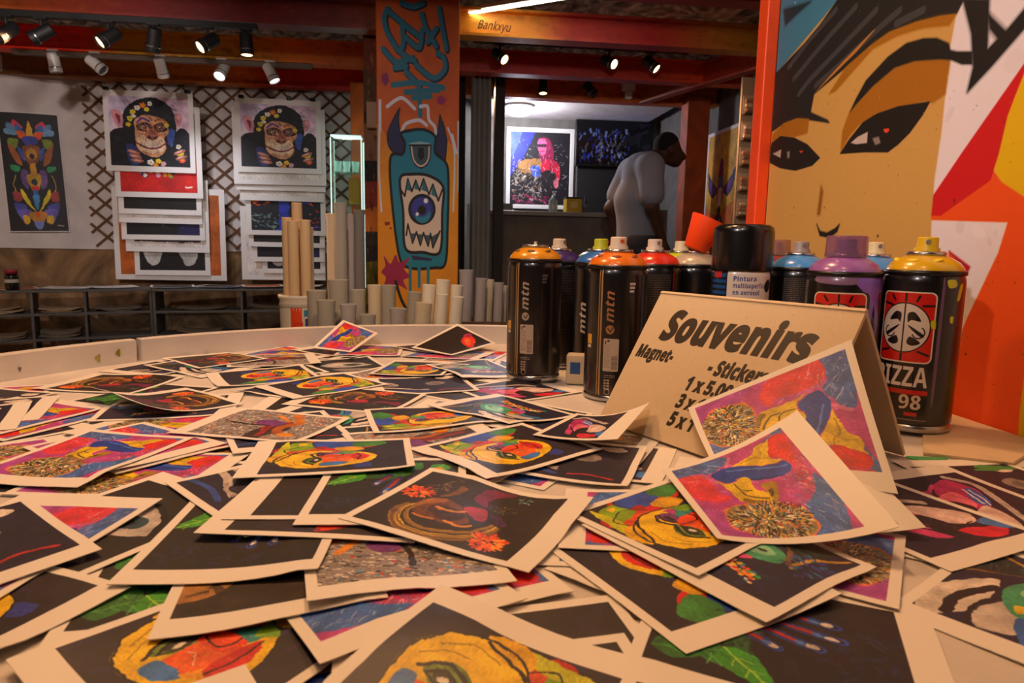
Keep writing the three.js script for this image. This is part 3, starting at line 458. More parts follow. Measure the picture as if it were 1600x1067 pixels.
trackRail('track_rail', -2.4, -0.72, 1.932, -4.36, std(0x6a5a4c, 0.6), 'pale lighting track in front of the trellis');
[[-2.183, [0.1, -1, -0.1], 0], [-1.956, [0.75, -0.6, 0.1], 0], [-1.593, [0.05, -0.85, -0.5], 1], [-1.247, [-0.15, -0.75, 0.6], 1], [-0.966, [0.45, -0.9, 0.1], 1]].forEach(([x, a, lit], i) =>
  trackLight([x, 1.945, -4.36], a, { white: 1, lit, power: WALL_LAMP * (i === 3 ? 0.5 : 0.28), color: COOL, glow: 8, drop: 0.06, label: 'white track spotlight, ' + ORD[i] + ' from the left in front of the trellis' }));
trackRail('track_rail', 0.25, 1.6, 2.10, -4.22, M.blackmat, 'black lighting track behind the tagged beam, right of the pillar');
[[0.41, [0.55, -0.55, 0.6]], [1.09, [0.5, -0.45, 0.75]], [1.36, [0.6, -0.7, 0.5]]].forEach(([x, a], i) =>
  trackLight([x, 2.09, -4.22], a, { lit: 1, power: WALL_LAMP * 0.55, glow: 6, label: 'black track spotlight, ' + ORD[i] + ' from the left on the track behind the tagged beam' }));
trackRail('track_rail', 0.28, 1.3, 2.10, -4.93, M.blackmat, 'black lighting track in front of the pale lintel');
[[0.35, [0.6, -0.7, 0.5], 1], [0.47, [0.35, -0.9, 0.3], 1], [0.795, [0.0, -1, 0.25], 1], [1.14, [0.6, -0.7, 0.2], 0]].forEach(([x, a, lit], i) =>
  trackLight([x, 2.09, -4.93], a, { lit, power: WALL_LAMP * 0.4, glow: 5, label: 'black track spotlight, ' + ORD[i] + ' from the left in front of the pale lintel' }));
// the heads that light the table hang unseen above; near pair is added fill
trackRail('track_rail', -0.7, 0.5, 1.93, -0.92, M.blackmat, 'black lighting track over the far half of the table');
trackRail('track_rail', -0.9, 0.5, 1.93, -0.23, M.blackmat, 'added unseen black lighting track over the near half of the table');
[[-0.42, -0.92, [0.12, -1.1, 0.2], 1.25], [0.1, -0.92, [0.0, -1.1, 0.25], 1.25], [-0.3, -0.23, [0.05, -1.1, 0.05], 0.3], [0.1, -0.23, [0.0, -1.1, 0.05], 0.3]].forEach(([x, z, a, k], i) =>
  trackLight([x, 1.925, z], a, { lit: 1, power: TABLE_LAMP * k, color: WARM, angle: 0.9, radius: 3, glow: 6, label: 'unseen black spotlight aimed down at the table of prints, ' + ORD[i] + ' of four overhead' }));
// unseen fill heads added further up the shop to brighten back wall and pillar
trackRail('track_rail', -1.6, 0.9, 1.93, -2.30, M.blackmat, 'added unseen black lighting track over the middle of the shop');
[[-1.4, [-0.35, -0.35, -1], 0.5], [-0.5, [-0.1, -0.5, -1], 0.16], [0.2, [-0.15, -0.5, -1], 0.08], [0.75, [0.2, -0.42, -1], 0.3]].forEach(([x, a, k], i) =>
  trackLight([x, 1.925, -2.30], a, { lit: 1, power: WALL_LAMP * k, color: NEUTRAL, angle: 0.9, radius: 2, glow: 6, label: 'added black fill spotlight facing the back of the shop, ' + ORD[i] + ' of four overhead' }));
trackRail('track_rail', -0.9, 0.5, 1.93, -1.61, M.blackmat, 'added unseen black lighting track between the table and the pillar');
[[-0.55, [-0.02, -0.9, -0.85]], [0.05, [0.0, -0.9, -0.85]]].forEach(([x, a], i) =>  // unseen pair added to brighten the rolls and the pillar foot
  trackLight([x, 1.925, -1.61], a, { lit: 1, power: 2.6, color: 0xffd2a4, angle: 0.62, radius: 2, glow: 6, label: 'added black fill spotlight aimed at the paper rolls, ' + ORD[i] + ' of two overhead' }));
// neutral fill heads added behind the viewer to brighten mural, rim and left wall
trackRail('track_rail', -1.5, 1.2, 1.93, 0.46, M.blackmat, 'added unseen black lighting track behind the viewer');
[[-1.2, [0.85, -0.33, -0.62], 7.2], [-0.35, [0.15, -0.5, -1], 1.8], [-0.75, [-0.42, -0.07, -1], 16]].forEach(([x, a, power], i) =>
  trackLight([x, 1.925, 0.46], a, { lit: 1, power, color: NEUTRAL, angle: [0.27, 0.6, 0.36][i], radius: 2, glow: 6, label: 'added black fill spotlight behind the viewer facing into the shop, ' + ORD[i] + ' of three' }));
{ // LED batten under the ceiling right of the pillar
  const A = new THREE.Vector3(0.142, 2.06, -3.72), D = new THREE.Vector3(0.36, 0, 0.24).normalize(), L = 1.15;
  const t = thing('led_batten', 'slim glowing white LED batten under the ceiling right of the pillar', 'light', [A.x + D.x * L / 2, 2.075, A.z + D.z * L / 2], Math.atan2(-D.z, D.x));
  mesh('housing', rbox(L, 0.022, 0.03, 0.004, 0, 0.018, 0), M.whitemetal, t);
  mesh('diffuser', rbox(L - 0.01, 0.016, 0.026, 0.006, 0, 0, 0), new THREE.MeshStandardMaterial({ color: 0x30302c, emissive: 0xfff0d8, emissiveIntensity: 5 }), t);
  const R = new THREE.RectAreaLight(0xfff0d8, 9, L - 0.02, 0.024); R.name = 'glow'; R.position.set(0, -0.012, 0); R.rotation.x = -Math.PI / 2; t.add(R);
  for (const s of [-0.5, 0.5]) mesh('hanger', bar([s * 0.9 * L, 0.025, 0], [s * 0.9 * L, 0.12, 0], 0.003), M.steel, t);
}
{ // round ceiling lamp in the counter room
  const t = thing('ceiling_lamp', 'round glowing lamp on the ceiling of the counter room', 'lamp', [0.735, 2.028, -5.8]);
  mesh('base', cyl(0.12, 0.12, 0.03, 0, 0.03, 0, 32), M.whitemetal, t);
  mesh('diffuser', lathe([[0, -0.055], [0.06, -0.052], [0.1, -0.038], [0.115, -0.01], [0.117, 0.015]], 32), new THREE.MeshStandardMaterial({ color: 0x303030, emissive: 0xf2f4ff, emissiveIntensity: 4, side: THREE.DoubleSide }), t);
  const P = new THREE.PointLight(0xf0f2ff, 3.2, 0, 2); P.name = 'glow'; P.position.set(0, -0.09, 0); P.shadow.radius = 4; t.add(P);
}
{ // white smoke detector / sensor on the beam
  const t = thing('sensor', 'white ceiling sensor hanging in front of the pale lintel', 'sensor', [1.44, 2.03, -4.98]);
  mesh('base', rbox(0.1, 0.07, 0.04, 0.01, 0, 0.03, 0), M.white, t);
  mesh('head', rbox(0.05, 0.06, 0.05, 0.012, 0.0, -0.035, 0.01), M.white, t);
}
// ---------------------------------------------------------------- round table with a raised rim, cut off by the mural wall
const TC = [0.02, -0.56], TR = 0.575, XW = 0.532;
{
  const t = thing('round_table', 'round white table with a raised rim, strewn with art prints', 'table', [TC[0], 0, TC[1]]);
  const a0 = Math.acos((XW - TC[0]) / TR);
  const s = new THREE.Shape(); s.absarc(0, 0, TR, a0, 2 * Math.PI - a0, false); s.closePath();
  const g = new THREE.ExtrudeGeometry(s, { depth: 0.03, bevelEnabled: false, curveSegments: 90 }); g.rotateX(Math.PI / 2); g.translate(0, TABLE_Y, 0);
  const top = mesh('tabletop', worldUV(g, 2), M.tableWhite, t);
  // rim: two bent boards that leave a joint at the left
  const joint = Math.atan2(-0.955 - TC[1], -0.405 - TC[0]);
  const rimArc = (b0, b1) => {
    const sh = new THREE.Shape(); sh.absarc(0, 0, TR, b0, b1, false); sh.absarc(0, 0, TR - 0.012, b1, b0, true); sh.closePath();
    const q = new THREE.ExtrudeGeometry(sh, { depth: 0.062, bevelEnabled: true, bevelSize: 0.0012, bevelThickness: 0.0012, bevelSegments: 1, curveSegments: 70 }); q.rotateX(-Math.PI / 2); q.translate(0, TABLE_Y - 0.032, 0);
    return worldUV(q, 2);
  };
  mesh('rim_board', rimArc(a0 + 0.012, -joint - 0.008), M.tableWhite, t);
  mesh('rim_board', rimArc(-joint + 0.008, Math.PI + 0.9), M.tableWhite, t);
  mesh('pedestal', lathe([[0, 0], [0.3, 0], [0.3, 0.03], [0.07, 0.06], [0.06, 0.64], [0.2, 0.67], [0, 0.67]], 32), M.darkgrey, t);
  // dried paint on the table and rim
  const blob = (pts, col, y) => { const q = new THREE.Shape(); pts.forEach(([x, z], i) => (i ? q.lineTo(x, -z) : q.moveTo(x, -z))); const e = new THREE.ExtrudeGeometry(q, { depth: 0.0005, bevelEnabled: false }); e.rotateX(-Math.PI / 2); e.translate(-TC[0], y, -TC[1]); return mesh('paint_spill', e, std(col, 0.35), t); };
  const lump = (x, z, rx, rz, k) => Array.from({ length: 18 }, (_, i) => { const a = i / 18 * 6.283, r = 1 + 0.3 * Math.sin(a * 3 + k) + 0.15 * Math.sin(a * 7 + 2 * k); return [x + rx * r * Math.cos(a), z + rz * r * Math.sin(a)]; });
  blob(lump(0.432, -0.447, 0.02, 0.006, 1), '#3f9a55', TABLE_Y + 0.0002); blob(lump(0.395, -0.472, 0.016, 0.007, 2), '#4fa866', TABLE_Y + 0.0002);
  blob(lump(0.455, -0.415, 0.009, 0.004, 3), '#4fa05a', TABLE_Y + 0.0002); blob(lump(0.162, -0.612, 0.016, 0.008, 4), '#e0a414', TABLE_Y + 0.0002); blob(lump(0.49, -0.40, 0.006, 0.003, 5), '#5a7a1a', TABLE_Y + 0.0002);
  const rimSpot = (ang, y, s, col) => { const q = new THREE.Shape(); lump(0, 0, s, s * 1.6, ang * 9).forEach(([x, z], i) => (i ? q.lineTo(x, z) : q.moveTo(x, z))); const e = new THREE.ExtrudeGeometry(q, { depth: 0.0004, bevelEnabled: false }); e.translate(0, y, 0); const m = mesh('paint_spot', e, std(col, 0.4), t), r = TR - 0.0139; m.position.set(Math.sin(ang) * r, 0, Math.cos(ang) * r); m.rotation.y = ang + Math.PI; };
  const cA = (x, z) => Math.atan2(x - TC[0], z - TC[1]);
  rimSpot(cA(-0.425, -0.935), TABLE_Y + 0.016, 0.0028, '#8f8a1c'); rimSpot(cA(-0.442, -0.915), TABLE_Y + 0.012, 0.003, '#a8a050'); rimSpot(cA(-0.485, -0.83), TABLE_Y + 0.012, 0.0016, '#7a6a60');
}
// thin beige board lying beside the mural
{
  const q = new THREE.Shape(); [[0.527, -0.645], [0.525, -0.50], [0.452, -0.452], [0.40, -0.482]].forEach(([x, z], i) => (i ? q.lineTo(x, -z) : q.moveTo(x, -z)));
  const e = new THREE.ExtrudeGeometry(q, { depth: 0.002, bevelEnabled: true, bevelSize: 0.0004, bevelThickness: 0.0004, bevelSegments: 1 }); e.rotateX(-Math.PI / 2); e.translate(0, TABLE_Y + 0.0006, 0);
  tag(mesh('beige_board', worldUV(e, 3), std(0xffffff, 0.6, { map: noiseTex(128, 128, 0xdcc6a2, 0.08, 1.5) })), 'thin beige board under the yellow-topped can at the mural', 'board');
}

// ---------------------------------------------------------------- the art on the prints
const AW = 440, AH = 440;
const artTex = {};
function art(key, draw) { artTex[key] = tex(AW, AH, (c, w, h) => { c.fillStyle = '#f4efe6'; c.fillRect(0, 0, w, h); c.save(); c.beginPath(); c.rect(4, 4, w - 8, h - 8); c.clip(); draw(painter(c, 4, 4, w - 8, h - 8), c); c.restore(); painterly(c, w, h); }); }
// brushed look: edges wander a little and the pigment is uneven
function painterly(c, w, h) {
  const a = c.getImageData(0, 0, w, h), src = new Uint8ClampedArray(a.data);
  for (let y = 4; y < h - 4; y++) for (let x = 4; x < w - 4; x++) {
    const n1 = noise.noise(x * 0.045, y * 0.045, 1.3), n2 = noise.noise(x * 0.045, y * 0.045, 7.7), n3 = noise.noise(x * 0.2, y * 0.07, 3.1), n4 = noise.noise(x * 0.02, y * 0.02, 9.1);
    const sx = Math.max(5, Math.min(w - 6, Math.round(x + n1 * 4 + n3 * 2))), sy = Math.max(5, Math.min(h - 6, Math.round(y + n2 * 4 + n3 * 2))), i = (y * w + x) * 4, j = (sy * w + sx) * 4, k = 1 + 0.11 * n3 + 0.2 * n4 + (rnd() - 0.5) * 0.09;
    for (let q = 0; q < 3; q++) a.data[i + q] = src[j + q] * k + 3 * (1 + n3);
  }
  c.putImageData(a, 0, 0);
}
art('A', (q) => {
  q.r('#bb3f92', 0, 0, 100, 100); q.dabs(120, ['#c84a9c', '#b03280', '#d060a8', '#a83a9a'], 0, 0, 100, 100, 16, 5, 0.5, 0.5);
  q.f('#4466b4', -0.7, -2.8, 41.4, 1.3, 48.9, 6.9, 29.2, 17.5, 17.2, 13.7, -1.2, 16.4); q.f('#d43446', -1.9, 17.3, 16.7, 14.5, 23.0, 29.5, 24.3, 46.4, 30.8, 52.3, 17.6, 57.2, 1.7, 49.0, -1.1, 34.7);
  q.f('#3f6cc0', 93.7, 54.3, 98.0, 52.9, 101.3, 73.9, 87.9, 106.7, 68.1, 104.1, 73.5, 86.5, 75.9, 74.0, 83.1, 69.3, 90.9, 62.3); q.f('#4a74c4', 76.5, 5.9, 92.9, 0.2, 101.0, -0.9, 99.6, 6.0, 91.7, 2.5, 85.1, 4.5);
  q.f('#c83468', 98.6, 5.4, 100.3, 15.2, 96.3, 43.5, 93.8, 55.8, 84.1, 63.4, 86.0, 45.4); q.f('#b04aa6', -8, 60, 14, 70, 22, 92, 60, 104, -8, 108);
  q.dabs(260, ['#e8a0d0', '#ffffff', '#8a2a78', '#e8607a'], 0, 0, 100, 100, 5, 0.45, null, 0.4); q.dabs(150, ['#9ac0ee', '#2a4aa8', '#ffffff', '#2f86c8'], 72, 30, 30, 70, 6, 0.6, 0.9, 0.5); q.dabs(50, ['#9ac0ee', '#ffffff'], 0, 0, 36, 24, 6, 0.6, 0.4, 0.45);
  q.l('#d070a8', 3, 49.8, 5.5, 42.8, 14.5);
  q.f('#e3bf1c', 47.1, 16.4, 66.5, 12.2, 72.3, 6.0, 77.2, 4.6, 82.4, 6.1, 86.2, 5.2, 77.8, 21.2, 79.9, 25.5, 84.7, 28.6, 79.7, 29.4, 69.1, 27.1, 53.1, 19.1); q.l('#a8840e', 0.8, 54.4, 16.9, 66.8, 15.8, 72.7, 20.4, 77.4, 21.0); q.l('#b8941a', 0.7, 73.5, 7.5, 73.9, 14.4, 67.9, 21.5);
  q.f('#d42420', 86.2, 5.2, 91.4, 3.0, 96.9, 5.8, 97.3, 14.8, 94.2, 26.4, 90.9, 36.8, 88.8, 34.3, 85.0, 27.9, 80.5, 24.2, 77.8, 21.2);
  q.f('#1b3da6', 27.7, 19.9, 39.2, 15.8, 52.9, 19.5, 68.7, 27.8, 79.4, 30.1, 85.5, 30.5, 86.6, 37.9, 82.3, 42.4, 70.9, 42.9, 57.6, 40.2, 47.4, 35.3, 46.1, 31.0, 39.0, 35.1, 33.4, 34.1, 28.8, 27.5); q.l('#4a78dc', 1.6, 40.6, 20.3, 58.6, 26.3, 76.0, 33.1, 84.0, 35.3); q.l('#0e2470', 1.6, 45.5, 32.1, 58.5, 38.7, 73.5, 41.6);
  q.f('#e0bc1a', 26.6, 28.7, 32.9, 35.0, 40.7, 35.7, 47.7, 32.6, 52.9, 36.3, 50.8, 48.4, 56.4, 52.8, 60.2, 55.7, 57.5, 62.9, 52.1, 67.0, 44.4, 64.4, 35.9, 59.5, 33.0, 50.9, 30.2, 37.0); q.f('#b08a1c', 57.2, 45.1, 64.8, 45.0, 68.0, 48.6, 64.7, 57.9, 58.7, 66.7, 54.5, 66.7, 60.9, 56.8, 57.7, 52.3); q.f('#5a4a18', 59.6, 52.9, 62.6, 52.1, 62.0, 56.2, 58.3, 60.5, 57.9, 57.7); q.l('#5a4a10', 1.3, 39.4, 46.8, 42.6, 54.5, 50.0, 58.3, 55.5, 60.6); q.l('#3a3008', 0.9, 39.7, 37.3, 40.3, 45.2, 47.9, 49.4); q.f('#8a6c12', 38.4, 55.3, 44.6, 59.7, 52.3, 62.5, 44.6, 63.9, 37.0, 59.8);
  q.f('#e07a4a', 16.5, 67.5, 29.2, 61.9, 44.8, 63.5, 58.7, 66.7, 69.6, 74.3, 74.2, 85.0, 73.2, 94.6, 61.4, 101.2, 49.6, 101.2, 30.9, 98.1, 13.8, 90.4, 14.1, 77.7);
  q.f('#8c8252', 19.2, 68.0, 28.1, 63.7, 43.9, 65.2, 57.9, 68.3, 68.8, 75.8, 72.7, 86.4, 71.6, 94.5, 62.2, 99.5, 50.5, 99.5, 31.9, 96.2, 16.4, 88.6, 15.4, 77.9);
  q.edabs(1300, ['#1c1a24', '#e8d860', '#f0ead0', '#3a4a5a', '#c8a020', '#101018', '#e07030', '#8aa0b0', '#2a2a38'], 44.1, 81.6, 28.8, 17.2, 3.4, 0.8);
});
art('B', (q, c) => {
  const full = q; q = painter(c, 4, -26, AW - 8, (AH - 8) * 0.9);
  full.r('#241a26', 0, 0, 100, 100); q.dabs(80, ['#2c2a5a', '#2a1c2a', '#3a2450'], 0, 0, 100, 100, 14, 4, 0.3, 0.5); q.f('#2b3a9a', 8, 80, 20, 76, 22, 88, 10, 92);
  q.f('#c81a1a', 60, 20, 78, 10, 100, 40, 104, 80, 84, 96, 72, 70); q.f('#e8541a', 62, 24, 76, 18, 84, 36, 74, 50, 62, 44); q.f('#88b01c', 72, 22, 92, 22, 96, 40, 86, 50, 76, 40); q.f('#2c4fb8', 78, 46, 96, 40, 108, 60, 96, 80, 82, 70); q.f('#3a8a3a', 80, 80, 96, 74, 104, 92, 90, 104); q.f('#c8cc20', 52, 10, 74, 12, 98, 18, 76, 22, 58, 18); q.f('#d8a418', 66, 66, 80, 60, 82, 78, 70, 84);
  q.f('#eec21a', 10, 40, 20, 22, 40, 14, 58, 20, 70, 40, 68, 62, 60, 84, 44, 96, 24, 90, 12, 66); q.f('#e8b414', 36, 12, 48, 8, 60, 12, 62, 24, 44, 22); q.l('#1a1418', 1.8, 38, 16, 52, 22, 64, 28); q.l('#1a1418', 1.2, 62, 28, 70, 36);
  q.l('#1a1418', 1.2, 10, 40, 20, 22, 40, 14, 58, 20, 70, 40, 68, 62, 60, 84, 44, 96, 24, 90, 12, 66, 10, 40); q.l('#a8840e', 0.8, 20, 30, 34, 22, 50, 26); q.l('#a8840e', 0.8, 16, 40, 26, 32, 36, 30); q.f('#6b8a2a', 22, 44, 34, 36, 46, 44, 44, 52, 28, 52); q.l('#1a1418', 2, 20, 46, 32, 38, 46, 46); q.l('#1a1418', 2, 46, 46, 56, 42, 64, 48); q.e('#2a2a20', 34, 47, 7, 3); q.e('#d8d0c0', 33, 47.5, 3, 1.6); q.f('#7a3a7a', 48, 48, 62, 46, 62, 58, 50, 58); q.e('#1a1418', 55, 51, 5, 2.6);
  q.f('#f0601a', 24, 54, 44, 54, 48, 70, 36, 76, 24, 70); q.f('#3a78c8', 16, 52, 24, 54, 24, 74, 16, 66); q.f('#2a8a8a', 50, 60, 64, 60, 62, 74, 52, 74); q.f('#e8421a', 40, 50, 50, 52, 52, 72, 42, 72); q.f('#d81a14', 28, 78, 44, 74, 56, 78, 46, 88, 34, 88); q.l('#3a0a0a', 1.4, 28, 80, 42, 82, 56, 79); q.f('#78b02a', 56, 70, 66, 66, 62, 82); q.f('#f0a01a', 24, 72, 30, 76, 28, 84); q.l('#120c10', 1.6, 24, 48, 32, 43, 43, 48); q.l('#120c10', 1.2, 25, 49, 34, 51, 43, 48); q.l('#120c10', 1.6, 48, 50, 55, 46, 63, 50); q.l('#120c10', 1.1, 44, 50, 42, 62, 46, 68, 52, 67); q.l('#e8d8c8', 0.6, 30, 70, 34, 62, 33, 56); q.f('#c83a8a', 58, 60, 66, 58, 64, 66); q.f('#e8e0d0', 31, 46.6, 35, 46, 35, 48.6, 32, 49); q.l('#1a1418', 0.9, 62, 24, 74, 18, 84, 36, 74, 50); q.l('#1a1418', 0.9, 78, 46, 96, 40, 106, 60, 96, 80); q.f('#e8c020', 86, 30, 92, 28, 92, 36); q.f('#9a1a1a', 76, 46, 82, 42, 84, 52, 78, 54);
});
art('C', (q) => {
  q.r('#241812', 0, 0, 100, 100); q.dabs(80, ['#2c1c14', '#1e1410', '#2a1a20'], 0, 0, 100, 100, 12, 4, null, 0.5);
  q.f('#6a3818', 40.8, 20.0, 54.3, 22.8, 59.0, 33.0, 55.1, 44.2, 45.3, 52.6, 32.1, 61.5, 23.0, 54.1, 24.2, 40.4, 26.3, 27.8); q.f('#3a1e12', 37.3, 31.1, 46.8, 31.9, 47.4, 42.8, 40.4, 55.0, 29.7, 54.9, 28.2, 43.2); q.f('#a8661e', 41.3, 20.7, 53.5, 23.4, 59.0, 33.0, 52.5, 33.6, 45.6, 27.0);
  q.f('#7a4a1c', 61.5, 26.4, 71.4, 30.3, 86.2, 30.3, 82.9, 36.3, 72.5, 35.4, 62.5, 30.6); q.f('#a81e34', 53.4, 48.2, 60.1, 53.1, 59.8, 60.9, 44.3, 67.1, 39.4, 63.0, 44.7, 54.9); q.f('#7a1c48', 68.9, 47.4, 82.1, 45.7, 94.6, 47.5, 98.4, 61.9, 96.3, 66.0, 85.7, 57.9, 74.4, 55.4, 65.0, 58.5); q.f('#4a1c4a', 55.6, 64.5, 56.0, 71.7, 46.7, 80.2, 41.8, 76.0);
  const ring = [40.8, 20.0, 32.5, 17.6, 22.7, 19.3, 13.5, 24.5, 7.3, 31.9, 5.2, 42.5, 7.1, 52.7, 12.2, 63.4, 19.2, 71.0, 29.7, 74.8, 39.5, 75.7];
  for (let i = 0; i < 34; i++) { const s = rr(0.86, 1.16), p = ring.map((v, k) => 50 + (v - (k % 2 ? 52 : 50)) * s + (k % 2 ? 2 : 0)); q.l(pick(['#b88a2a', '#7a5a1a', '#d8ac44', '#5a4014', '#a07424']), rr(0.4, 1.1), ...p); }
  q.l('#d8841c', 3, 43.7, 34.1, 42.4, 38.7, 42.2, 46.4, 46.1, 52.1); q.l('#e0922a', 2.4, 26.3, 48.2, 24.2, 55.9, 25.0, 61.7, 28.2, 65.0); q.l('#c8781c', 2.4, 25.9, 27.2, 23.9, 35.2, 24.7, 41.1); q.l('#f0b850', 0.9, 44.8, 34.3, 43.3, 40.0, 43.8, 47.2); q.l('#140a08', 1.4, 36.0, 35.7, 37.1, 40.6, 36.7, 46.4);
  q.edabs(90, ['#ff6a14', '#f0480a', '#ff9030', '#d03a08'], 60.2, 10.8, 8, 8, 4, 1.8); q.edabs(100, ['#ff6a14', '#f0480a', '#ff9030', '#d03a08'], 17.1, 81.2, 10, 8, 4, 1.8);
  q.edabs(50, ['#6a5a3a', '#3a2c20', '#8a7a5a', '#8a3a3a'], 76.0, 19.3, 8, 8, 3, 0.7); q.edabs(24, ['#6a5a4a', '#3a2c20'], 93.9, 23.1, 8, 5, 3, 0.7); q.edabs(30, ['#8a7434', '#5a4a20', '#3a4a2a'], 68.8, 67.4, 7, 8, 3, 0.8); q.edabs(14, ['#5a9aa0', '#8ab0b0'], 90.1, 74.5, 4, 4, 2.4, 0.8); q.edabs(10, ['#4a2a5a'], 22.2, 12.2, 4, 5, 3, 1);
});
art('D', (q) => {
  q.r('#8f8580', 0, 0, 100, 100); q.dabs(900, ['#2a2626', '#d8cec4', '#b8aca4', '#4a4444', '#e8ded4', '#6a6a78'], 0, 0, 100, 100, 4, 1.3, 0.3); q.dabs(70, ['#e8601a', '#f08a2a', '#4a8ab0', '#d03a14'], 0, 0, 100, 100, 3, 2.4);
  q.f('#3a2018', 40, 34, 60, 26, 90, 34, 110, 30, 110, 44, 80, 52, 56, 50, 44, 44); q.l('#c8741a', 8, -4, 44, 14, 40, 30, 28, 46, 32); q.l('#d8862a', 5, 14, 58, 26, 44, 34, 34); q.l('#a8561a', 9, 40, 32, 56, 36, 72, 30, 78, 22); q.l('#8a1e1a', 5, 34, 36, 48, 46, 62, 44, 90, 40); q.l('#b02a1c', 2.6, 36, 40, 52, 50, 70, 46); q.f('#7a3a8a', 36, 40, 50, 42, 52, 60, 40, 64, 32, 54); q.l('#2a1a1a', 4, 52, 50, 56, 66, 54, 84); q.f('#e0921a', 70, 18, 82, 10, 84, 22, 76, 28);
});
art('E', (q) => {
  q.r('#1c1a38', 0, 0, 100, 100); q.dabs(60, ['#26305a', '#1a1628', '#2a2a6a'], 0, 0, 100, 100, 12, 4, null, 0.6);
  q.f('#d8cec4', -4, 6, 20, -4, 44, 6, 60, 20, 40, 24, 16, 22); q.f('#c4bab4', 2, 30, 20, 24, 40, 34, 30, 44, 8, 46); q.l('#1a1618', 6, 6, 14, 26, 12, 48, 22); q.l('#1a1618', 3, 0, 26, 22, 22, 44, 30); q.l('#2a62b8', 6, 2, 52, 20, 44, 34, 52, 52, 56); q.l('#2a9aa0', 3, 8, 56, 22, 50, 36, 58, 52, 62); q.l('#7a5a2a', 3, 60, 4, 74, 24, 84, 50); q.l('#b8902a', 2.4, 96, 4, 88, 30, 86, 52); q.f('#1a2a24', 66, 6, 88, 2, 86, 30, 76, 28);
  q.f('#3aa074', 24, 40, 48, 26, 72, 34, 82, 52, 64, 62, 40, 60); q.f('#8ad0a8', 46, 36, 62, 34, 76, 46, 66, 54, 50, 50); q.f('#c83a4a', 26, 48, 36, 44, 42, 54, 34, 60); q.f('#b060b8', 30, 58, 46, 56, 54, 64, 40, 68); q.f('#e0c020', 26, 40, 34, 36, 36, 44); q.f('#e8541a', 32, 44, 40, 42, 40, 50); q.e('#1a1a3a', 68, 46, 3, 1.6); q.e('#1a1a3a', 50, 48, 3, 1.6); q.f('#d84a8a', 54, 62, 70, 60, 68, 66, 58, 68);
  for (let i = 0; i < 190; i++) { const x = rr(26, 82), y = 74 + rr(-5, 7) + Math.pow((x - 54) / 28, 2) * 8; q.e(pick(['#e8301a', '#f0c01a', '#f08a1a', '#3aa050', '#f0e0c8', '#2a8ab0', '#e84a1a']), x, y, rr(0.9, 1.7)); }
  q.edabs(30, ['#2a4ab0', '#1a6a9a', '#3a2a7a'], 90, 40, 8, 16, 4, 1.6);
});
art('F', (q) => {
  q.r('#1e1716', 0, 0, 100, 100); q.dabs(50, ['#241a1c', '#1a1416', '#2a2024'], 0, 0, 100, 100, 16, 5, null, 0.6); q.dabs(50, ['#22285a', '#2a3a7a'], 70, 30, 30, 70, 8, 2, null, 0.5);
  for (const [x, y, L, a, c1, c2] of [[8, 30, 26, 0.9, '#2e7a30', '#5ab04a'], [20, 40, 30, 0.7, '#2a6a2a', '#4a9a3a'], [4, 56, 24, 0.3, '#245a2a', '#3a8a3a'], [14, 64, 30, 1.0, '#2e7a30', '#58b048'], [28, 52, 26, 1.2, '#1e4a24', '#2e6a30'], [30, 74, 32, 0.9, '#3a9a2a', '#9ad040'], [2, 86, 26, -0.3, '#2a6a2a', '#4a9a3a'], [10, 12, 20, 0.4, '#3a9a2a', '#9ad040']]) {
    const dx = Math.cos(a), dy = Math.sin(a); q.f(c1, x, y, x + dx * L * 0.3 - dy * 9, y + dy * L * 0.3 + dx * 9, x + dx * L, y + dy * L, x + dx * L * 0.3 + dy * 9, y + dy * L * 0.3 - dx * 9); q.l(c2, 1, x, y, x + dx * L * 0.5, y + dy * L * 0.5, x + dx * L, y + dy * L); for (let k = 1; k < 4; k++) for (const s of [-1, 1]) q.l(c2, 0.6, x + dx * L * k / 4, y + dy * L * k / 4, x + dx * (L * k / 4 + 5) - s * dy * 5, y + dy * (L * k / 4 + 5) + s * dx * 5);
  }
  for (const [x, y, L, a] of [[40, 26, 34, 0.12], [40, 36, 36, 0.2], [38, 46, 30, 0.3], [34, 54, 18, 0.5]]) { const dx = Math.cos(a), dy = Math.sin(a); q.l('#2a4ab8', 6, x, y, x + dx * L, y + dy * L); q.l('#1a2050', 4.4, x, y, x + dx * L * 0.98, y + dy * L * 0.98); q.l('#a8281c', 2.6, x + 2, y, x + dx * L * 0.7, y + dy * L * 0.7); q.e('#d8d0c8', x + dx * L * 0.9, y + dy * L * 0.9, 3, 1.8, a); q.e('#4a7ad0', x + dx * L * 0.75, y + dy * L * 0.75, 2.6, 1.6, a); }
  q.f('#e0a01a', 16, 16, 22, 12, 24, 20, 18, 22); q.e('#c83a1a', 34, 30, 3, 2);
});
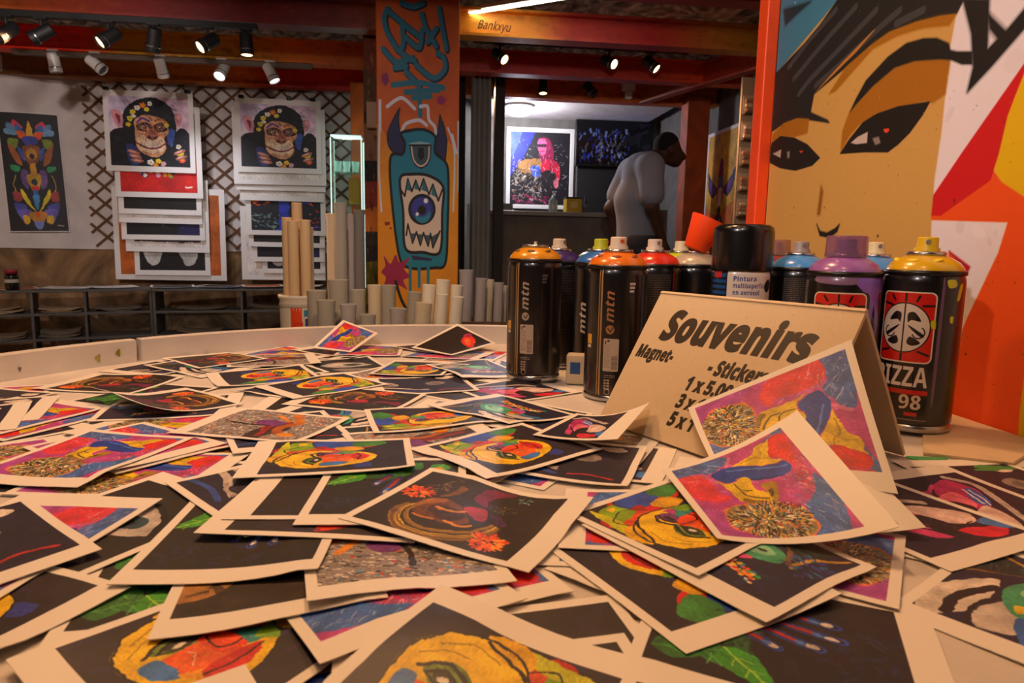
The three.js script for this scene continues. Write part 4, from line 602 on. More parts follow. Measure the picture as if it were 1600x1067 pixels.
art('G', (q) => {
  q.r('#221c34', 0, 0, 100, 100); q.dabs(70, ['#1a1628', '#2c2648', '#241e30'], 0, 0, 100, 100, 16, 5, null, 0.6);
  q.f('#b4a8a4', -4, 34, 8, 30, 16, 38, 20, 48, 12, 56, -4, 54); q.f('#8a807e', 2, 46, 12, 44, 16, 52, 6, 56); q.l('#3a3030', 1.2, 2, 42, 9, 39, 12, 44); q.l('#3a3030', 1, 3, 49, 8, 50); q.l('#c8bab0', 7, -4, 64, 14, 67, 28, 74); q.l('#a89c94', 4, 26, 73, 36, 79, 44, 79); q.l('#d8ccc2', 1.6, -4, 62, 14, 65, 30, 73); for (const k of [0, 1, 2, 3]) q.l('#c0b2a8', 1.5, 43, 78 + k, 50, 77 + k * 2.4); q.f('#8a807c', 54, 36, 70, 30, 76, 44, 66, 54, 54, 50); q.f('#6a6260', 60, 40, 68, 36, 70, 46, 62, 48); q.l('#2a4a9a', 5, -2, 90, 24, 86, 50, 92); q.l('#b02a2a', 3, 60, 88, 76, 84, 92, 90); q.f('#e0d4c8', 70, 8, 86, 4, 92, 14, 78, 18);
});
art('H', (q) => {
  q.r('#1c1630', 0, 0, 100, 100); q.dabs(60, ['#161226', '#241c40', '#2a1a30'], 0, 0, 100, 100, 16, 5, null, 0.6);
  q.l('#b8aca8', 6, 6, 20, 24, 10, 54, 26, 84, 44); q.f('#b0286a', 10, 24, 30, 18, 50, 36, 64, 52, 50, 70, 30, 60, 16, 44); q.f('#e86a8a', 30, 44, 48, 46, 58, 60, 48, 74, 36, 66); q.f('#3a62c8', 26, 22, 42, 26, 56, 40, 50, 46, 36, 36); q.l('#e8e4ee', 1.6, 28, 30, 40, 36, 52, 42); q.l('#e8e4ee', 1.2, 30, 26, 44, 32, 56, 40); q.f('#e0c4c0', 56, 44, 76, 48, 96, 66, 84, 78, 66, 74, 60, 60); q.f('#1c0e18', 44, 62, 56, 56, 64, 70, 60, 92, 50, 100, 46, 80); q.f('#d8203a', 58, 82, 80, 84, 96, 90, 80, 98, 62, 94); q.f('#3a7ac8', 86, 78, 106, 76, 106, 92, 92, 90); q.l('#2a1018', 1.2, 66, 76, 74, 78, 84, 76); q.l('#d84a8a', 3, 16, 46, 26, 62, 38, 76); q.f('#c83a7a', 24, 62, 40, 74, 44, 88, 32, 82);
});
art('I', (q) => {
  q.r('#2a1e14', 0, 0, 100, 100); q.f('#a8743a', -6, 44, 20, 40, 34, 52, 20, 80, -6, 84); for (let i = 0; i < 16; i++) q.e(pick(['#d8a0a0', '#c08088', '#e8bcb4', '#8a5058']), rr(0, 32), rr(10, 36), 5, 4, rnd() * 3); for (let i = 0; i < 70; i++) q.e(pick(['#c89a2a', '#8a6a1e', '#e8c050', '#6a9a90', '#4a6a5a']), rr(26, 98), 36 + rr(-8, 10), rr(1.4, 3)); q.dabs(60, ['#3a2a1a', '#1a120c'], 0, 55, 100, 45, 12, 4, null, 0.6); q.f('#6a9a90', 28, 30, 40, 26, 44, 36, 34, 40);
});
art('J', (q) => {
  q.r('#261b19', 0, 0, 100, 100); q.dabs(50, ['#1e1514', '#30221e', '#2a2034'], 0, 0, 100, 100, 16, 5, null, 0.6); q.f('#e8321a', 48, 96, 58, 60, 76, 46, 90, 52, 82, 74, 62, 92); q.f('#ff6a3a', 56, 84, 64, 62, 76, 54, 74, 70); q.f('#b02a5a', 78, 44, 90, 38, 96, 46, 88, 54); q.dabs(20, ['#2a2a6a'], 0, 84, 100, 16, 10, 3, 0, 0.5);
});
art('K', (q) => {
  q.r('#1e1a1c', 0, 0, 100, 100); q.f('#b8b0aa', 10, 40, 36, 24, 70, 34, 90, 54, 60, 66, 26, 62); q.f('#d8d2cc', 20, 44, 44, 34, 66, 42, 50, 54); q.f('#2a4a5a', 46, 42, 68, 40, 74, 52, 52, 56); q.e('#101418', 58, 48, 6, 4); q.l('#0e0c0e', 4, 8, 42, 36, 22, 72, 32, 92, 54); q.f('#8a807a', 20, 74, 60, 78, 90, 90, 40, 96);
});
const artMat = {};
for (const k in artTex) artMat[k] = phys(0xffffff, 0.5, { map: artTex[k], clearcoat: 0.12, clearcoatRoughness: 0.4 });

// ---------------------------------------------------------------- the pile of prints: each card settles on what lies under it
const HX0 = -0.62, HZ0 = -1.2, HC = 0.004, HNX = 300, HNZ = 320, HM = new Float32Array(HNX * HNZ);
const cellOf = (x, z) => { const i = Math.round((x - HX0) / HC), j = Math.round((z - HZ0) / HC); return i < 0 || j < 0 || i >= HNX || j >= HNZ ? -1 : j * HNX + i; };
const CARD_S = 0.095, CARD_L = 0.118, EPS = 0.00055;
function layCard(x, z, th, design, wide, label, group, curl = null) {
  const lr = 'LRtb'.includes(wide), W = lr ? CARD_L : CARD_S, H = lr ? CARD_S : CARD_L;
  const m = [0.0045, 0.0045, 0.0045, 0.0045]; m['TRBL'.indexOf(wide.toUpperCase())] = 0.0135;
  const ax = Math.cos(th), az = Math.sin(th), nu = 10, nv = 10, zs = [];
  const wx = (s, t) => [x + ax * (s - 0.5) * W - az * (t - 0.5) * H, z + az * (s - 0.5) * W + ax * (t - 0.5) * H];
  for (let j = 0; j <= nv; j++) for (let i = 0; i <= nu; i++) {
    let top = 0; const [px, pz] = wx(i / nu, j / nv);
    for (let a = -1; a <= 1; a++) for (let b = -1; b <= 1; b++) { const k = cellOf(px + a * 0.005, pz + b * 0.005); if (k >= 0) top = Math.max(top, HM[k]); }
    zs.push(top + EPS);
  }
  let cur = zs.slice(); const R = nu + 1;
  for (let it = 0; it < 9; it++) {   // stiff paper: smooth, but never below what it rests on
    const nx = cur.slice();
    for (let j = 0; j <= nv; j++) for (let i = 0; i <= nu; i++) {
      let s = 0, n = 0; for (const [a, b] of [[1, 0], [-1, 0], [0, 1], [0, -1]]) { const ii = i + a, jj = j + b; if (ii >= 0 && jj >= 0 && ii <= nu && jj <= nv) { s += cur[jj * R + ii]; n++; } }
      nx[j * R + i] = Math.max(zs[j * R + i], s / n);
    }
    cur = nx;
  }
  const c = curl ?? { e: rr(0, 0.0014), ang: rnd() * 6.28, corner: rr(0, 0.0025), ci: Math.floor(rnd() * 4) };
  const ht = (s, t) => {
    const fi = Math.min(nu - 1e-6, s * nu), fj = Math.min(nv - 1e-6, t * nv), i = Math.floor(fi), j = Math.floor(fj), a = fi - i, b = fj - j;
    const h = cur[j * R + i] * (1 - a) * (1 - b) + cur[j * R + i + 1] * a * (1 - b) + cur[(j + 1) * R + i] * (1 - a) * b + cur[(j + 1) * R + i + 1] * a * b;
    const k = Math.max(0, (s - 0.5) * Math.cos(c.ang) + (t - 0.5) * Math.sin(c.ang)) * 2, q = [[s, t], [1 - s, t], [1 - s, 1 - t], [s, 1 - t]][c.ci];
    return h + c.e * k * k + c.corner * Math.pow(Math.max(0, 1 - (q[0] + q[1]) * 1.6), 2) + (c.side ? c.side[4] * Math.pow(Math.max(0, c.side[0] * s + c.side[1] * (1 - s) + c.side[2] * t + c.side[3] * (1 - t) - 0.35), 2) : 0);
  };
  const pos = (s, t) => { const [px, pz] = wx(s, t); return [px - x, ht(s, t), pz - z]; };
  for (let j = 0; j <= 40; j++) for (let i = 0; i <= 40; i++) { const [px, pz] = wx(i / 40, j / 40), k = cellOf(px, pz); if (k >= 0) HM[k] = Math.max(HM[k], ht(i / 40, j / 40)); }
  const o = mesh('art_print', sheetGeometry(pos, W, H, m, nu, nv), artMat[design]);
  o.position.set(x, TABLE_Y, z);
  return tag(o, label, 'print', group);
}
// prints buried at the bottom of the pile
{
  const keys = Object.keys(artMat), clear = [[0.125, -0.80], [0.2, -0.71], [0.17, -0.9], [0.24, -0.94], [0.21, -0.84], [0.27, -0.8], [0.34, -0.88], [0.33, -0.82], [0.35, -0.73], [0.44, -0.8], [0.43, -0.73], [0.39, -0.59], [0.45, -0.56], [0.48, -0.7], [0.25, -0.6], [0.3, -0.55], [0.33, -0.5], [0.46, -0.5], [0.44, -0.44], [0.36, -0.6], [0.2, -0.64], [0.42, -0.28], [0.37, -0.25], [0.45, -0.35]];
  let n = 0, tries = 0;
  while (n < 26 && tries++ < 2000) {
    const x = rr(-0.45, 0.42), z = rr(-1.02, -0.14);
    if (Math.hypot(x - TC[0], z - TC[1]) > TR - 0.082 || clear.some(([a, b]) => Math.hypot(a - x, b - z) < 0.1)) continue;
    layCard(x, z, rnd() * 6.283, pick(keys), pick(['T', 'R', 'B', 'L']), 'art print almost wholly buried at the bottom of the pile', 'buried prints'); n++;
  }
}
const CARDS = [
  [-0.0637,-0.2191,-0.104,"A","R","dandelion print with a large blue arm, cut by the bottom edge at the left"],
  [0.4084,-0.4092,-0.045,"G","T","print with a blank grey margin beside the foot of the price sign"],
  [0.0457,-0.2184,-0.131,"J","B","black print with a red streak behind the bottom yellow-haired print"],
  [0.0029,-0.3283,1.24,"A","R","pink strip of a print between the confetti print and the bottom yellow-haired print"],
  [-0.2261,-0.6,0.354,"J","R","dark print showing through the gap beside the topmost left dandelion print"],
  [-0.1161,-0.3255,-0.177,"F","B","print of bright green leaves near the bottom left corner"],
  [0.3535,-0.3839,1.405,"H","L","navy print at the right edge behind the pink neon face print"],
  [0.2832,-0.2529,-0.534,"E","L","print of white and blue swirls with a green face at the lower right edge"],
  [0.1323,-0.3172,0.826,"D","B","grey confetti print showing as a small triangle under the upside-down figure print"],
  [-0.3842,-0.9408,-1.106,"G","L","dark print touching the rim just right of the rim joint"],
  [-0.4774,-0.7343,-0.276,"A","B","pink sliver of a print at the left edge near the rim"],
  [-0.3648,-0.5898,-0.881,"G","R","dark print showing as a strip above the topmost left dandelion print"],
  [-0.1678,-1.0403,-0.996,"C","B","small brown triangle of a print against the back rim"],
  [0.0978,-0.7395,-0.5,"H","R","pink and navy print under the foot of the leftmost spray can"],
  [-0.0831,-0.2612,-0.81,"B","L","dark print at the very bottom left corner under the upside-down face"],
  [0.0262,-0.1987,-0.094,"K","L","print with a blank corner right of the blue-cornered dandelion print, bottom edge"],
  [-0.0262,-0.3081,1.085,"A","R","pink and blue dandelion print whose blue corner points to the bottom edge, left of centre"],
  [0.1492,-0.2439,0.505,"F","R","black print with green leaves and blue fingers at the bottom edge, right of centre"],
  [-0.0744,-0.3275,-0.153,"I","B","brown print with a pink flower and golden beads near the bottom left"],
  [-0.3293,-0.9923,0.422,"C","R","dark brown print against the table rim at the left"],
  [-0.3542,-0.6307,2.019,"A","L","thin blue and red strip of a print left of the curled straw halo print"],
  [-0.3124,-0.5016,2.347,"A","L","purple sliver of a print behind the topmost left dandelion print"],
  [-0.2128,-1.0239,-1.024,"A","B","pink and yellow print against the back rim, left"],
  [-0.0181,-0.3407,-0.21,"D","B","print of a reclining figure on grey confetti in front of the straw halo print"],
  [-0.0964,-0.1734,-0.54,"G","R","dark print of which one white corner pokes up at the bottom edge, left"],
  [-0.2028,-0.4738,0.189,"A","R","pink dandelion print half under the topmost left dandelion print"],
  [-0.1761,-0.3906,0.589,"K","T","black print with a grey eye showing as a small triangle, left"],
  [0.1266,-0.4942,0.479,"H","R","pink, red and black print left of the topmost dandelion print"],
  [0.2925,-0.3607,-0.286,"H","B","navy print of a pink neon face at the right edge"],
  [0.1169,-0.352,-2.97,"A","R","upside-down red and yellow figure print right of the straw halo print"],
  [-0.474,-0.7086,0.406,"G","B","dark navy print at the left edge in front of the pink sliver"],
  [-0.3818,-0.6428,0.449,"A","L","narrow red, blue and yellow print left of the curled straw halo print"],
  [-0.2248,-0.5422,0.749,"A","L","print with a blue-violet triangle right of the topmost left dandelion print"],
  [-0.1766,-1.1597,0.605,"H","L","navy print leaning low against the back rim, left of centre"],
  [-0.0773,-0.5245,-0.319,"E","B","print with a teal corner under the confetti figure print"],
  [0.0601,-0.993,0.395,"A","B","pink and blue print against the back rim beside the leftmost spray can"],
  [0.0201,-0.9091,0.444,"D","B","grey print under the upside-down yellow-haired print in the back half"],
  [-0.2322,-0.5976,1.995,"A","B","blue sliver of a print left of the purple figure print"],
  [0.1247,-0.5309,0.531,"D","R","confetti print between the yellow-haired print and the long-edged swirl print"],
  [0.0108,-0.2082,0.6,"B","T","print of a yellow-haired woman with rainbow streaks, cut by the bottom edge"],
  [-0.2121,-0.2934,-2.664,"B","L","print of an upside-down yellow-haired face at the bottom left corner"],
  [-0.223,-0.3653,1.83,"A","L","red, yellow and blue figure print right of the pale navy figure print"],
  [-0.2365,-0.536,0.68,"A","R","red print of which only a triangle shows beside the topmost left dandelion print"],
  [0.0545,-0.4966,0.61,"A","L","small red and blue triangle of a print between two navy ones, right of centre"],
  [0.2256,-0.4203,0.486,"J","L","dark print with a wide white margin tucked under the topmost dandelion print"],
  [0.1946,-0.3325,-0.891,"A","T","dandelion print on purple right of the bead collar print"],
  [0.1232,-0.3058,1.198,"B","R","print of a yellow and rainbow head below the bead collar print"],
  [0.1359,-0.3613,-2.894,"A","R","blue dandelion print with a wide white left margin, right of the straw halo print"],
  [-0.2909,-0.8942,-2.486,"E","L","print of white swirls and beads behind the left straw halo prints"],
  [-0.4139,-0.6454,-0.296,"G","R","dark print with a slanting white margin, second from the left edge"],
  [-0.2503,-0.6689,-0.124,"E","R","dark print with orange beads under the curled straw halo print"],
  [-0.2164,-0.9397,-0.277,"D","R","grey confetti print near the back rim, left of centre"],
  [0.0271,-0.9972,-1.199,"A","B","blue and pink figure print in the back half, left of the spray cans"],
  [0.0499,-0.5352,0.483,"D","L","confetti print with a white margin behind the yellow-haired print at centre"],
  [-0.125,-0.5748,-0.385,"G","B","print with a blank margin left of the sideways yellow-haired print"],
  [-0.0835,-0.4335,0.698,"H","R","violet-navy print between the straw halo print and the sideways yellow-haired print"],
  [-0.1429,-0.7557,0.38,"H","R","navy print under the curled straw halo print, right side"],
  [-0.2525,-0.5067,0.284,"A","B","pink dandelion print lying on top at the left edge"],
  [-0.0993,-0.3654,1.591,"F","R","large black print with a green leaf and blue fingertips, left of centre in front"],
  [-0.0455,-0.4159,0.288,"H","B","dark print of which a long white edge shows below the straw halo print"],
  [-0.3614,-0.7927,0.243,"C","L","brown straw halo print near the left rim joint"],
  [-0.4171,-0.6093,-0.379,"G","R","dark print with a broad white right margin at the left edge"],
  [-0.0915,-1.0341,-1.558,"A","R","dandelion print lying flat near the back rim, left of centre"],
  [0.011,-1.1043,0.73,"H","R","dark print with pink streaks against the back rim"],
  [-0.0118,-0.7722,-0.194,"G","L","pale grey figure print in the middle of the pile, back half"],
  [0.0324,-0.6331,0.4,"D","L","grey confetti print in front of the pale grey figure print"],
  [0.0873,-0.6147,0.678,"E","B","print of white swirls with a long white edge, left of the curled pink-lip print"],
  [0.0265,-0.4877,2.305,"A","L","dandelion print under the yellow-haired print behind the straw halo print"],
  [-0.0988,-0.4266,0.886,"G","R","navy print under the left corner of the straw halo print"],
  [-0.2405,-0.3512,-0.766,"G","B","navy print with a pale reclining figure at the left edge"],
  [-0.0609,-0.3939,0.13,"J","L","black print with a wide white left margin lying across the large black leaf print"],
  [0.0986,-0.4845,0.456,"G","L","navy print with a pale grey hand, below the curled pink-lip print"],
  [0.1548,-0.323,1.068,"E","b","navy print of a green face with a bead collar, below the topmost dandelion print"],
  [0.1526,-0.3584,-2.122,"B","B","yellow-haired face print just left of the topmost dandelion print"],
  [-0.0185,-0.8785,-2.915,"B","B","upside-down yellow-haired print in the back half, left of the spray cans"],
  [-0.2026,-0.8272,1.131,"B","B","strip of a print in blue, red and green at the back left of centre"],
  [0.0589,-0.8648,-0.4,"E","B","white and green face print next to the foot of the leftmost spray can"],
  [-0.0764,-0.6957,0.389,"C","L","dark magenta straw halo print right of the purple figure print"],
  [-0.0031,-0.532,-0.355,"D","R","confetti print with an orange figure behind the sideways yellow-haired print"],
  [-0.054,-0.414,0.076,"J","L","black print with a red feather and wide white margin, left of centre"],
  [-0.2616,-0.687,2.351,"C","B","brown straw halo print with its left edge curled up, left half of the pile"],
  [-0.3007,-0.9485,2.404,"C","B","brown straw halo print furthest back at the left"],
  [-0.1237,-0.7645,0.9,"B","B","yellow-haired face print turned right, behind the confetti print with the purple figure"],
  [0.0017,-0.6112,2.96,"B","L","dark print with a yellow banana-like streak of hair, centre of the pile"],
  [0.0905,-0.1575,0.503,"K","T","print with a pale grey shape on the leaves of the bottom black print"],
  [-0.0249,-0.4156,1.621,"F","R","black print with a green leaf tip just left of the straw halo print"],
  [0.0585,-0.4991,-2.168,"B","T","yellow-haired face print lying behind the straw halo print"],
  [-0.1453,-0.5889,1.913,"D","B","grey confetti print with an orange and purple figure, left of centre"],
  [0.0695,-0.637,-2.222,"E","R","print of a white swirling face with beads, left of the price sign"],
  [0.0235,-0.3733,-0.997,"C","B","brown face in a golden straw halo with orange blossoms, centre of the pile"],
  [-0.0728,-0.4854,-1.644,"B","T","sideways yellow-haired face print with a wide white margin, left of the straw halo"]
];
for (const [x, z, th, d, w, label] of CARDS) {
  const rho = Math.hypot(x - TC[0], z - TC[1]), lim = TR - 0.079, k = rho > lim ? lim / rho : 1;
  let curl = null;
  if (/curls up towards/.test(label)) curl = { e: 0, ang: 0, corner: 0, ci: 0, side: [1, 0, 0, 0.15, 0.055] };
  if (/left edge curled up/.test(label)) curl = { e: 0.002, ang: 0, corner: 0, ci: 0, side: [1, 0, 0, 0, 0.03] };
  layCard(TC[0] + (x - TC[0]) * k, TC[1] + (z - TC[1]) * k, th, d, w, label, 'art prints strewn on the round table', curl);
}
// prints that stand up: four corners TL, TR, BR, BL and a bow along the normal
function bentCard(c, design, m, bow, label, pw = 1) {
  const [a, b, d, e] = c, W = Math.hypot(b[0] - a[0], b[1] - a[1], b[2] - a[2]), H = Math.hypot(e[0] - a[0], e[1] - a[1], e[2] - a[2]), o = c[3];
  const pos = (s0, t) => [0, 1, 2].map((k) => { const s = k === 1 ? Math.pow(s0, pw) : s0; return (1 - s) * (1 - t) * a[k] + s * (1 - t) * b[k] + s * t * d[k] + (1 - s) * t * e[k] - o[k] + (k === 1 ? -bow * 4 * s0 * (1 - s0) : 0); });
  const q = mesh('art_print', sheetGeometry(pos, W, H, m, 12, 12), artMat[design]); q.position.set(...o);
  return tag(q, label, 'print', 'art prints strewn on the round table');
}
const thin = [0.0045, 0.0045, 0.0045, 0.0045];
bentCard([[0.1376, 0.7075, -0.606], [0.1895, 0.731, -0.549], [0.141, 0.7195, -0.478], [0.0835, 0.7095, -0.528]], 'H', [0.0045, 0.02, 0.0045, 0.0045], 0, 'navy print with pink lips whose white end curls up towards the price sign', 2);
bentCard([[0.20, 0.7185, -0.437], [0.268, 0.744, -0.412], [0.2795, 0.709, -0.329], [0.205, 0.7075, -0.336]], 'J', [0.0045, 0.012, 0.0045, 0.0045], 0.003, 'black print wedged between the two dandelion prints at the price sign');
// the print leaning on the sign is turned a quarter: its own top is at the right
bentCard([[0.296, 0.802, -0.436], [0.2775, 0.7205, -0.351], [0.199, 0.711, -0.432], [0.2105, 0.734, -0.515]].map((v) => v), 'A', [0.0045, 0.014, 0.0045, 0.0045], 0.002, 'dandelion print standing against the front of the price sign');
bentCard([[0.1584, 0.7125, -0.426], [0.2571, 0.752, -0.4321], [0.2424, 0.722, -0.3032], [0.1506, 0.7115, -0.3193]], 'A', [0.0045, 0.0155, 0.0045, 0.0045], 0.006, 'topmost dandelion print, its far corner lifted, in front of the price sign');
bentCard([[-0.176, 0.709, -1.012], [-0.142, 0.7415, -1.1], [-0.085, 0.722, -1.085], [-0.118, 0.705, -0.995]], 'A', thin, 0, 'pink and blue print leaning up over the back rim, left');
bentCard([[-0.03, 0.708, -1.02], [0.043, 0.737, -1.095], [0.102, 0.712, -1.04], [0.03, 0.705, -0.965]], 'J', thin, 0, 'dark red print leaning up over the back rim, right');

// ---------------------------------------------------------------- the folded price sign
{
  const Bq = [0.157, -0.599], d = [0.4312, 0.9023], w = [0.1361, -0.06504], L = 0.205, h = 0.12, up = Math.hypot(w[0] / 2, w[1] / 2, h);
  const t = thing('price_sign', 'beige tent-shaped souvenir price sign with black lettering among the spray cans', 'sign', [Bq[0], TABLE_Y + 0.003, Bq[1]]);
  const face = tex(1025, 709, (c, W, H) => {
    const k = W / L, y = (v) => H - v * k;
    c.fillStyle = '#dac4a0'; c.fillRect(0, 0, W, H); speck(c, W, H, 60, ['#b98a58', '#a87650'], 0.1, 0.4, 1, 5); speck(c, W, H, 2600, ['#e2cfae', '#d0b890'], 0.1, 0.3, 1, 9);
    const word = (s, x0, base, x1, cap, skew) => { c.save(); c.font = 'bold 100px sans-serif'; const ww = c.measureText(s).width, sx = (x1 - x0) * k / ww, sy = cap * k / 72; c.transform(sx, 0, -skew * sy, sy, x0 * k, y(base)); c.fillStyle = '#241a12'; c.fillText(s, 0, 0); c.lineWidth = 8; c.strokeStyle = '#241a12'; c.strokeText(s, 0, 0); c.restore(); };
    word('Souvenirs', 0.024, 0.092, 0.176, 0.030, 0.16);
    word('Magnet-', 0.006, 0.0705, 0.052, 0.0125, 0.1); word('- Stickers', 0.094, 0.0675, 0.152, 0.0135, 0.14);
    word('1 x 5.000', 0.079, 0.0495, 0.134, 0.0125, 0.12); word('3 x 1', 0.079, 0.0325, 0.107, 0.0125, 0.12); word('5 x 1', 0.079, 0.0155, 0.107, 0.0125, 0.12);
  });
  // local axes: along = d, panels lean together at the ridge
  const panel = (o, lean, mat, uvFlip) => {
    const T = 0.003, g = new THREE.BufferGeometry(), P = [], UV = [], I = [];
    const n = new THREE.Vector3(d[0], 0, d[1]).cross(new THREE.Vector3(lean[0], h, lean[1])).normalize(); if (n.y > 0) n.negate();
    const v = (s, q, k) => [o[0] + d[0] * L * s + lean[0] * q + n.x * k, h * q + n.y * k, o[1] + d[1] * L * s + lean[1] * q + n.z * k];
    const quad = (a, b, c2, e, uv) => { const i = P.length / 3; P.push(...a, ...b, ...c2, ...e); UV.push(...(uv ?? [0.01, 0.99, 0.02, 0.99, 0.02, 0.98, 0.01, 0.98])); I.push(i, i + 1, i + 2, i, i + 2, i + 3); };
    quad(v(0, 0, 0), v(1, 0, 0), v(1, 1, 0), v(0, 1, 0), [0, 0, 1, 0, 1, 1, 0, 1]); quad(v(1, 0, T), v(0, 0, T), v(0, 1, T), v(1, 1, T));
    quad(v(0, 0, T), v(0, 0, 0), v(0, 1, 0), v(0, 1, T)); quad(v(1, 0, 0), v(1, 0, T), v(1, 1, T), v(1, 1, 0)); quad(v(0, 1, 0), v(1, 1, 0), v(1, 1, T), v(0, 1, T)); quad(v(0, 0, T), v(1, 0, T), v(1, 0, 0), v(0, 0, 0));
    g.setAttribute('position', new THREE.Float32BufferAttribute(P, 3)); g.setAttribute('uv', new THREE.Float32BufferAttribute(UV, 2)); g.setIndex(I); g.computeVertexNormals();
    return g;
  };
  mesh('front_panel', panel([0, 0], [w[0] / 2, w[1] / 2]), phys(0xffffff, 0.5, { map: face, side: THREE.DoubleSide }), t);
  mesh('back_panel', panel([w[0], w[1]], [-w[0] / 2, -w[1] / 2]), phys(0xdac4a0, 0.5, { side: THREE.DoubleSide }), t);
}
// ---------------------------------------------------------------- spray cans
const CR = 0.0328;
function canLabel(draw) { return tex(1024, 640, (c, w, h) => { c.fillStyle = '#121113'; c.fillRect(0, 0, w, h); draw(c, w, h); }); }
const vtext = (c, s, x, y, size, col, sx = 1) => { c.save(); c.translate(x, y); c.rotate(-Math.PI / 2); c.scale(sx, 1); c.fillStyle = col; c.font = 'italic bold ' + size + 'px sans-serif'; c.fillText(s, 0, 0); c.restore(); };
function fineprint(c, x, y, w, n, col, dy = 9) { c.fillStyle = col; for (let i = 0; i < n; i++) { let q = x; while (q < x + w) { const l = rr(4, 16); c.fillRect(q, y + i * dy, Math.min(l, x + w - q), 3); q += l + 4; } } }
function blackCanLabel(tint, logo) {
  return canLabel((c, w, h) => {
    // the label's front is at the middle of the canvas
    c.fillStyle = '#b8925c'; c.fillRect(408, 0, 5, h); c.fillRect(420, 0, 9, h); c.fillStyle = '#0a0a0b'; c.fillRect(430, 0, 3, h);
    c.beginPath(); c.arc(476, 300, 23, 0, 7); c.fillStyle = logo; c.fill(); c.strokeStyle = '#121113'; c.lineWidth = 5; c.beginPath(); c.moveTo(462, 292); c.lineTo(478, 310); c.lineTo(492, 288); c.stroke();
    vtext(c, 'mtn', 494, 270, 70, logo, 1.15);
    c.fillStyle = '#c9b9a4'; c.beginPath(); c.roundRect(444, 345, 82, 165, 6); c.fill(); c.fillStyle = '#1a1a1e'; c.fillRect(452, 356, 6, 18); c.fillRect(464, 352, 12, 10); fineprint(c, 450, 380, 30, 13, '#7a6a5c'); for (let i = 0; i < 22; i++) c.fillRect(488, 432 + i * 3.2, 32, rr(1, 2.4));
    c.fillStyle = '#c9b9a4'; fineprint(c, 450, 530, 60, 2, '#b8a890'); for (let i = 0; i < 4; i++) { c.fillRect(452, 552 + i * 14, 12, 9); c.fillRect(468, 552 + i * 14, 14, 9); } c.beginPath(); c.arc(470, 616, 14, 0, 7); c.lineWidth = 3; c.strokeStyle = '#c9b9a4'; c.stroke();
    c.fillStyle = tint; for (let i = 0; i < 3; i++) c.fillRect(572, 66 + i * 18, 34 - i * 4, 12);
    fineprint(c, 690, 90, 120, 44, '#4a4440'); vtext(c, 'mtn', 250, 420, 90, '#cfc4b4', 1.1);
    c.fillStyle = '#e0b020'; c.fillRect(330, 330, 36, 50); c.fillStyle = '#d8d0c4'; c.fillRect(332, 384, 30, 16);
  });
}
const mkMat = (map, r = 0.3) => phys(0xffffff, r, { map, clearcoat: 0.6, clearcoatRoughness: 0.12 });
const labels = {
  mtn: mkMat(blackCanLabel('#5a5450', '#b9aa98')), mtn2: mkMat(blackCanLabel('#c8beb4', '#b07a4c')),
  fine: mkMat(canLabel((c, w, h) => { fineprint(c, 430, 40, 170, 60, '#7a726c', 10); c.fillStyle = '#b01a12'; c.fillRect(620, 30, 10, 200); vtext(c, 'mtn', 330, 300, 80, '#c9bdb0', 1.1); })),
  side: mkMat(canLabel((c) => { vtext(c, 'MTN', 470, 330, 74, '#cfc8bc', 0.9); c.fillStyle = '#cdb08a'; c.fillRect(590, 60, 60, 180); })),
  orange: mkMat(canLabel((c, w, h) => { c.fillStyle = '#1d5f96'; c.fillRect(360, 0, 330, h); c.fillStyle = '#e8d8b8'; c.fillRect(380, 90, 270, 260); c.fillStyle = '#e0941a'; c.beginPath(); c.arc(500, 200, 90, 0, 7); c.fill(); c.lineWidth = 14; c.strokeStyle = '#b83014'; c.beginPath(); c.arc(500, 200, 60, 1, 5); c.stroke(); c.fillStyle = '#c8281a'; c.fillRect(380, 350, 270, 60); }, 1)),
  white: mkMat(canLabel((c, w, h) => {
    c.fillStyle = '#161a22'; c.fillRect(0, 0, w, h); c.fillStyle = '#1a4a86'; for (let i = 0; i < 14; i++) c.fillRect(280, 20 + i * 30, 110, 18); c.fillStyle = '#b8262a'; c.fillRect(300, 8, 60, 34);
    c.fillStyle = '#d8ccbc'; c.fillRect(398, 0, 270, h); c.fillStyle = '#20357a'; c.font = 'bold 36px sans-serif'; c.fillText('Pintura', 430, 56); c.fillText('multisuperficie', 430, 92, 200); c.fillText('en aerosol', 430, 128, 150); c.beginPath(); c.arc(436, 170, 17, 0, 7); c.fill(); fineprint(c, 466, 160, 170, 3, '#3a4a86', 12); fineprint(c, 440, 205, 200, 30, '#5a5450', 10);
    c.fillStyle = '#16161a'; c.beginPath(); c.ellipse(640, 80, 26, 34, 0.4, 0, 7); c.fill(); c.fillStyle = '#16161a'; c.fillRect(668, 0, 120, h);
  })),
};
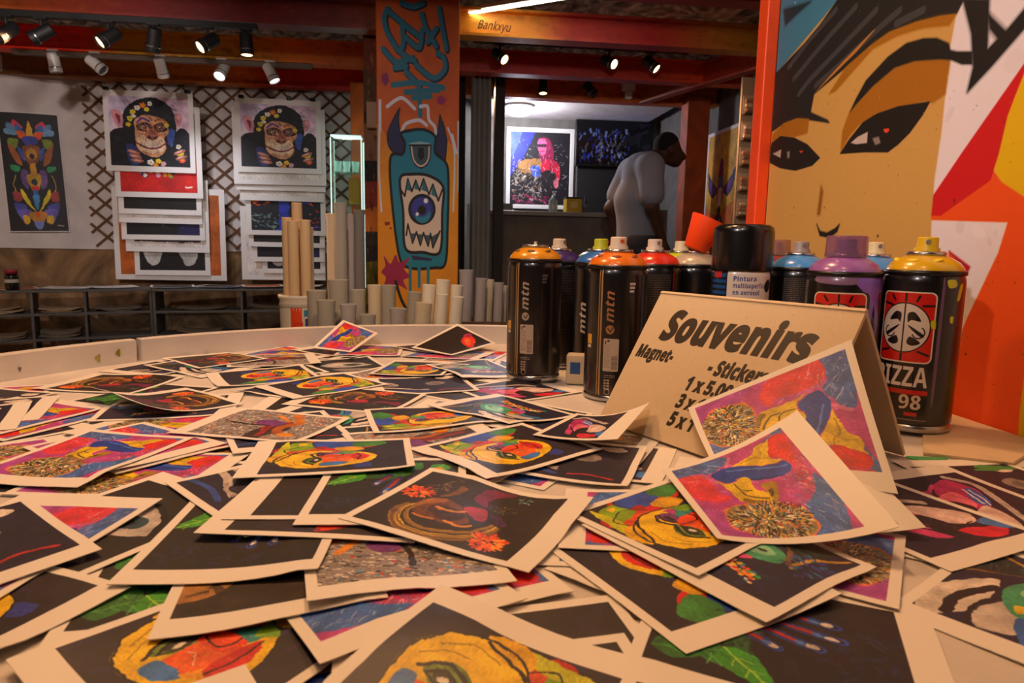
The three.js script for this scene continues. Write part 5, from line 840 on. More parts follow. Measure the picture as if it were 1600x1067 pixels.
function pizzaLabel(drip) {
  return mkMat(canLabel((c, w, h) => {
    const X = 390, Y = 70, W = 236, H = 300;
    c.fillStyle = '#e0cfba'; c.beginPath(); c.roundRect(X, Y, W, H, 26); c.fill(); c.fillStyle = '#d01f14'; c.beginPath(); c.roundRect(X + 6, Y + 6, W - 12, H - 12, 22); c.fill();
    c.save(); c.beginPath(); c.roundRect(X + 6, Y + 6, W - 12, H - 12, 22); c.clip(); c.strokeStyle = '#141012'; c.lineWidth = 9; for (const [a, b, e, f] of [[400, 120, 450, 130], [440, 84, 460, 110], [560, 84, 548, 112], [620, 126, 570, 128], [404, 330, 450, 318], [614, 336, 566, 318], [505, 76, 505, 112], [505, 330, 505, 366]]) { c.beginPath(); c.moveTo(a, b); c.lineTo(e, f); c.stroke(); } c.restore();
    const cx = 505, cy = 222, R = 104; c.beginPath(); c.arc(cx, cy, R, 0, 7); c.fillStyle = '#ded0be'; c.fill(); c.lineWidth = 5; c.strokeStyle = '#141012'; c.stroke();
    c.fillStyle = '#141012'; c.fillRect(cx - 3, cy - R, 6, 2 * R);
    for (const s of [-1, 1]) { c.save(); c.translate(cx, cy); c.scale(s, 1); smooth(c, [[-14, -60], [-40, -66], [-66, -30], [-30, -34], [-16, -24]]); c.fill(); smooth(c, [[-80, 26], [-20, -12], [-30, 4], [-70, 36]]); c.fill(); smooth(c, [[-70, 60], [-30, 36], [-18, 62], [-40, 74]]); c.fill(); c.lineWidth = 5; c.beginPath(); c.arc(-60, 18, 24, 0.3, 4.2); c.stroke(); c.restore(); }
    c.fillStyle = '#e0d2c0'; c.font = 'bold 118px sans-serif'; c.save(); c.translate(388, 470); c.scale(0.72, 1); c.fillText('PIZZA', 0, 0, 330); c.restore(); c.fillStyle = '#c81a14'; c.fillRect(392, 484, 232, 20); c.fillStyle = '#ded0be'; c.font = 'bold 84px sans-serif'; c.fillText('98', 512, 566, 112); c.fillStyle = '#c81a14'; c.fillRect(540, 580, 50, 16); c.fillStyle = '#8a8078'; c.fillRect(470, 610, 160, 4);
    for (const [col, pts] of drip) { c.fillStyle = col; smooth(c, pts); c.fill(); }
  }));
}
labels.yellow = pizzaLabel([['#c8c414', [[660, 20], [700, 18], [706, 44], [670, 50]]], ['#c8c414', [[728, 40], [750, 36], [736, 96], [718, 100]]], ['#c8c414', [[690, 168], [706, 170], [704, 196], [690, 192]]], ['#c8c414', [[608, 190], [626, 186], [628, 222], [612, 216]]], ['#6a4a6a', [[640, 60], [652, 60], [652, 500], [640, 500]]]]);
labels.purple = pizzaLabel([['#8a5fc0', [[560, 0], [760, 0], [740, 60], [700, 80], [712, 230], [690, 250], [670, 120], [650, 260], [634, 250], [640, 90], [600, 60]]], ['#8a5fc0', [[620, 260], [660, 210], [700, 260], [680, 320], [660, 290], [640, 330]]], ['#8a6a86', [[400, 0], [560, 0], [560, 36], [400, 30]]]]);
// o: x, z, dome colour, label, turn of the label, nozzle kind
function sprayCan(o) {
  const t = thing('spray_can', o.name, 'spray can', [o.x, TABLE_Y + (o.y ?? 0.0008), o.z], o.turn ?? 0, 'spray cans behind the price sign');
  const body = lathe([[CR - 0.0022, 0.006], [CR, 0.009], [CR, 0.1345], [CR - 0.0006, 0.1385], [CR - 0.002, 0.1415]], 48);
  // u from the angle (the middle of the label faces the viewer), v from the height
  const uv = body.attributes.uv, bp = body.attributes.position; for (let i = 0; i < uv.count; i++) uv.setXY(i, Math.floor(i / 5) / 48, (bp.getY(i) - 0.006) / 0.1355);
  body.rotateY(Math.PI);
  const b = mesh('body', body, labels[o.label], t);
  mesh('base_rim', lathe([[0, 0.004], [CR - 0.008, 0.003], [CR - 0.004, 0.0], [CR - 0.0005, 0.0005], [CR + 0.0002, 0.004], [CR - 0.001, 0.0065], [CR - 0.0024, 0.0068]], 48), M.steel, t);
  mesh('shoulder_rim', lathe([[CR - 0.002, 0.1405], [CR + 0.0003, 0.1418], [CR + 0.0003, 0.1445], [CR - 0.0016, 0.1455]], 48), o.cap === 'tall' ? M.blackmat : M.black, t);
  const dm = phys(o.dome, 0.28, { clearcoat: 0.5, clearcoatRoughness: 0.15 });
  if (o.cap === 'tall') {
    mesh('cap', lathe([[CR + 0.0004, 0.1405], [CR + 0.0012, 0.142], [CR + 0.0004, 0.183], [CR - 0.0006, 0.1885], [CR - 0.004, 0.1915], [CR - 0.010, 0.1922], [0, 0.1922]], 48), phys(0x0d0d0e, 0.25, { clearcoat: 0.3 }), t);
    return t;
  }
  const dome = mesh('dome', lathe([[CR - 0.0016, 0.1445], [CR - 0.0022, 0.1475], [CR - 0.006, 0.1525], [CR - 0.0125, 0.1565], [CR - 0.0165, 0.1582], [0.0135, 0.1588]], 48), dm, t);
  if (o.smudge) for (let i = 0; i < 3; i++) { const g = new THREE.SphereGeometry(0.0032, 10, 6); g.scale(1.6, 0.35, 0.8); const m = mesh('paint_smudge', g, std(o.smudge, 0.5), dome); const a = -0.9 + i * 0.8; m.position.set(Math.sin(a) * (CR - 0.009), 0.1543, Math.cos(a) * (CR - 0.009)); m.rotation.set(0.45, a, 0); }
  mesh('valve_ring', lathe([[0.0148, 0.1582], [0.0162, 0.1592], [0.0162, 0.1612], [0.0145, 0.1622], [0.0118, 0.1616], [0.0112, 0.1602], [0, 0.1602]], 36), M.steel, t);
  if (o.nozzle) {
    const nz = mesh('nozzle', lathe([[0.0104, 0.1605], [0.0104, 0.1650], [0.0088, 0.1658], [0.0086, 0.1738], [0.0076, 0.1750], [0, 0.1752]], 28), std(o.nozzle, 0.45), t);
    const dot = mesh('spray_hole', (() => { const g = new THREE.CylinderGeometry(0.0022, 0.0022, 0.0008, 14); g.rotateX(Math.PI / 2); g.translate(0, 0.1705, 0.0088); return g; })(), std(o.dot ?? 0x8a7a66, 0.5), nz); dot.rotation.y = o.dotTurn ?? 0.4;
  } else mesh('valve_stem', cyl(0.0018, 0.0018, 0.006, 0, 0.1628, 0, 12), M.white, t);
  if (o.clear) { const g = mergeGeometries([lathe([[0.0185, 0.1585], [0.0178, 0.1768], [0.0168, 0.1782], [0, 0.1784]], 36)]); mesh('clear_cap', g, phys(o.clear, 0.12, { transmission: 0.75, thickness: 0, side: THREE.DoubleSide }), t); }
  return t;
}
const canList = [
  { x: 0.125, z: -0.802, y: 0.0045, dome: 0xd9930f, label: 'mtn', turn: -0.25, smudge: 0x5a3a0a, name: 'black spray can with amber top and no nozzle, leftmost of the cans' },
  { x: 0.174, z: -0.905, dome: 0x3a2a6a, label: 'fine', nozzle: 0xd8c8b4, turn: 0.3, name: 'black spray can with dark purple top behind the leftmost can' },
  { x: 0.238, z: -0.947, dome: 0xb8c414, label: 'fine', turn: 0.2, name: 'spray can with lime green top and bare valve, furthest back' },
  { x: 0.217, z: -0.846, dome: 0x2f6ab8, label: 'mtn', turn: 0.9, nozzle: 0xb8c01c, dot: 0xe8601a, name: 'spray can with blue top and lime nozzle behind the orange one' },
  { x: 0.2005, z: -0.7063, dome: 0xe07410, label: 'mtn2', turn: -0.22, nozzle: 0xe0cbb0, dot: 0xd8501a, smudge: 0x8a3408, name: 'black spray can with orange top standing left of the price sign' },
  { x: 0.272, z: -0.797, dome: 0xd02a0e, label: 'fine', turn: -0.2, nozzle: 0xd8c4b0, name: 'spray can with red top right behind the orange one' },
  { x: 0.347, z: -0.905, dome: 0xc0c81a, label: 'fine', turn: 0, nozzle: 0xd8c8a8, name: 'spray can with lime green top right of the red one' },
  { x: 0.336, z: -0.824, dome: 0xb8a890, label: 'side', turn: -0.1, name: 'spray can with a grey top under the tilted orange cup' },
  { x: 0.352, z: -0.728, dome: 0x111111, label: 'white', turn: -0.2, cap: 'tall', name: 'spray can with a tall black cap and white label' },
  { x: 0.441, z: -0.82, dome: 0x8a3a34, label: 'orange', turn: -0.1, nozzle: 0xb04a5a, clear: 0xd8b8a8, name: 'spray can with a clear cap and blue and yellow label' },
  { x: 0.428, z: -0.738, dome: 0x4a92d8, label: 'fine', turn: -0.5, nozzle: 0x9a8c88, name: 'spray can with light blue top beside the clear-capped one' },
  { x: 0.3865, z: -0.588, y: 0.0008, dome: 0x9a62a8, label: 'purple', turn: -0.62, nozzle: 0x8a4a9a, clear: 0xc8a0c0, name: 'black spray can with purple top and purple drips behind the price sign' },
  { x: 0.488, z: -0.69, dome: 0x4490d4, label: 'fine', turn: -0.5, nozzle: 0xe0d0a0, name: 'spray can with light blue top against the mural' },
  { x: 0.4475, z: -0.5615, y: 0.0036, dome: 0xd9ac0c, label: 'yellow', turn: -1.0, nozzle: 0xe0b80c, smudge: 0xf0d020, name: 'black spray can with yellow top and round red and white emblem' },
];
canList.forEach(sprayCan);
{ // tilted fluorescent orange cup on the grey-topped can
  const g = lathe([[0.0001, 0], [0.016, 0], [0.0265, 0.046], [0.0255, 0.046], [0.015, 0.0015], [0.0001, 0.0015]], 36);
  const o = mesh('orange_cup', g, std(0xff4a0a, 0.45, { side: THREE.DoubleSide })); o.position.set(0.331, TABLE_Y + 0.1645, -0.817); o.rotation.set(0.1, 0, -0.42); o.scale.setScalar(0.88);
  tag(o, 'bright orange plastic cup standing tilted on a spray can', 'cup');
}
{ // small cream box with a blue mark between the two front cans
  const t = thing('sticker_box', 'small cream box with a blue mark behind the orange-topped can', 'box', [0.178, TABLE_Y + 0.001, -0.778], -0.3);
  mesh('carton', rbox(0.03, 0.036, 0.02, 0.002, 0, 0.018, 0), std(0xe0cda8, 0.6), t);
  mesh('mark', rbox(0.012, 0.014, 0.0008, 0.0003, -0.004, 0.02, 0.0104), std(0x2a5a9a, 0.6), t);
}
// ---------------------------------------------------------------- trellis, banner and hanging prints on the back wall
{
  const t = thing('wooden_trellis', 'brown expanding wooden trellis fixed across the white wall', 'trellis', [0, 0, -5.2]);
  const x0 = -2.4, x1 = -0.58, y0 = 0.82, y1 = 2.0, dx = 0.138, sl = 0.86, half = 0.03;
  const clip = (c, s) => { // y = s*(x-c): ends inside the rectangle
    let a = x0 - half, b = x1 + 0.01; const ya = y0, yb = y1, q0 = ya / s + c, q1 = yb / s + c; a = Math.max(a, Math.min(q0, q1)); b = Math.min(b, Math.max(q0, q1)); return b - a > 0.06 ? [a, b] : null;
  };
  for (const s of [sl, -sl]) for (let k = -40; k < 90; k++) {
    const c = -4.6 + k * dx, r = clip(c, s); if (!r) continue;
    const A = [r[0], s * (r[0] - c)], Bq = [r[1], s * (r[1] - c)], L = Math.hypot(Bq[0] - A[0], Bq[1] - A[1]);
    const m = mesh('slat', box(L, 0.016, 0.008), M.slat, t); m.position.set((A[0] + Bq[0]) / 2, (A[1] + Bq[1]) / 2, s > 0 ? 0.010 : 0.019); m.rotation.z = Math.atan2(Bq[1] - A[1], Bq[0] - A[0]);
  }
}
function hung(name, w, h, map, p, turn, label, cat, m, bow = 0.01, group, tilt = 0) {
  const pos = (s, t) => [(s - 0.5) * w, -t * h, bow * Math.sin(Math.PI * s) * 0.5 + bow * t * t];
  const o = mesh(name, sheetGeometry(pos, w, h, m, 10, 8, 0.0012), std(0xffffff, 0.6, { map }));
  o.position.set(...p); o.rotation.set(0, turn, tilt);
  return tag(o, label, cat, group);
}
const framed = (w, h, draw) => tex(w, h, (c) => { c.fillStyle = '#ece6e2'; c.fillRect(0, 0, w, h); c.save(); c.beginPath(); c.rect(3, 3, w - 6, h - 6); c.clip(); draw(painter(c, 3, 3, w - 6, h - 6), c); c.restore(); painterly(c, w, h); });
const banner = framed(256, 560, (q) => {
  q.r('#141214', 0, 0, 100, 100);
  for (const s of [-1, 1]) {
    const x = (v) => 50 + s * v;
    for (const [c, a, b, d, e] of [['#5a86b0', 34, 8, 14, 14], ['#d83a5a', 24, 6, 10, 12], ['#6a9ac0', 38, 13, 16, 17], ['#3a62a0', 20, 9, 8, 16]]) q.f(c, x(a), b, x(d), e, x(d + 10), e + 2, x(a + 4), b + 4);
    q.f('#e85a1a', x(22), 15, x(8), 16, x(8), 21, x(18), 21); q.f('#7a8a2a', x(36), 22, x(20), 22, x(26), 30, x(36), 30); q.f('#a85a2a', x(38), 26, x(30), 40, x(18), 44, x(22), 34); q.f('#3a5ab0', x(24), 28, x(10), 34, x(14), 40); q.f('#2fa060', x(38), 44, x(24), 45, x(24), 49, x(36), 48); q.l('#c8a83a', 1.6, x(30), 52, x(36), 60, x(30), 68, x(20), 70); q.f('#6a4a8a', x(20), 48, x(8), 50, x(12), 64, x(22), 58); q.f('#a03a3a', x(38), 66, x(24), 68, x(26), 74, x(38), 74); q.f('#e0c81a', x(26), 64, x(20), 66, x(4), 82, x(2), 84, x(10), 80, x(22), 72); q.f('#4a4aa8', x(38), 76, x(18), 78, x(22), 86, x(34), 86); q.f('#6a5ab8', x(34), 82, x(12), 82, x(16), 92, x(26), 92); q.f('#e0b020', x(26), 87, x(16), 87, x(14), 92, x(24), 94);
  }
  q.f('#e0a41a', 50, 6, 44, 20, 56, 20); q.f('#3a3a9a', 38, 20, 62, 20, 60, 26, 40, 26); q.f('#8a4a2a', 36, 28, 64, 28, 58, 42, 42, 42); q.e('#c88a2a', 50, 34, 9, 5); q.e('#2a1a1a', 50, 36, 4, 2.4); q.r('#d0921a', 45, 42, 10, 9); q.f('#c8941a', 38, 52, 62, 52, 56, 64, 44, 64); q.e('#1a2a3a', 50, 58, 5, 2.6); q.f('#d8301a', 44, 62, 56, 62, 50, 68); q.f('#2a6ab8', 46, 66, 54, 66, 50, 78); q.f('#3a8ac0', 44, 70, 56, 70, 50, 82); q.f('#c8821a', 36, 84, 64, 84, 58, 92, 42, 92); q.f('#e8501a', 46, 84, 54, 84, 50, 88); q.f('#7a8ad0', 42, 92, 58, 92, 54, 98, 46, 98); q.r('#b0a090', 82, 95, 10, 0.8);
});
{
  const a = Math.atan2(0.33, 0.9), n = [Math.sin(a), Math.cos(a)], px = -2.86, k = (-2.42 - px) / Math.cos(a);
  hung('totem_banner', 0.345, 0.80, banner, [-2.42 - Math.cos(a) * 0.34 + n[0] * 0.012, 1.715, -5.2 + Math.sin(a) * 0.34 + n[1] * 0.012], a, 'long black banner with a colourful symmetrical totem of animals', 'banner', [0, 0, 0, 0], 0.02, null, 0.03);
}
const ape = framed(512, 480, (q, c) => {
  const g = c.createLinearGradient(0, 0, 0, 480); q.r('#dccbd8', 0, 0, 100, 100); q.f('#e8c4dc', 60, -10, 110, -10, 110, 50, 80, 30); q.f('#d4c4e0', -10, -10, 40, -10, 10, 30, -10, 40);
  q.f('#17171f', -4, 110, -2, 60, 10, 46, 24, 50, 34, 80, 40, 110); q.f('#17171f', 60, 110, 74, 70, 88, 44, 102, 56, 104, 110); q.f('#17171f', 18, 110, 20, 60, 16, 34, 24, 14, 44, 2, 62, 2, 78, 14, 84, 34, 82, 62, 76, 110);
  q.f('#d8909c', 3, 20, 14, 22, 18, 34, 14, 46, 6, 36); q.f('#8a3a4a', 8, 26, 14, 28, 13, 40); q.f('#d8909c', 82, 26, 90, 22, 92, 32, 86, 42); q.f('#3a5ab0', 74, 46, 82, 48, 78, 70, 72, 62); q.f('#2a3a7a', 20, 70, 32, 72, 36, 96, 24, 96);
  q.f('#e0a070', 32, 34, 44, 26, 60, 28, 72, 34, 74, 50, 68, 60, 70, 74, 60, 86, 46, 84, 34, 74, 32, 52); q.f('#f0c8a0', 36, 58, 52, 52, 68, 60, 68, 74, 58, 82, 44, 80, 34, 70); q.f('#f4dcc0', 40, 64, 54, 60, 66, 66, 62, 76, 46, 76);
  q.l('#6a3aa0', 2.4, 35, 37, 42, 31, 50, 35); q.l('#c8741a', 2.4, 58, 34, 66, 31, 72, 37); q.f('#3a1c22', 34, 40, 44, 36, 53, 40, 52, 48, 42, 50, 35, 47); q.f('#3a1c22', 56, 40, 64, 36, 72, 40, 72, 47, 64, 50, 56, 48);
  for (const x of [44, 64]) { q.e('#b8765a', x, 44, 5.5, 3.4); q.e('#140c10', x, 44, 3, 2.6); q.e('#ffffff', x - 1, 43.2, 0.9, 0.7); q.l('#e0a888', 1.1, x - 7, 49.5, x, 51.5, x + 7, 49); q.l('#b85a4a', 0.8, x - 7, 52.5, x, 54, x + 7, 52); }
  q.f('#a85a48', 48, 46, 58, 46, 62, 57, 53, 62, 45, 57); q.e('#1e0c10', 50, 58, 2.6, 1.8, 0.4); q.e('#1e0c10', 57, 58, 2.6, 1.8, -0.4); q.l('#8a1e30', 2.2, 33, 66, 46, 73, 60, 73, 71, 65); q.l('#c86a5a', 1, 40, 78, 52, 82, 62, 79); q.dabs(110, ['#b05a3a', '#f0e0c8', '#8a3a4a', '#e0b080', '#6a2a3a', '#f4b070'], 34, 34, 36, 22, 5, 0.8, 1.4, 0.5); q.dabs(40, ['#f0d0b0', '#f8e4cc', '#e0a880'], 38, 62, 28, 6, 5, 0.8, 0.2, 0.6); q.dabs(160, ['#26263a', '#0e0e14', '#2a3050'], 18, 4, 64, 30, 6, 0.7, 0.6, 0.6); q.dabs(120, ['#26263a', '#0e0e14', '#2a3050'], 0, 60, 100, 40, 6, 0.7, 1.2, 0.5);
  const fl = (x, y, r, col) => { for (let k = 0; k < 5; k++) q.e(col, x + Math.cos(k * 1.257) * r, y + Math.sin(k * 1.257) * r, r * 0.8, r * 0.8); q.e('#e8b020', x, y, r * 0.6, r * 0.6); };
  [[30, 22, 3, '#e8d84a'], [36, 16, 3, '#f4f0ea'], [43, 12, 3.4, '#e8741a'], [48, 18, 2.6, '#e0d040'], [26, 32, 3, '#d8d02a'], [31, 28, 2.4, '#f0ece4'], [24, 40, 2.6, '#e0c020'], [52, 10, 2.6, '#f0f0ea'], [72, 40, 2.4, '#d8d04a'], [50, 94, 3.4, '#f0e8e0'], [60, 92, 3, '#e8c820'], [56, 98, 3, '#f08a1a'], [66, 96, 3, '#e8a8c0'], [88, 80, 3.4, '#e8c81a'], [90, 90, 3.4, '#e84a3a'], [86, 70, 2.6, '#f0ece4']].forEach(([x, y, r, col]) => fl(x, y, r * 0.72, col));
  for (const [x, y, a] of [[26, 80, 0.3], [28, 86, 0.2], [30, 92, 0.1], [84, 78, -0.4], [86, 86, -0.3]]) { q.e('#b06a5a', x + 3, y, 8, 3, a); q.e('#e0b0a0', x + 2, y - 0.6, 5, 1.2, a); }
});
const plainPrint = (base, extra) => framed(256, 256, (q) => { q.r(base, 0, 0, 100, 100); extra?.(q); });
const prints = {
  red: plainPrint('#c8201c', (q) => { q.r('#2a2a8a', 90, 0, 10, 24); q.r('#5a9a2a', 90, 24, 10, 14); q.r('#e05a1a', 90, 38, 10, 32); for (let i = 0; i < 40; i++) q.e(pick(['#e8e0d8', '#3a3a6a', '#e0a020', '#5aa040', '#d8a0c0']), 50 + rr(-26, 26), 70 + rr(-8, 10), 3, 2.4); q.r('#e8d0c0', 84, 92, 10, 2); }),
  black: plainPrint('#1a181a'), dark: plainPrint('#16141a', (q) => { q.r('#1e1c4a', 70, 0, 30, 100); q.dabs(40, ['#4a4a5a', '#8a8a90'], 50, 60, 30, 30, 6, 1, null, 0.5); }), eyes: plainPrint('#141214', (q) => { for (const x of [20, 74]) { q.f('#b8b4b0', x - 16, 60, x, 40, x + 18, 52, x + 12, 86, x, 94, x - 10, 84); q.e('#1a181a', x - 2, 58, 5, 5); q.e('#7a7674', x + 2, 66, 6, 8); } }),
  rust: plainPrint('#b85a1c', (q) => q.dabs(60, ['#a04a14', '#c86a24'], 0, 0, 100, 100, 12, 4, 1.5, 0.4)), white: plainPrint('#e4dcd4'), city: plainPrint('#1a1a24', (q) => { q.dabs(60, ['#e0701a', '#c83a1a'], 0, 0, 22, 40, 6, 3); q.dabs(40, ['#5a7a7a', '#8ab0a0'], 4, 60, 36, 34, 6, 3, null, 0.7); q.r('#2a3ab8', 40, 0, 14, 100); q.dabs(40, ['#2a4ac8', '#3a3a7a', '#1a1a3a'], 40, 0, 60, 100, 8, 3); q.dabs(20, ['#e0601a', '#b02a3a'], 84, 0, 16, 100, 6, 3); }),
  pale: plainPrint('#d8cfc8', (q) => q.r('#3a2a30', 4, 86, 92, 6)),
};
// each sheet of a rack: [x0, x1, top, bottom, print, label]
function rack(list, group) { list.forEach(([x0, x1, y1, y0, pr, label], i) => { const w = x1 - x0; hung('hanging_print', w, y1 - y0, pr === 'ape' ? ape : prints[pr], [(x0 + x1) / 2, y1, -4.965 - i * 0.017], 0, label, 'print', [0.035, 0.03, pr === 'ape' ? 0.035 : 0.03, 0.03], 0.008, group, rr(-0.006, 0.006)); }); }
const T1 = 'left rack of hanging prints', T2 = 'right rack of hanging prints';
rack([[-2.20, -1.62, 1.87, 1.335, 'ape', 'print of a flower-crowned ape in front of the left rack'], [-2.16, -1.585, 1.78, 1.165, 'red', 'red print showing just below the left ape print'], [-2.15, -1.60, 1.6, 1.05, 'black', 'black print, second below the left ape print'], [-2.16, -1.605, 1.5, 0.99, 'white', 'blank white edged print, third below the left ape print'], [-2.16, -1.60, 1.4, 0.875, 'dark', 'dark blue print, fourth below the left ape print'], [-2.14, -1.575, 1.3, 0.79, 'pale', 'pale print, fifth below the left ape print'], [-2.1, -1.585, 1.2, 0.625, 'eyes', 'black print with two white eyes at the bottom of the left rack'], [-2.235, -1.475, 1.24, 0.59, 'rust', 'rust-brown print at the back of the left rack']], T1);
rack([[-1.345, -0.77, 1.855, 1.355, 'ape', 'print of a flower-crowned ape in front of the right rack'], [-1.375, -0.745, 1.8, 1.275, 'white', 'blank white edged print just below the right ape print'], [-1.365, -0.75, 1.7, 1.235, 'pale', 'pale print, second below the right ape print'], [-1.345, -0.765, 1.6, 1.165, 'white', 'white print, third below the right ape print'], [-1.315, -0.76, 1.30, 0.925, 'city', 'night city print in blue and orange, fourth below the right ape print'], [-1.305, -0.77, 1.2, 0.84, 'black', 'black print, fifth below the right ape print'], [-1.29, -0.78, 1.1, 0.735, 'dark', 'dark print, sixth below the right ape print'], [-1.225, -0.78, 1.0, 0.65, 'eyes', 'dark print at the bottom of the right rack'], [-1.375, -0.78, 1.13, 0.60, 'white', 'white sheet at the back of the right rack']], T2);
for (const [x, y, l] of [[-2.17, 1.875, 'left ape print, left corner'], [-1.65, 1.875, 'left ape print, right corner'], [-1.3, 1.86, 'right ape print, left corner'], [-0.98, 1.86, 'right ape print, middle'], [-0.82, 1.86, 'right ape print, right corner']]) {
  const t = thing('binder_clip', 'black clip holding the ' + l, 'clip', [x, y, -4.955]); mesh('jaw', rbox(0.034, 0.022, 0.03, 0.004), M.black, t); mesh('lever', bar([-0.01, 0.01, 0.004], [0, 0.03, 0.012], 0.002), M.steel, t); mesh('lever', bar([0.01, 0.01, 0.004], [0, 0.03, 0.012], 0.002), M.steel, t);
}

// ---------------------------------------------------------------- low shelves with papers
function shelfUnit(name, len, p, turn, cols, label) {
  const t = thing(name, label, 'shelf', p, turn), H = 0.55, D = 0.30, b = 0.016;
  mesh('top_board', worldUV(rbox(len, b, D, 0.003, len / 2, H - b / 2, -D / 2)), M.shelf, t);
  for (const y of [0.395, 0.235, 0.07]) mesh('shelf_board', worldUV(rbox(len - 0.02, b, D - 0.01, 0.003, len / 2, y, -D / 2)), M.shelf, t);
  for (const c of cols) mesh('divider', worldUV(rbox(b, H - b - 0.002, D - 0.012, 0.003, c, (H - b) / 2, -D / 2)), M.shelf, t);
  return t;
}
const sa = 0.40, s1 = [-2.79, 0, -4.30], s2 = [-1.835, 0, -4.66], sb = 0.175;
shelfUnit('low_shelf', 1.02, s1, sa, [0.008, 0.36, 0.64, 1.012], 'low grey shelf unit below the totem banner');
shelfUnit('low_shelf', 1.35, s2, sb, [0.008, 0.55, 0.95, 1.342], 'low grey shelf unit below the hanging print racks');
const along = (p, turn, u, d) => [p[0] + Math.cos(turn) * u - Math.sin(turn) * d, p[2] - Math.sin(turn) * u - Math.cos(turn) * d];
function paperPile(p, turn, u, d, y, w, dp, n, mat, label) {
  const [x, z] = along(p, turn, u, d), t = thing('paper_pile', label, 'paper', [x, y, z], turn + rr(-0.05, 0.05), 'paper piles on the low shelves');
  for (let i = 0; i < n; i++) { const bowing = rr(0.004, 0.02); const pos = (s, q) => [(s - 0.5) * w, 0.004 + i * 0.007 + bowing * Math.pow(2 * Math.abs(s - 0.5), 2), (q - 0.5) * dp]; const m = mesh('sheet', sheetGeometry(pos, w, dp, [0, 0, 0, 0], 8, 2, 0.0035), mat, t); m.position.set(rr(-0.012, 0.012), 0, rr(-0.012, 0.012)); }
}
const pm = [std(0xb89a78, 0.85), std(0x8a7a68, 0.85), std(0x9a8468, 0.85)];
[[0.18, 0.403, 0.27, 4, 0, 'curled cream papers in the first bay from the left'], [0.5, 0.403, 0.24, 4, 0, 'curled cream papers in the second bay from the left'], [0.82, 0.403, 0.28, 3, 1, 'paper stack in the third bay, upper shelf'], [0.18, 0.243, 0.28, 3, 2, 'flat papers in the first bay, lower shelf'], [0.5, 0.243, 0.24, 5, 1, 'paper stack in the second bay, lower shelf']].forEach(([u, y, w, n, k, l]) => paperPile(s1, sa, u, 0.15, y, w * 0.88, 0.22, n, pm[k], l));
[[0.28, 0.403, 0.3, 2, 1, 'thin paper stack behind the gap of the two shelf units'], [0.75, 0.403, 0.3, 3, 1, 'grey papers on the right shelf unit, middle bay'], [0.28, 0.243, 0.3, 2, 1, 'dim papers on the lower right shelf']].forEach(([u, y, w, n, k, l]) => paperPile(s2, sb, u, 0.15, y, w * 0.9, 0.22, n, pm[k], l));
[[s1, sa, 0.25, 'rust', 0.5], [s1, sa, 0.55, 'white', -0.4], [s1, sa, 0.8, 'pale', 0.5], [s2, sb, 0.1, 'black', 0.35], [s2, sb, 0.4, 'dark', -0.5], [s2, sb, 0.68, 'rust', 0.3], [s2, sb, 0.95, 'pale', -0.35]].forEach(([p, t, u, pr, k], i) => {
  const [x, z] = along(p, t, u, 0.15), w = 0.27, d = 0.2, a = t + k * 0.5, ca = Math.cos(a), sa2 = Math.sin(a);
  const pos = (s, q) => { const lx = (s - 0.5) * w, lz = (q - 0.5) * d; return [ca * lx + sa2 * lz, 0.002 + 0.0022 * i + 0.004 * Math.pow(Math.abs(2 * s - 1), 3) + 0.002 * (1 - q), -sa2 * lx + ca * lz]; };
  const o = mesh('shelf_print', sheetGeometry(pos, w, d, [0.012, 0.012, 0.012, 0.012], 8, 4, 0.001), std(0xffffff, 0.7, { map: prints[pr] })); o.position.set(x, 0.5505, z);
  tag(o, 'print lying flat on the low shelves, ' + ORD[i] + ' from the left', 'print', 'prints on the low shelves');
});
{
  const [x, z] = along(s1, sa, 0.265, 0.06), t = thing('ink_jar', 'dark jar with a red lid at the left end of the low shelf', 'jar', [x, 0.551, z]);
  mesh('glass', lathe([[0, 0], [0.034, 0], [0.037, 0.006], [0.037, 0.085], [0.03, 0.098], [0, 0.098]], 28), phys(0x14100e, 0.2), t); mesh('lid', lathe([[0, 0.126], [0.03, 0.126], [0.034, 0.122], [0.034, 0.099], [0, 0.099]], 28), std(0x9a2a34, 0.5), t); mesh('label', cyl(0.0374, 0.0374, 0.02, 0, 0.055, 0, 28, true), std(0xb0a898, 0.7), t);
}

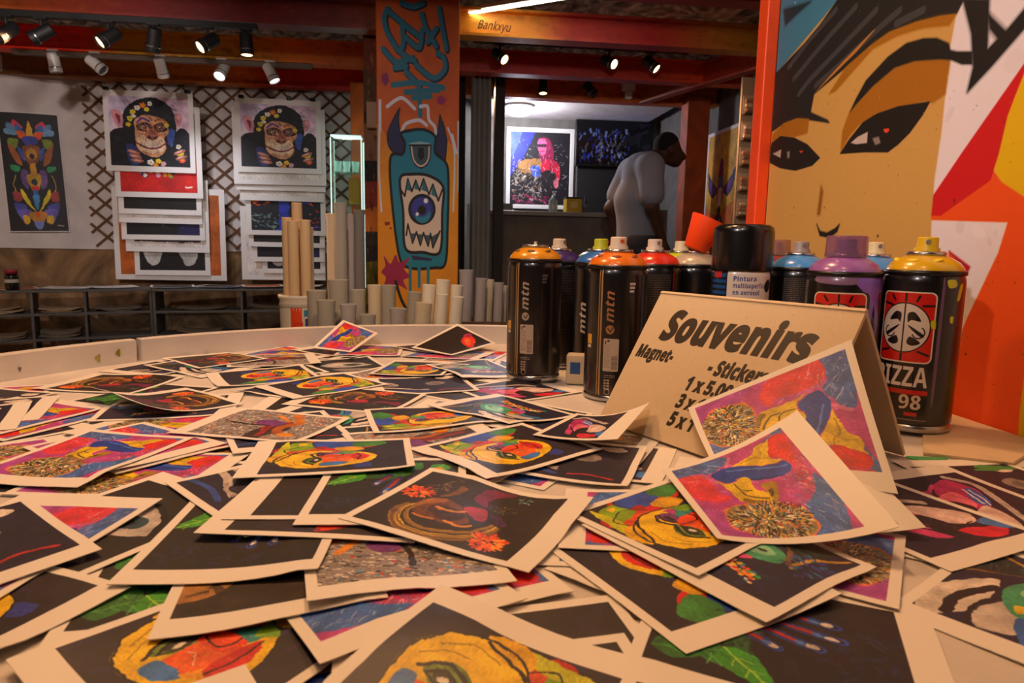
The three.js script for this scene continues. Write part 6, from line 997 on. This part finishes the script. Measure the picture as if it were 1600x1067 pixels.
// ---------------------------------------------------------------- glass display cabinet with lit edges
{
  const t = thing('display_cabinet', 'narrow lit glass cabinet left of the painted pillar', 'cabinet', [-0.535, 0.5, -4.5]), w = 0.19, d = 0.16, h = 1.04, led = new THREE.MeshStandardMaterial({ color: 0x303838, emissive: 0xdcfff4, emissiveIntensity: 1.1 });
  mesh('base', rbox(w + 0.02, 0.08, d + 0.02, 0.004, 0, 0.04, 0), M.darkgrey, t); mesh('plinth', rbox(w, 0.5, d, 0.004, 0, -0.25, 0), M.darkgrey, t);
  for (const sx of [-1, 1]) for (const sz of [-1, 1]) mesh('led_edge', rbox(0.007, h - 0.09, 0.007, 0.002, sx * w / 2, 0.08 + (h - 0.09) / 2, sz * d / 2), led, t);
  mesh('led_edge', rbox(w, 0.012, 0.012, 0.003, 0, h, d / 2), led, t);
  mesh('roof', rbox(w, 0.006, d, 0.002, 0, h + 0.008, 0), std(0xd8dcd8, 0.4), t);
  for (const sx of [-1, 1]) mesh('pane', box(0.003, h - 0.1, d - 0.012, sx * (w / 2 - 0.003), 0.08 + (h - 0.1) / 2, 0), M.glass, t);
  mesh('pane', box(w - 0.012, h - 0.1, 0.003, 0, 0.08 + (h - 0.1) / 2, d / 2 - 0.003), M.glass, t);
  for (const y of [0.40, 0.62, 0.82]) mesh('glass_shelf', box(w - 0.014, 0.006, d - 0.02, 0, y, 0), phys(0xbfe8dc, 0.1, { transmission: 0.8, thickness: 0 }), t);
  const P = new THREE.PointLight(0xe4fff6, 0.1, 0, 2); P.name = 'cabinet_glow'; P.position.set(0, h - 0.05, 0); P.shadow.radius = 2; t.add(P);
  [[0.04, 0.623, 0xd88a10, 0.17, 'orange card on the middle shelf of the glass cabinet'], [0.04, 0.403, 0xc8a818, 0.15, 'yellow card on the lowest shelf of the glass cabinet']].forEach(([x, y, c, hh, l]) => { const o = mesh('souvenir_card', rbox(0.07, hh, 0.02, 0.003, 0, hh / 2, 0), std(c, 0.5)); o.position.set(-0.535 + x, 0.5 + y + 0.001, -4.5); tag(o, l, 'card'); });
  for (let i = 0; i < 3; i++) { const o = mesh('glass_cup', lathe([[0, 0], [0.02, 0], [0.026, 0.07], [0.024, 0.07], [0.018, 0.004], [0, 0.004]], 20), phys(0xe8f4f0, 0.08, { transmission: 0.7, thickness: 0 })); o.position.set(-0.595 + i * 0.055, 1.324, -4.49); tag(o, 'clear glass cup, ' + ORD[i] + ' from the left on the top cabinet shelf', 'cup', 'cups in the glass cabinet'); }
}

// ---------------------------------------------------------------- paper rolls and their bins
function roll(r, h, p, lean, mat, label, group, flare = 0) {
  const t = thing('paper_roll', label, 'paper roll', p, 0, group), wall = 0.004;
  const g = lathe([[r - wall, 0.004], [r - wall, h - 0.004], [r + flare - wall * 0.5, h], [r + flare, h - 0.002], [r, h - 0.03], [r, 0], [r - wall, 0]], 24);
  t.rotation.set(lean[0], 0, lean[1]);
  mesh('outer_sheet', g, mat, t);
  const pts = []; for (let k = 0; k <= 40; k++) { const a = k / 40 * 12.5, q = r * 0.9 - k / 40 * r * 0.55; pts.push([Math.cos(a) * q, Math.sin(a) * q]); }
  const P = [], I = []; pts.forEach(([x, z]) => { P.push(x, 0.01, z, x, h - rr(0.001, 0.006), z); }); for (let k = 0; k < 40; k++) I.push(2 * k, 2 * k + 1, 2 * k + 2, 2 * k + 1, 2 * k + 3, 2 * k + 2);
  const s = new THREE.BufferGeometry(); s.setAttribute('position', new THREE.Float32BufferAttribute(P, 3)); s.setIndex(I); s.computeVertexNormals(); mesh('inner_coil', s, new THREE.MeshStandardMaterial({ color: mat.color, roughness: 0.9, side: THREE.DoubleSide }), t);
  return t;
}
const kraft = std(0xd8b88e, 0.8), cream = std(0xd6c6ae, 0.8), greyP = std(0xaaa49c, 0.85), greyD = std(0x7a7674, 0.85), lilac = std(0xb0a8ac, 0.85), whiteP = std(0xf2ebe0, 0.8);
{ // tall white bin with splashes of paint
  const t = thing('paint_bin', 'tall white bin with orange and green paint splashes holding tall paper rolls', 'bin', [-0.607, 0, -3.2]);
  mesh('shell', lathe([[0.0, 0.0], [0.085, 0.0], [0.092, 0.61], [0.098, 0.615], [0.098, 0.63], [0.086, 0.63], [0.08, 0.01], [0, 0.01]], 40), std(0xddd2c0, 0.5), t);
  mesh('rim_band', lathe([[0.0925, 0.575], [0.0945, 0.577], [0.0945, 0.59], [0.0925, 0.592]], 40), std(0xb8ac9c, 0.5), t);
  for (const [a, y, w, h, c] of [[-0.45, 0.53, 0.05, 0.1, 0xe8481a], [-0.3, 0.46, 0.04, 0.1, 0xd83a1a], [-0.35, 0.43, 0.03, 0.06, 0x4a9a2a], [0.25, 0.5, 0.025, 0.05, 0x3a3a8a], [0.2, 0.55, 0.02, 0.03, 0x2a8ab0]]) { const g = new THREE.CylinderGeometry(0.0915, 0.0912, h, 8, 1, true, a + 0.15, w / 0.09); g.translate(0, y, 0); mesh('paint_splash', g, std(c, 0.45, { side: THREE.DoubleSide }), t); }
}
[[-0.654, -3.185, 0.0235, 0.97, kraft], [-0.622, -3.152, 0.0235, 0.955, kraft], [-0.62, -3.246, 0.0235, 1.04, kraft], [-0.57, -3.165, 0.0235, 0.96, kraft], [-0.568, -3.225, 0.0235, 0.93, cream]].forEach(([x, z, r, h, m], i) => roll(r, h, [x, 0.012, z], [0, 0], m, 'tall cream paper roll in the splashed white bin, ' + ORD[i] + ' of five', 'tall rolls in the white bin'));
{ const t = thing('roll_crate', 'dark crate holding leaning paper rolls behind the round table', 'crate', [-0.22, 0, -2.75]); for (const [w, h, d, x, y, z] of [[0.7, 0.4, 0.015, 0, 0.2, 0.14], [0.7, 0.4, 0.015, 0, 0.2, -0.14], [0.015, 0.4, 0.28, -0.345, 0.2, 0], [0.015, 0.4, 0.28, 0.345, 0.2, 0], [0.7, 0.015, 0.28, 0, 0.008, 0]]) mesh('board', box(w, h, d, x, y, z), M.wood, t); }
{ const t = thing('roll_crate', 'dark low crate with pale rolls right of the painted pillar', 'crate', [0.27, 0, -3.2]); for (const [w, h, d, x, y, z] of [[0.34, 0.52, 0.015, 0, 0.26, 0.12], [0.34, 0.52, 0.015, 0, 0.26, -0.12], [0.015, 0.52, 0.24, -0.165, 0.26, 0], [0.015, 0.52, 0.24, 0.165, 0.26, 0], [0.34, 0.015, 0.24, 0, 0.008, 0]]) mesh('board', box(w, h, d, x, y, z), M.wood, t); }
{ const t = thing('roll_stand', 'dark wooden stand with grey rolls beside the lit cabinet', 'stand', [-0.42, 0, -3.42]); for (const [w, h, d, x, y, z] of [[0.24, 0.5, 0.012, 0, 0.25, 0.08], [0.24, 0.5, 0.012, 0, 0.25, -0.08], [0.012, 0.5, 0.16, -0.115, 0.25, 0], [0.012, 0.5, 0.16, 0.115, 0.25, 0], [0.24, 0.012, 0.16, 0, 0.006, 0]]) mesh('board', box(w, h, d, x, y, z), M.wood, t); }
[[-0.49, 1.0, 0.029, cream, 0.0], [-0.44, 1.05, 0.029, greyP, 0], [-0.395, 1.0, 0.027, lilac, 0], [-0.352, 1.02, 0.026, greyD, 0]].forEach(([x, h, r, m, l], i) => roll(r, h, [x, 0.015, -3.42 + (i % 2 ? 0.03 : -0.03)], [0, l], m, 'tall grey paper roll beside the lit cabinet, ' + ORD[i] + ' from the left', 'tall grey rolls', 0.004));
const bunch = (list, word, group, fl) => list.forEach(([x, z, r, h, m, l], i) => roll(r, h, [x - h * Math.sin(-l), 0.017, z], [0, l], m, word + ', ' + ORD[i] + ' from the left', group, fl));
bunch([[-0.465, -2.80, 0.038, 0.66, greyP, 0], [-0.41, -2.68, 0.034, 0.63, greyP, 0], [-0.378, -2.80, 0.040, 0.705, greyP, 0], [-0.325, -2.68, 0.030, 0.615, lilac, 0], [-0.30, -2.80, 0.030, 0.665, greyP, 0], [-0.25, -2.68, 0.030, 0.575, greyP, 0], [-0.232, -2.80, 0.027, 0.685, cream, 0], [-0.175, -2.80, 0.029, 0.685, greyP, 0], [-0.13, -2.68, 0.032, 0.60, lilac, -0.03]], 'short grey paper roll left of the pillar foot', 'short grey rolls', 0.003);
bunch([[-0.068, -2.80, 0.026, 0.66, greyP, -0.07], [-0.03, -2.68, 0.033, 0.625, cream, -0.07], [-0.008, -2.80, 0.026, 0.69, whiteP, -0.07], [0.05, -2.80, 0.026, 0.712, whiteP, -0.07], [0.045, -2.68, 0.022, 0.66, whiteP, -0.07], [0.108, -2.80, 0.024, 0.69, whiteP, -0.07], [0.105, -2.68, 0.026, 0.65, whiteP, -0.07]], 'white paper roll leaning at the pillar foot', 'white rolls at the pillar foot', 0.003);
[[0.155, 0.735, 0.033, lilac, -0.02], [0.215, 0.70, 0.025, lilac, -0.03], [0.262, 0.69, 0.021, cream, -0.03], [0.305, 0.68, 0.022, lilac, -0.02], [0.345, 0.66, 0.024, cream, 0.0], [0.392, 0.64, 0.022, lilac, 0.0]].forEach(([x, h, r, m, l], i) => roll(r, h, [x, 0.02, -3.2 + (i % 2 ? 0.05 : -0.05)], [0, l], m, 'pale paper roll right of the painted pillar, ' + ORD[i] + ' from the left', 'pale rolls right of the pillar', 0.003));

// ---------------------------------------------------------------- counter room
{
  const t = thing('counter', 'grey service counter in the back room', 'counter', [1.15, 0, -5.5]);
  mesh('front', worldUV(rbox(1.26, 1.12, 0.06, 0.004, -0.06, 0.56, 0.12)), std(0xffffff, 0.8, { map: noiseTex(128, 128, 0x6a6056, 0.1, 1.5) }), t); mesh('worktop', rbox(1.3, 0.035, 0.42, 0.005, -0.06, 1.14, -0.03), std(0x8a8074, 0.5), t); mesh('side_panel', rbox(0.04, 1.12, 0.3, 0.003, -0.66, 0.56, -0.07), M.darkgrey, t);
}
const lady = framed(400, 500, (q) => {
  q.r('#120e16', 0, 0, 100, 100); q.f('#1c2ad0', -10, -10, 40, -10, 30, 20, 10, 50, -10, 60); q.f('#3a5af0', -10, -10, 20, -10, 6, 30, -10, 34); q.dabs(220, ['#a89a90', '#6a6058', '#d8d0c8', '#8a6a4a', '#3a3434', '#c8a070'], 6, 40, 50, 56, 7, 1.6, null, 0.8); q.dabs(60, ['#d8d0d8', '#8a8a98'], 4, 10, 92, 86, 5, 0.6); q.f('#a8743a', 14, 42, 40, 36, 60, 40, 46, 54, 20, 56);
  q.f('#8a1240', 46, 10, 62, 8, 72, 24, 70, 44, 60, 50, 50, 36); q.f('#d05a8a', 46, 10, 58, 10, 60, 26, 52, 32, 46, 24); q.r('#1a0a18', 44, 16, 16, 4); q.l('#c01a4a', 2, 48, 26, 56, 26); q.f('#c01038', 52, 44, 66, 36, 82, 44, 84, 62, 78, 70, 74, 60, 56, 58); q.f('#140c12', 54, 56, 76, 56, 74, 80, 66, 104, 56, 100); q.f('#3a5ac8', 34, 48, 48, 46, 50, 60, 38, 60); q.dabs(40, ['#b01a5a', '#8a1a4a', '#6a1a4a'], 0, 86, 60, 14, 8, 2, 0.2, 0.8); q.f('#d0707a', 74, 66, 82, 62, 80, 76, 74, 74); q.dabs(160, ['#120e16', '#d8d0c8', '#8a7a70', '#2a2228'], 4, 36, 56, 60, 5, 1, null, 0.8); q.dabs(50, ['#e8e0e8', '#120e16'], 60, 6, 38, 80, 5, 0.7, null, 0.8); q.dabs(40, ['#e080a0', '#6a0a30', '#a02050'], 46, 8, 26, 40, 5, 1, 1.5, 0.7);
});
{
  const t = thing('framed_painting', 'white-framed painting of a red-dressed woman behind the counter', 'painting', [1.012, 1.235, -6.34]);
  const w = 0.64, h = 0.74; for (const [a, b, x, y] of [[w, 0.035, 0, 0.0175], [w, 0.035, 0, h - 0.0175], [0.035, h - 0.07, -w / 2 + 0.0175, h / 2], [0.035, h - 0.07, w / 2 - 0.0175, h / 2]]) mesh('frame_bar', rbox(a, b, 0.03, 0.003, x, y, 0), M.white, t);
  const g = new THREE.BoxGeometry(w - 0.07, h - 0.07, 0.012); g.translate(0, h / 2, 0); mesh('canvas', g, std(0xffffff, 0.5, { map: lady }), t);
}
{
  const t = thing('wall_screen', 'flat television showing blue shapes on the back wall', 'screen', [1.70, 1.845, -6.28]);
  const pic = tex(400, 220, (c, w, h) => { const q = painter(c, 0, 0, w, h); q.r('#06070e', 0, 0, 100, 100); q.dabs(110, ['#2a3ab8', '#4a62d8', '#1a2470', '#8a94e0', '#30343e', '#5a5a66'], 4, 10, 66, 84, 7, 2.6, 1.7, 0.75); q.dabs(40, ['#8a90a8', '#4a4a5a', '#b0a8c0'], 20, 40, 50, 50, 5, 1.6, null, 0.6); q.dabs(20, ['#1a1a24'], 66, 0, 34, 100, 12, 6); });
  mesh('bezel', rbox(0.74, 0.42, 0.04, 0.006, 0, 0, 0), M.black, t);
  const g = new THREE.PlaneGeometry(0.71, 0.385); g.translate(0, 0, 0.0206); mesh('display', g, new THREE.MeshStandardMaterial({ color: 0x050505, roughness: 0.2, emissive: 0xffffff, emissiveMap: pic, emissiveIntensity: 0.45 }), t);
  mesh('bracket', rbox(0.16, 0.16, 0.06, 0.005, 0, 0, -0.045), M.blackmat, t);
  const R = new THREE.RectAreaLight(0x4a5ae0, 0.25, 0.7, 0.38); R.name = 'screen_glow'; R.position.set(0, 0, 0.03); R.rotation.y = Math.PI; t.add(R);
}
const cy = 1.1585;
{ const t = thing('soap_bottle', 'pale pump bottle on the counter before the painting', 'bottle', [0.98, cy, -5.42]); mesh('bottle', lathe([[0, 0], [0.034, 0], [0.037, 0.01], [0.037, 0.09], [0.015, 0.115], [0.013, 0.13], [0, 0.13]], 24), phys(0xb8c4b8, 0.2, { transmission: 0.3, thickness: 0 }), t); mesh('pump', mergeGeometries([cyl(0.006, 0.006, 0.03, 0, 0.145, 0), box(0.035, 0.008, 0.012, 0.01, 0.163, 0)]), M.white, t); mesh('liquid', cyl(0.034, 0.034, 0.035, 0, 0.02, 0), std(0x4a8a4a, 0.3), t); }
{ const t = thing('yellow_box', 'yellow carton with dark lid on the counter', 'box', [1.14, cy, -5.42], 0.15); mesh('carton', rbox(0.13, 0.11, 0.08, 0.004, 0, 0.055, 0), std(0xc8a020, 0.6), t); mesh('lid', rbox(0.134, 0.012, 0.084, 0.003, 0, 0.116, 0), M.blackmat, t); mesh('label', box(0.06, 0.05, 0.002, 0, 0.06, 0.041), std(0xd8c478, 0.7), t); }
{ const t = thing('glue_bottle', 'dark cone-topped bottle on the counter', 'bottle', [1.245, cy, -5.42]); mesh('bottle', lathe([[0, 0], [0.022, 0], [0.022, 0.06], [0.018, 0.07], [0, 0.07]], 20), std(0x5a564a, 0.4), t); mesh('spout', lathe([[0.018, 0.07], [0.012, 0.09], [0.004, 0.13], [0, 0.131]], 20), std(0x1a2418, 0.5), t); }
{ const t = thing('card_holder', 'small grey card holder at the left end of the counter', 'holder', [0.6, cy, -5.42]); mesh('base', rbox(0.12, 0.008, 0.06, 0.002, 0, 0.004, 0), M.steel, t); mesh('card', box(0.1, 0.05, 0.003, 0, 0.034, 0.01), std(0x6a6660, 0.6), t); }
tag(struct('door_2', mergeGeometries([box(0.5, 1.9, 0.04, 1.62, 0.95, -6.32), box(0.4, 0.7, 0.015, 1.62, 0.5, -6.295)]), M.dark, 'dark door in the back wall beside the person', 'door'), null);
tag(mesh('metal_locker', worldUV(rbox(0.16, 1.2, 0.3, 0.006, 1.86, 0.6, -5.55)), std(0x7a7c80, 0.5)), 'grey metal cabinet right of the person', 'locker');

// ---------------------------------------------------------------- giraffe canvas and packed goods on the right
const giraffe = framed(300, 460, (q) => {
  q.r('#e0a41a', 0, 0, 100, 100); q.f('#d86a14', -10, 60, 40, 66, 110, 58, 110, 110, -10, 110); q.dabs(100, ['#e8b830', '#c88a14', '#f0c040'], 0, 0, 100, 60, 20, 2, 1.57, 0.5); q.dabs(70, ['#e07a1a', '#b8500e'], 0, 62, 100, 38, 14, 3, 1.57, 0.5);
  for (const s of [-1, 1]) { const x = (v) => 50 + s * v; q.f('#3a2450', x(10), 46, x(30), 38, x(46), 30, x(42), 44, x(26), 52); q.f('#6a3a8a', x(16), 45, x(34), 38, x(38), 42, x(24), 49); q.l('#5a2a1a', 2, x(5), 36, x(6), 28); q.f('#c83a1a', x(2), 40, x(12), 44, x(10), 54, x(3), 58); }
  q.f('#8a2a5a', 46, 22, 54, 22, 58, 38, 42, 38); q.f('#5a5a8a', 42, 36, 58, 36, 56, 46, 44, 46); q.f('#d8c4b0', 44, 46, 56, 46, 54, 62, 46, 62); q.f('#2a1a2a', 45, 60, 55, 60, 54, 68, 46, 68); q.l('#c8a01a', 2, 22, 56, 36, 62, 48, 60); q.l('#c8a01a', 2, 78, 56, 64, 62, 52, 60); q.f('#4a3a4a', 40, 68, 60, 68, 66, 90, 58, 104, 42, 104, 34, 90); q.edabs(90, ['#8a7a8a', '#2a2434', '#6a5a5a', '#b0a09a', '#5a6a3a'], 50, 86, 13, 14, 5, 2);
});
hung('giraffe_canvas', 0.56, 0.95, giraffe, [2.135, 1.76, -4.84], -Math.PI / 2 + 0.0, 'yellow and orange canvas of a purple-eared giraffe on the right wall', 'canvas', [0.02, 0.02, 0.02, 0.02], 0.004);
{
  const t = thing('display_strip', 'pale hanging strip for packed souvenirs beside the mural post', 'display', [1.962, 0.9, -4.06]);
  mesh('strip', worldUV(rbox(0.15, 1.05, 0.02, 0.003, 0, 0.5, 0)), std(0xb8a080, 0.8), t); mesh('hook_bar', bar([0, 1.02, 0], [0, 1.2, 0], 0.004), M.steel, t);
  for (const [ci, x] of [[0, -0.036], [1, 0.038]]) for (let k = 0; k < 6; k++) {
    const y = 0.9 + 0.86 - k * 0.155, p = thing('souvenir_pack', 'clear packet of wooden souvenirs, ' + ORD[k] + ' from the top in the ' + (ci ? 'right' : 'left') + ' row', 'packet', [1.962 + x, y, -4.045], 0, 'packed souvenirs on the hanging strip');
    mesh('card_back', rbox(0.064, 0.11, 0.004, 0.001, 0, 0, 0.004), std(0xc8b498, 0.8), p); mesh('blister', rbox(0.056, 0.084, 0.034, 0.008, 0, -0.006, 0.022), phys(0xfff6ea, 0.06, { transmission: 0.92, thickness: 0 }), p);
    for (let m = 0; m < 3; m++) mesh('trinket', rbox(0.04, 0.018, 0.016, 0.004, rr(-0.004, 0.004), -0.034 + m * 0.026, 0.02), std(pick([0xc07a3a, 0x9a5a2a, 0xd8a060, 0x8a4a2a, 0xd8c8b0]), 0.6), p);
    mesh('tray', rbox(0.062, 0.008, 0.04, 0.002, 0, -0.056, 0.02), std(0x4a3020, 0.7), p);
  }
}

// ---------------------------------------------------------------- the person bending at the counter
function sdfMesh(f, lo, hi, cell) {
  const size = Math.max(hi[0] - lo[0], hi[1] - lo[1], hi[2] - lo[2]), n = Math.min(120, Math.ceil(size / cell) + 6), c = [0, 1, 2].map((k) => (lo[k] + hi[k]) / 2), hs = size / 2 * (n / (n - 4));
  const mc = new MarchingCubes(n, new THREE.MeshBasicMaterial(), false, false, 200000); mc.isolation = 0; const half = n / 2;
  for (let z = 0; z < n; z++) for (let y = 0; y < n; y++) for (let x = 0; x < n; x++) mc.field[x + y * n + z * n * n] = -f(c[0] + (x - half) / half * hs, c[1] + (y - half) / half * hs, c[2] + (z - half) / half * hs);
  mc.update();
  const P = new Float32Array(mc.count * 3); for (let i = 0; i < mc.count; i++) for (let k = 0; k < 3; k++) P[3 * i + k] = c[k] + mc.positionArray[3 * i + k] * hs;
  let g = new THREE.BufferGeometry(); g.setAttribute('position', new THREE.BufferAttribute(P, 3)); g = mergeVertices(g, 1e-4); g.computeVertexNormals(); return g;
}
const cap = (a, b, ra, rb) => { const d = [b[0] - a[0], b[1] - a[1], b[2] - a[2]], l2 = d[0] * d[0] + d[1] * d[1] + d[2] * d[2]; return (x, y, z) => { const t = Math.max(0, Math.min(1, ((x - a[0]) * d[0] + (y - a[1]) * d[1] + (z - a[2]) * d[2]) / l2)); return Math.hypot(x - a[0] - t * d[0], y - a[1] - t * d[1], z - a[2] - t * d[2]) - (ra + (rb - ra) * t); }; };
const sun = (list, k = 0.03) => (x, y, z) => { let r = 1e3; for (const f of list) { const d = f(x, y, z), h = Math.max(0, Math.min(1, 0.5 + 0.5 * (r - d) / k)); r = r * (1 - h) + d * h - k * h * (1 - h); } return r; };
{
  // seen from its left side and turned a little away; +x is where it faces
  const t = thing('person', 'person in a pale grey T-shirt bending forward with lowered head at the counter', 'person', [1.45, 0, -4.72], 0.15);
  const hip = [0.03, 0.93, 0], chest = [0.0, 1.30, 0], neck = [0.13, 1.50, 0], head = [0.255, 1.575, 0];
  const shL = [0.03, 1.44, 0.17], shR = [0.03, 1.44, -0.17], elL = [0.02, 1.16, 0.22], wrL = [0.12, 0.95, 0.2], elR = [-0.1, 1.17, -0.2], wrR = [-0.03, 0.99, -0.2];
  const finger = (b, L, r) => [cap([b[0], b[1], b[2]], [b[0] + 0.008, b[1] - L * 0.55, b[2]], r, r * 0.95), cap([b[0] + 0.008, b[1] - L * 0.55, b[2]], [b[0] + 0.024, b[1] - L, b[2] - 0.006], r * 0.95, r * 0.8)];
  const hand = (w) => [cap([w[0] + 0.006, w[1] - 0.01, w[2]], [w[0] + 0.018, w[1] - 0.075, w[2]], 0.026, 0.03), ...[[-0.014, 0.07], [0.003, 0.078], [0.02, 0.074], [0.036, 0.06]].flatMap(([o, L]) => finger([w[0] + o + 0.006, w[1] - 0.085, w[2]], L, 0.0085)), cap([w[0] + 0.03, w[1] - 0.03, w[2]], [w[0] + 0.06, w[1] - 0.075, w[2] + 0.004], 0.011, 0.009)];
  const bodyParts = [cap(chest, neck, 0.1, 0.07), cap(neck, [0.2, 1.54, 0], 0.058, 0.055), cap([0.235, 1.605, 0], [0.285, 1.545, 0], 0.088, 0.07), cap([0.29, 1.515, 0], [0.305, 1.50, 0], 0.045, 0.035), cap([0.36, 1.555, 0], [0.372, 1.535, 0], 0.014, 0.017),
    cap([0.215, 1.575, 0.085], [0.222, 1.555, 0.087], 0.016, 0.012), cap([0.215, 1.575, -0.085], [0.222, 1.555, -0.087], 0.016, 0.012),
    cap(shL, elL, 0.055, 0.045), cap(elL, wrL, 0.042, 0.028), cap(shR, elR, 0.055, 0.045), cap(elR, wrR, 0.042, 0.028), cap([0.03, 1.43, -0.14], [0.03, 1.43, 0.14], 0.07, 0.07), cap(hip, chest, 0.11, 0.115),
    cap([0.03, 0.9, 0.09], [0.06, 0.5, 0.1], 0.085, 0.058), cap([0.06, 0.5, 0.1], [0.02, 0.09, 0.1], 0.055, 0.038), cap([0.03, 0.9, -0.09], [0.0, 0.5, -0.1], 0.085, 0.058), cap([0.0, 0.5, -0.1], [-0.06, 0.09, -0.1], 0.055, 0.038)];
  const skin = std(0x4a2a1c, 0.6);
  const big = sun(bodyParts, 0.035), hands = sun([...hand(wrL), ...hand(wrR)], 0.008);
  const g1 = sdfMesh(big, [-0.3, 0.03, -0.32], [0.45, 1.75, 0.32], 0.0145);
  const g2 = sdfMesh(sun([cap(elL, wrL, 0.042, 0.028), ...hand(wrL)], 0.008), [0.0, 0.74, 0.12], [0.24, 1.02, 0.3], 0.004), g3 = sdfMesh(sun([cap(elR, wrR, 0.042, 0.028), ...hand(wrR)], 0.008), [-0.14, 0.78, -0.3], [0.1, 1.06, -0.1], 0.004);
  const body = mesh('body', mergeGeometries([g1, g2, g3]), skin, t);
  const shirt = sun([cap([0.02, 0.90, 0], [0.0, 1.22, 0], 0.142, 0.138), cap([0.0, 1.22, 0], [0.04, 1.42, 0], 0.138, 0.125), cap([0.03, 1.435, -0.14], [0.03, 1.435, 0.14], 0.092, 0.092), cap(shL, [0.018, 1.24, 0.21], 0.086, 0.084), cap(shR, [-0.05, 1.26, -0.2], 0.086, 0.082), cap([0.06, 1.44, 0], [0.12, 1.49, 0], 0.1, 0.08)], 0.05);
  const fold = (x, y, z) => shirt(x, y, z) + 0.004 * Math.sin(18 * y + 9 * x) * Math.sin(13 * z + 5);
  mesh('t_shirt', sdfMesh((x, y, z) => Math.max(fold(x, y, z), 0.885 - y), [-0.28, 0.84, -0.35], [0.3, 1.62, 0.35], 0.012), std(0x8c8c98, 0.85), t);
  const pants = sun([cap([0.03, 0.93, 0.06], [0.03, 0.93, -0.06], 0.125, 0.125), cap([0.03, 0.9, 0.09], [0.06, 0.5, 0.1], 0.105, 0.085), cap([0.03, 0.9, -0.09], [0.0, 0.5, -0.1], 0.105, 0.085), cap([0.06, 0.5, 0.1], [0.02, 0.1, 0.1], 0.085, 0.07), cap([0.0, 0.5, -0.1], [-0.06, 0.1, -0.1], 0.085, 0.07)], 0.03);
  mesh('trousers', sdfMesh((x, y, z) => Math.max(pants(x, y, z), 0.06 - y, y - 0.97), [-0.2, 0.04, -0.25], [0.24, 1.0, 0.25], 0.014), std(0x35333a, 0.85), t);
  mesh('hair', sdfMesh((x, y, z) => Math.max(sun([cap([0.225, 1.612, 0], [0.262, 1.59, 0], 0.094, 0.086)], 0.02)(x, y, z), (x - 0.2) * 0.75 - (y - 1.585)), [0.1, 1.48, -0.13], [0.38, 1.74, 0.13], 0.007), std(0x14100e, 0.95), t);
  for (const s of [0.1, -0.1]) { const g = sdfMesh(sun([cap([s > 0 ? 0.0 : -0.08, 0.045, s], [s > 0 ? 0.15 : 0.07, 0.035, s], 0.048, 0.038)], 0.02), [-0.15, -0.02, s - 0.08], [0.22, 0.12, s + 0.08], 0.01); mesh('shoe', g, std(0x1a1a1c, 0.6), t).position.y = 0.004; }
}

scene.traverse((o) => { if (o.isMesh) { o.castShadow = true; o.receiveShadow = true; } });
renderer.render(scene, camera);
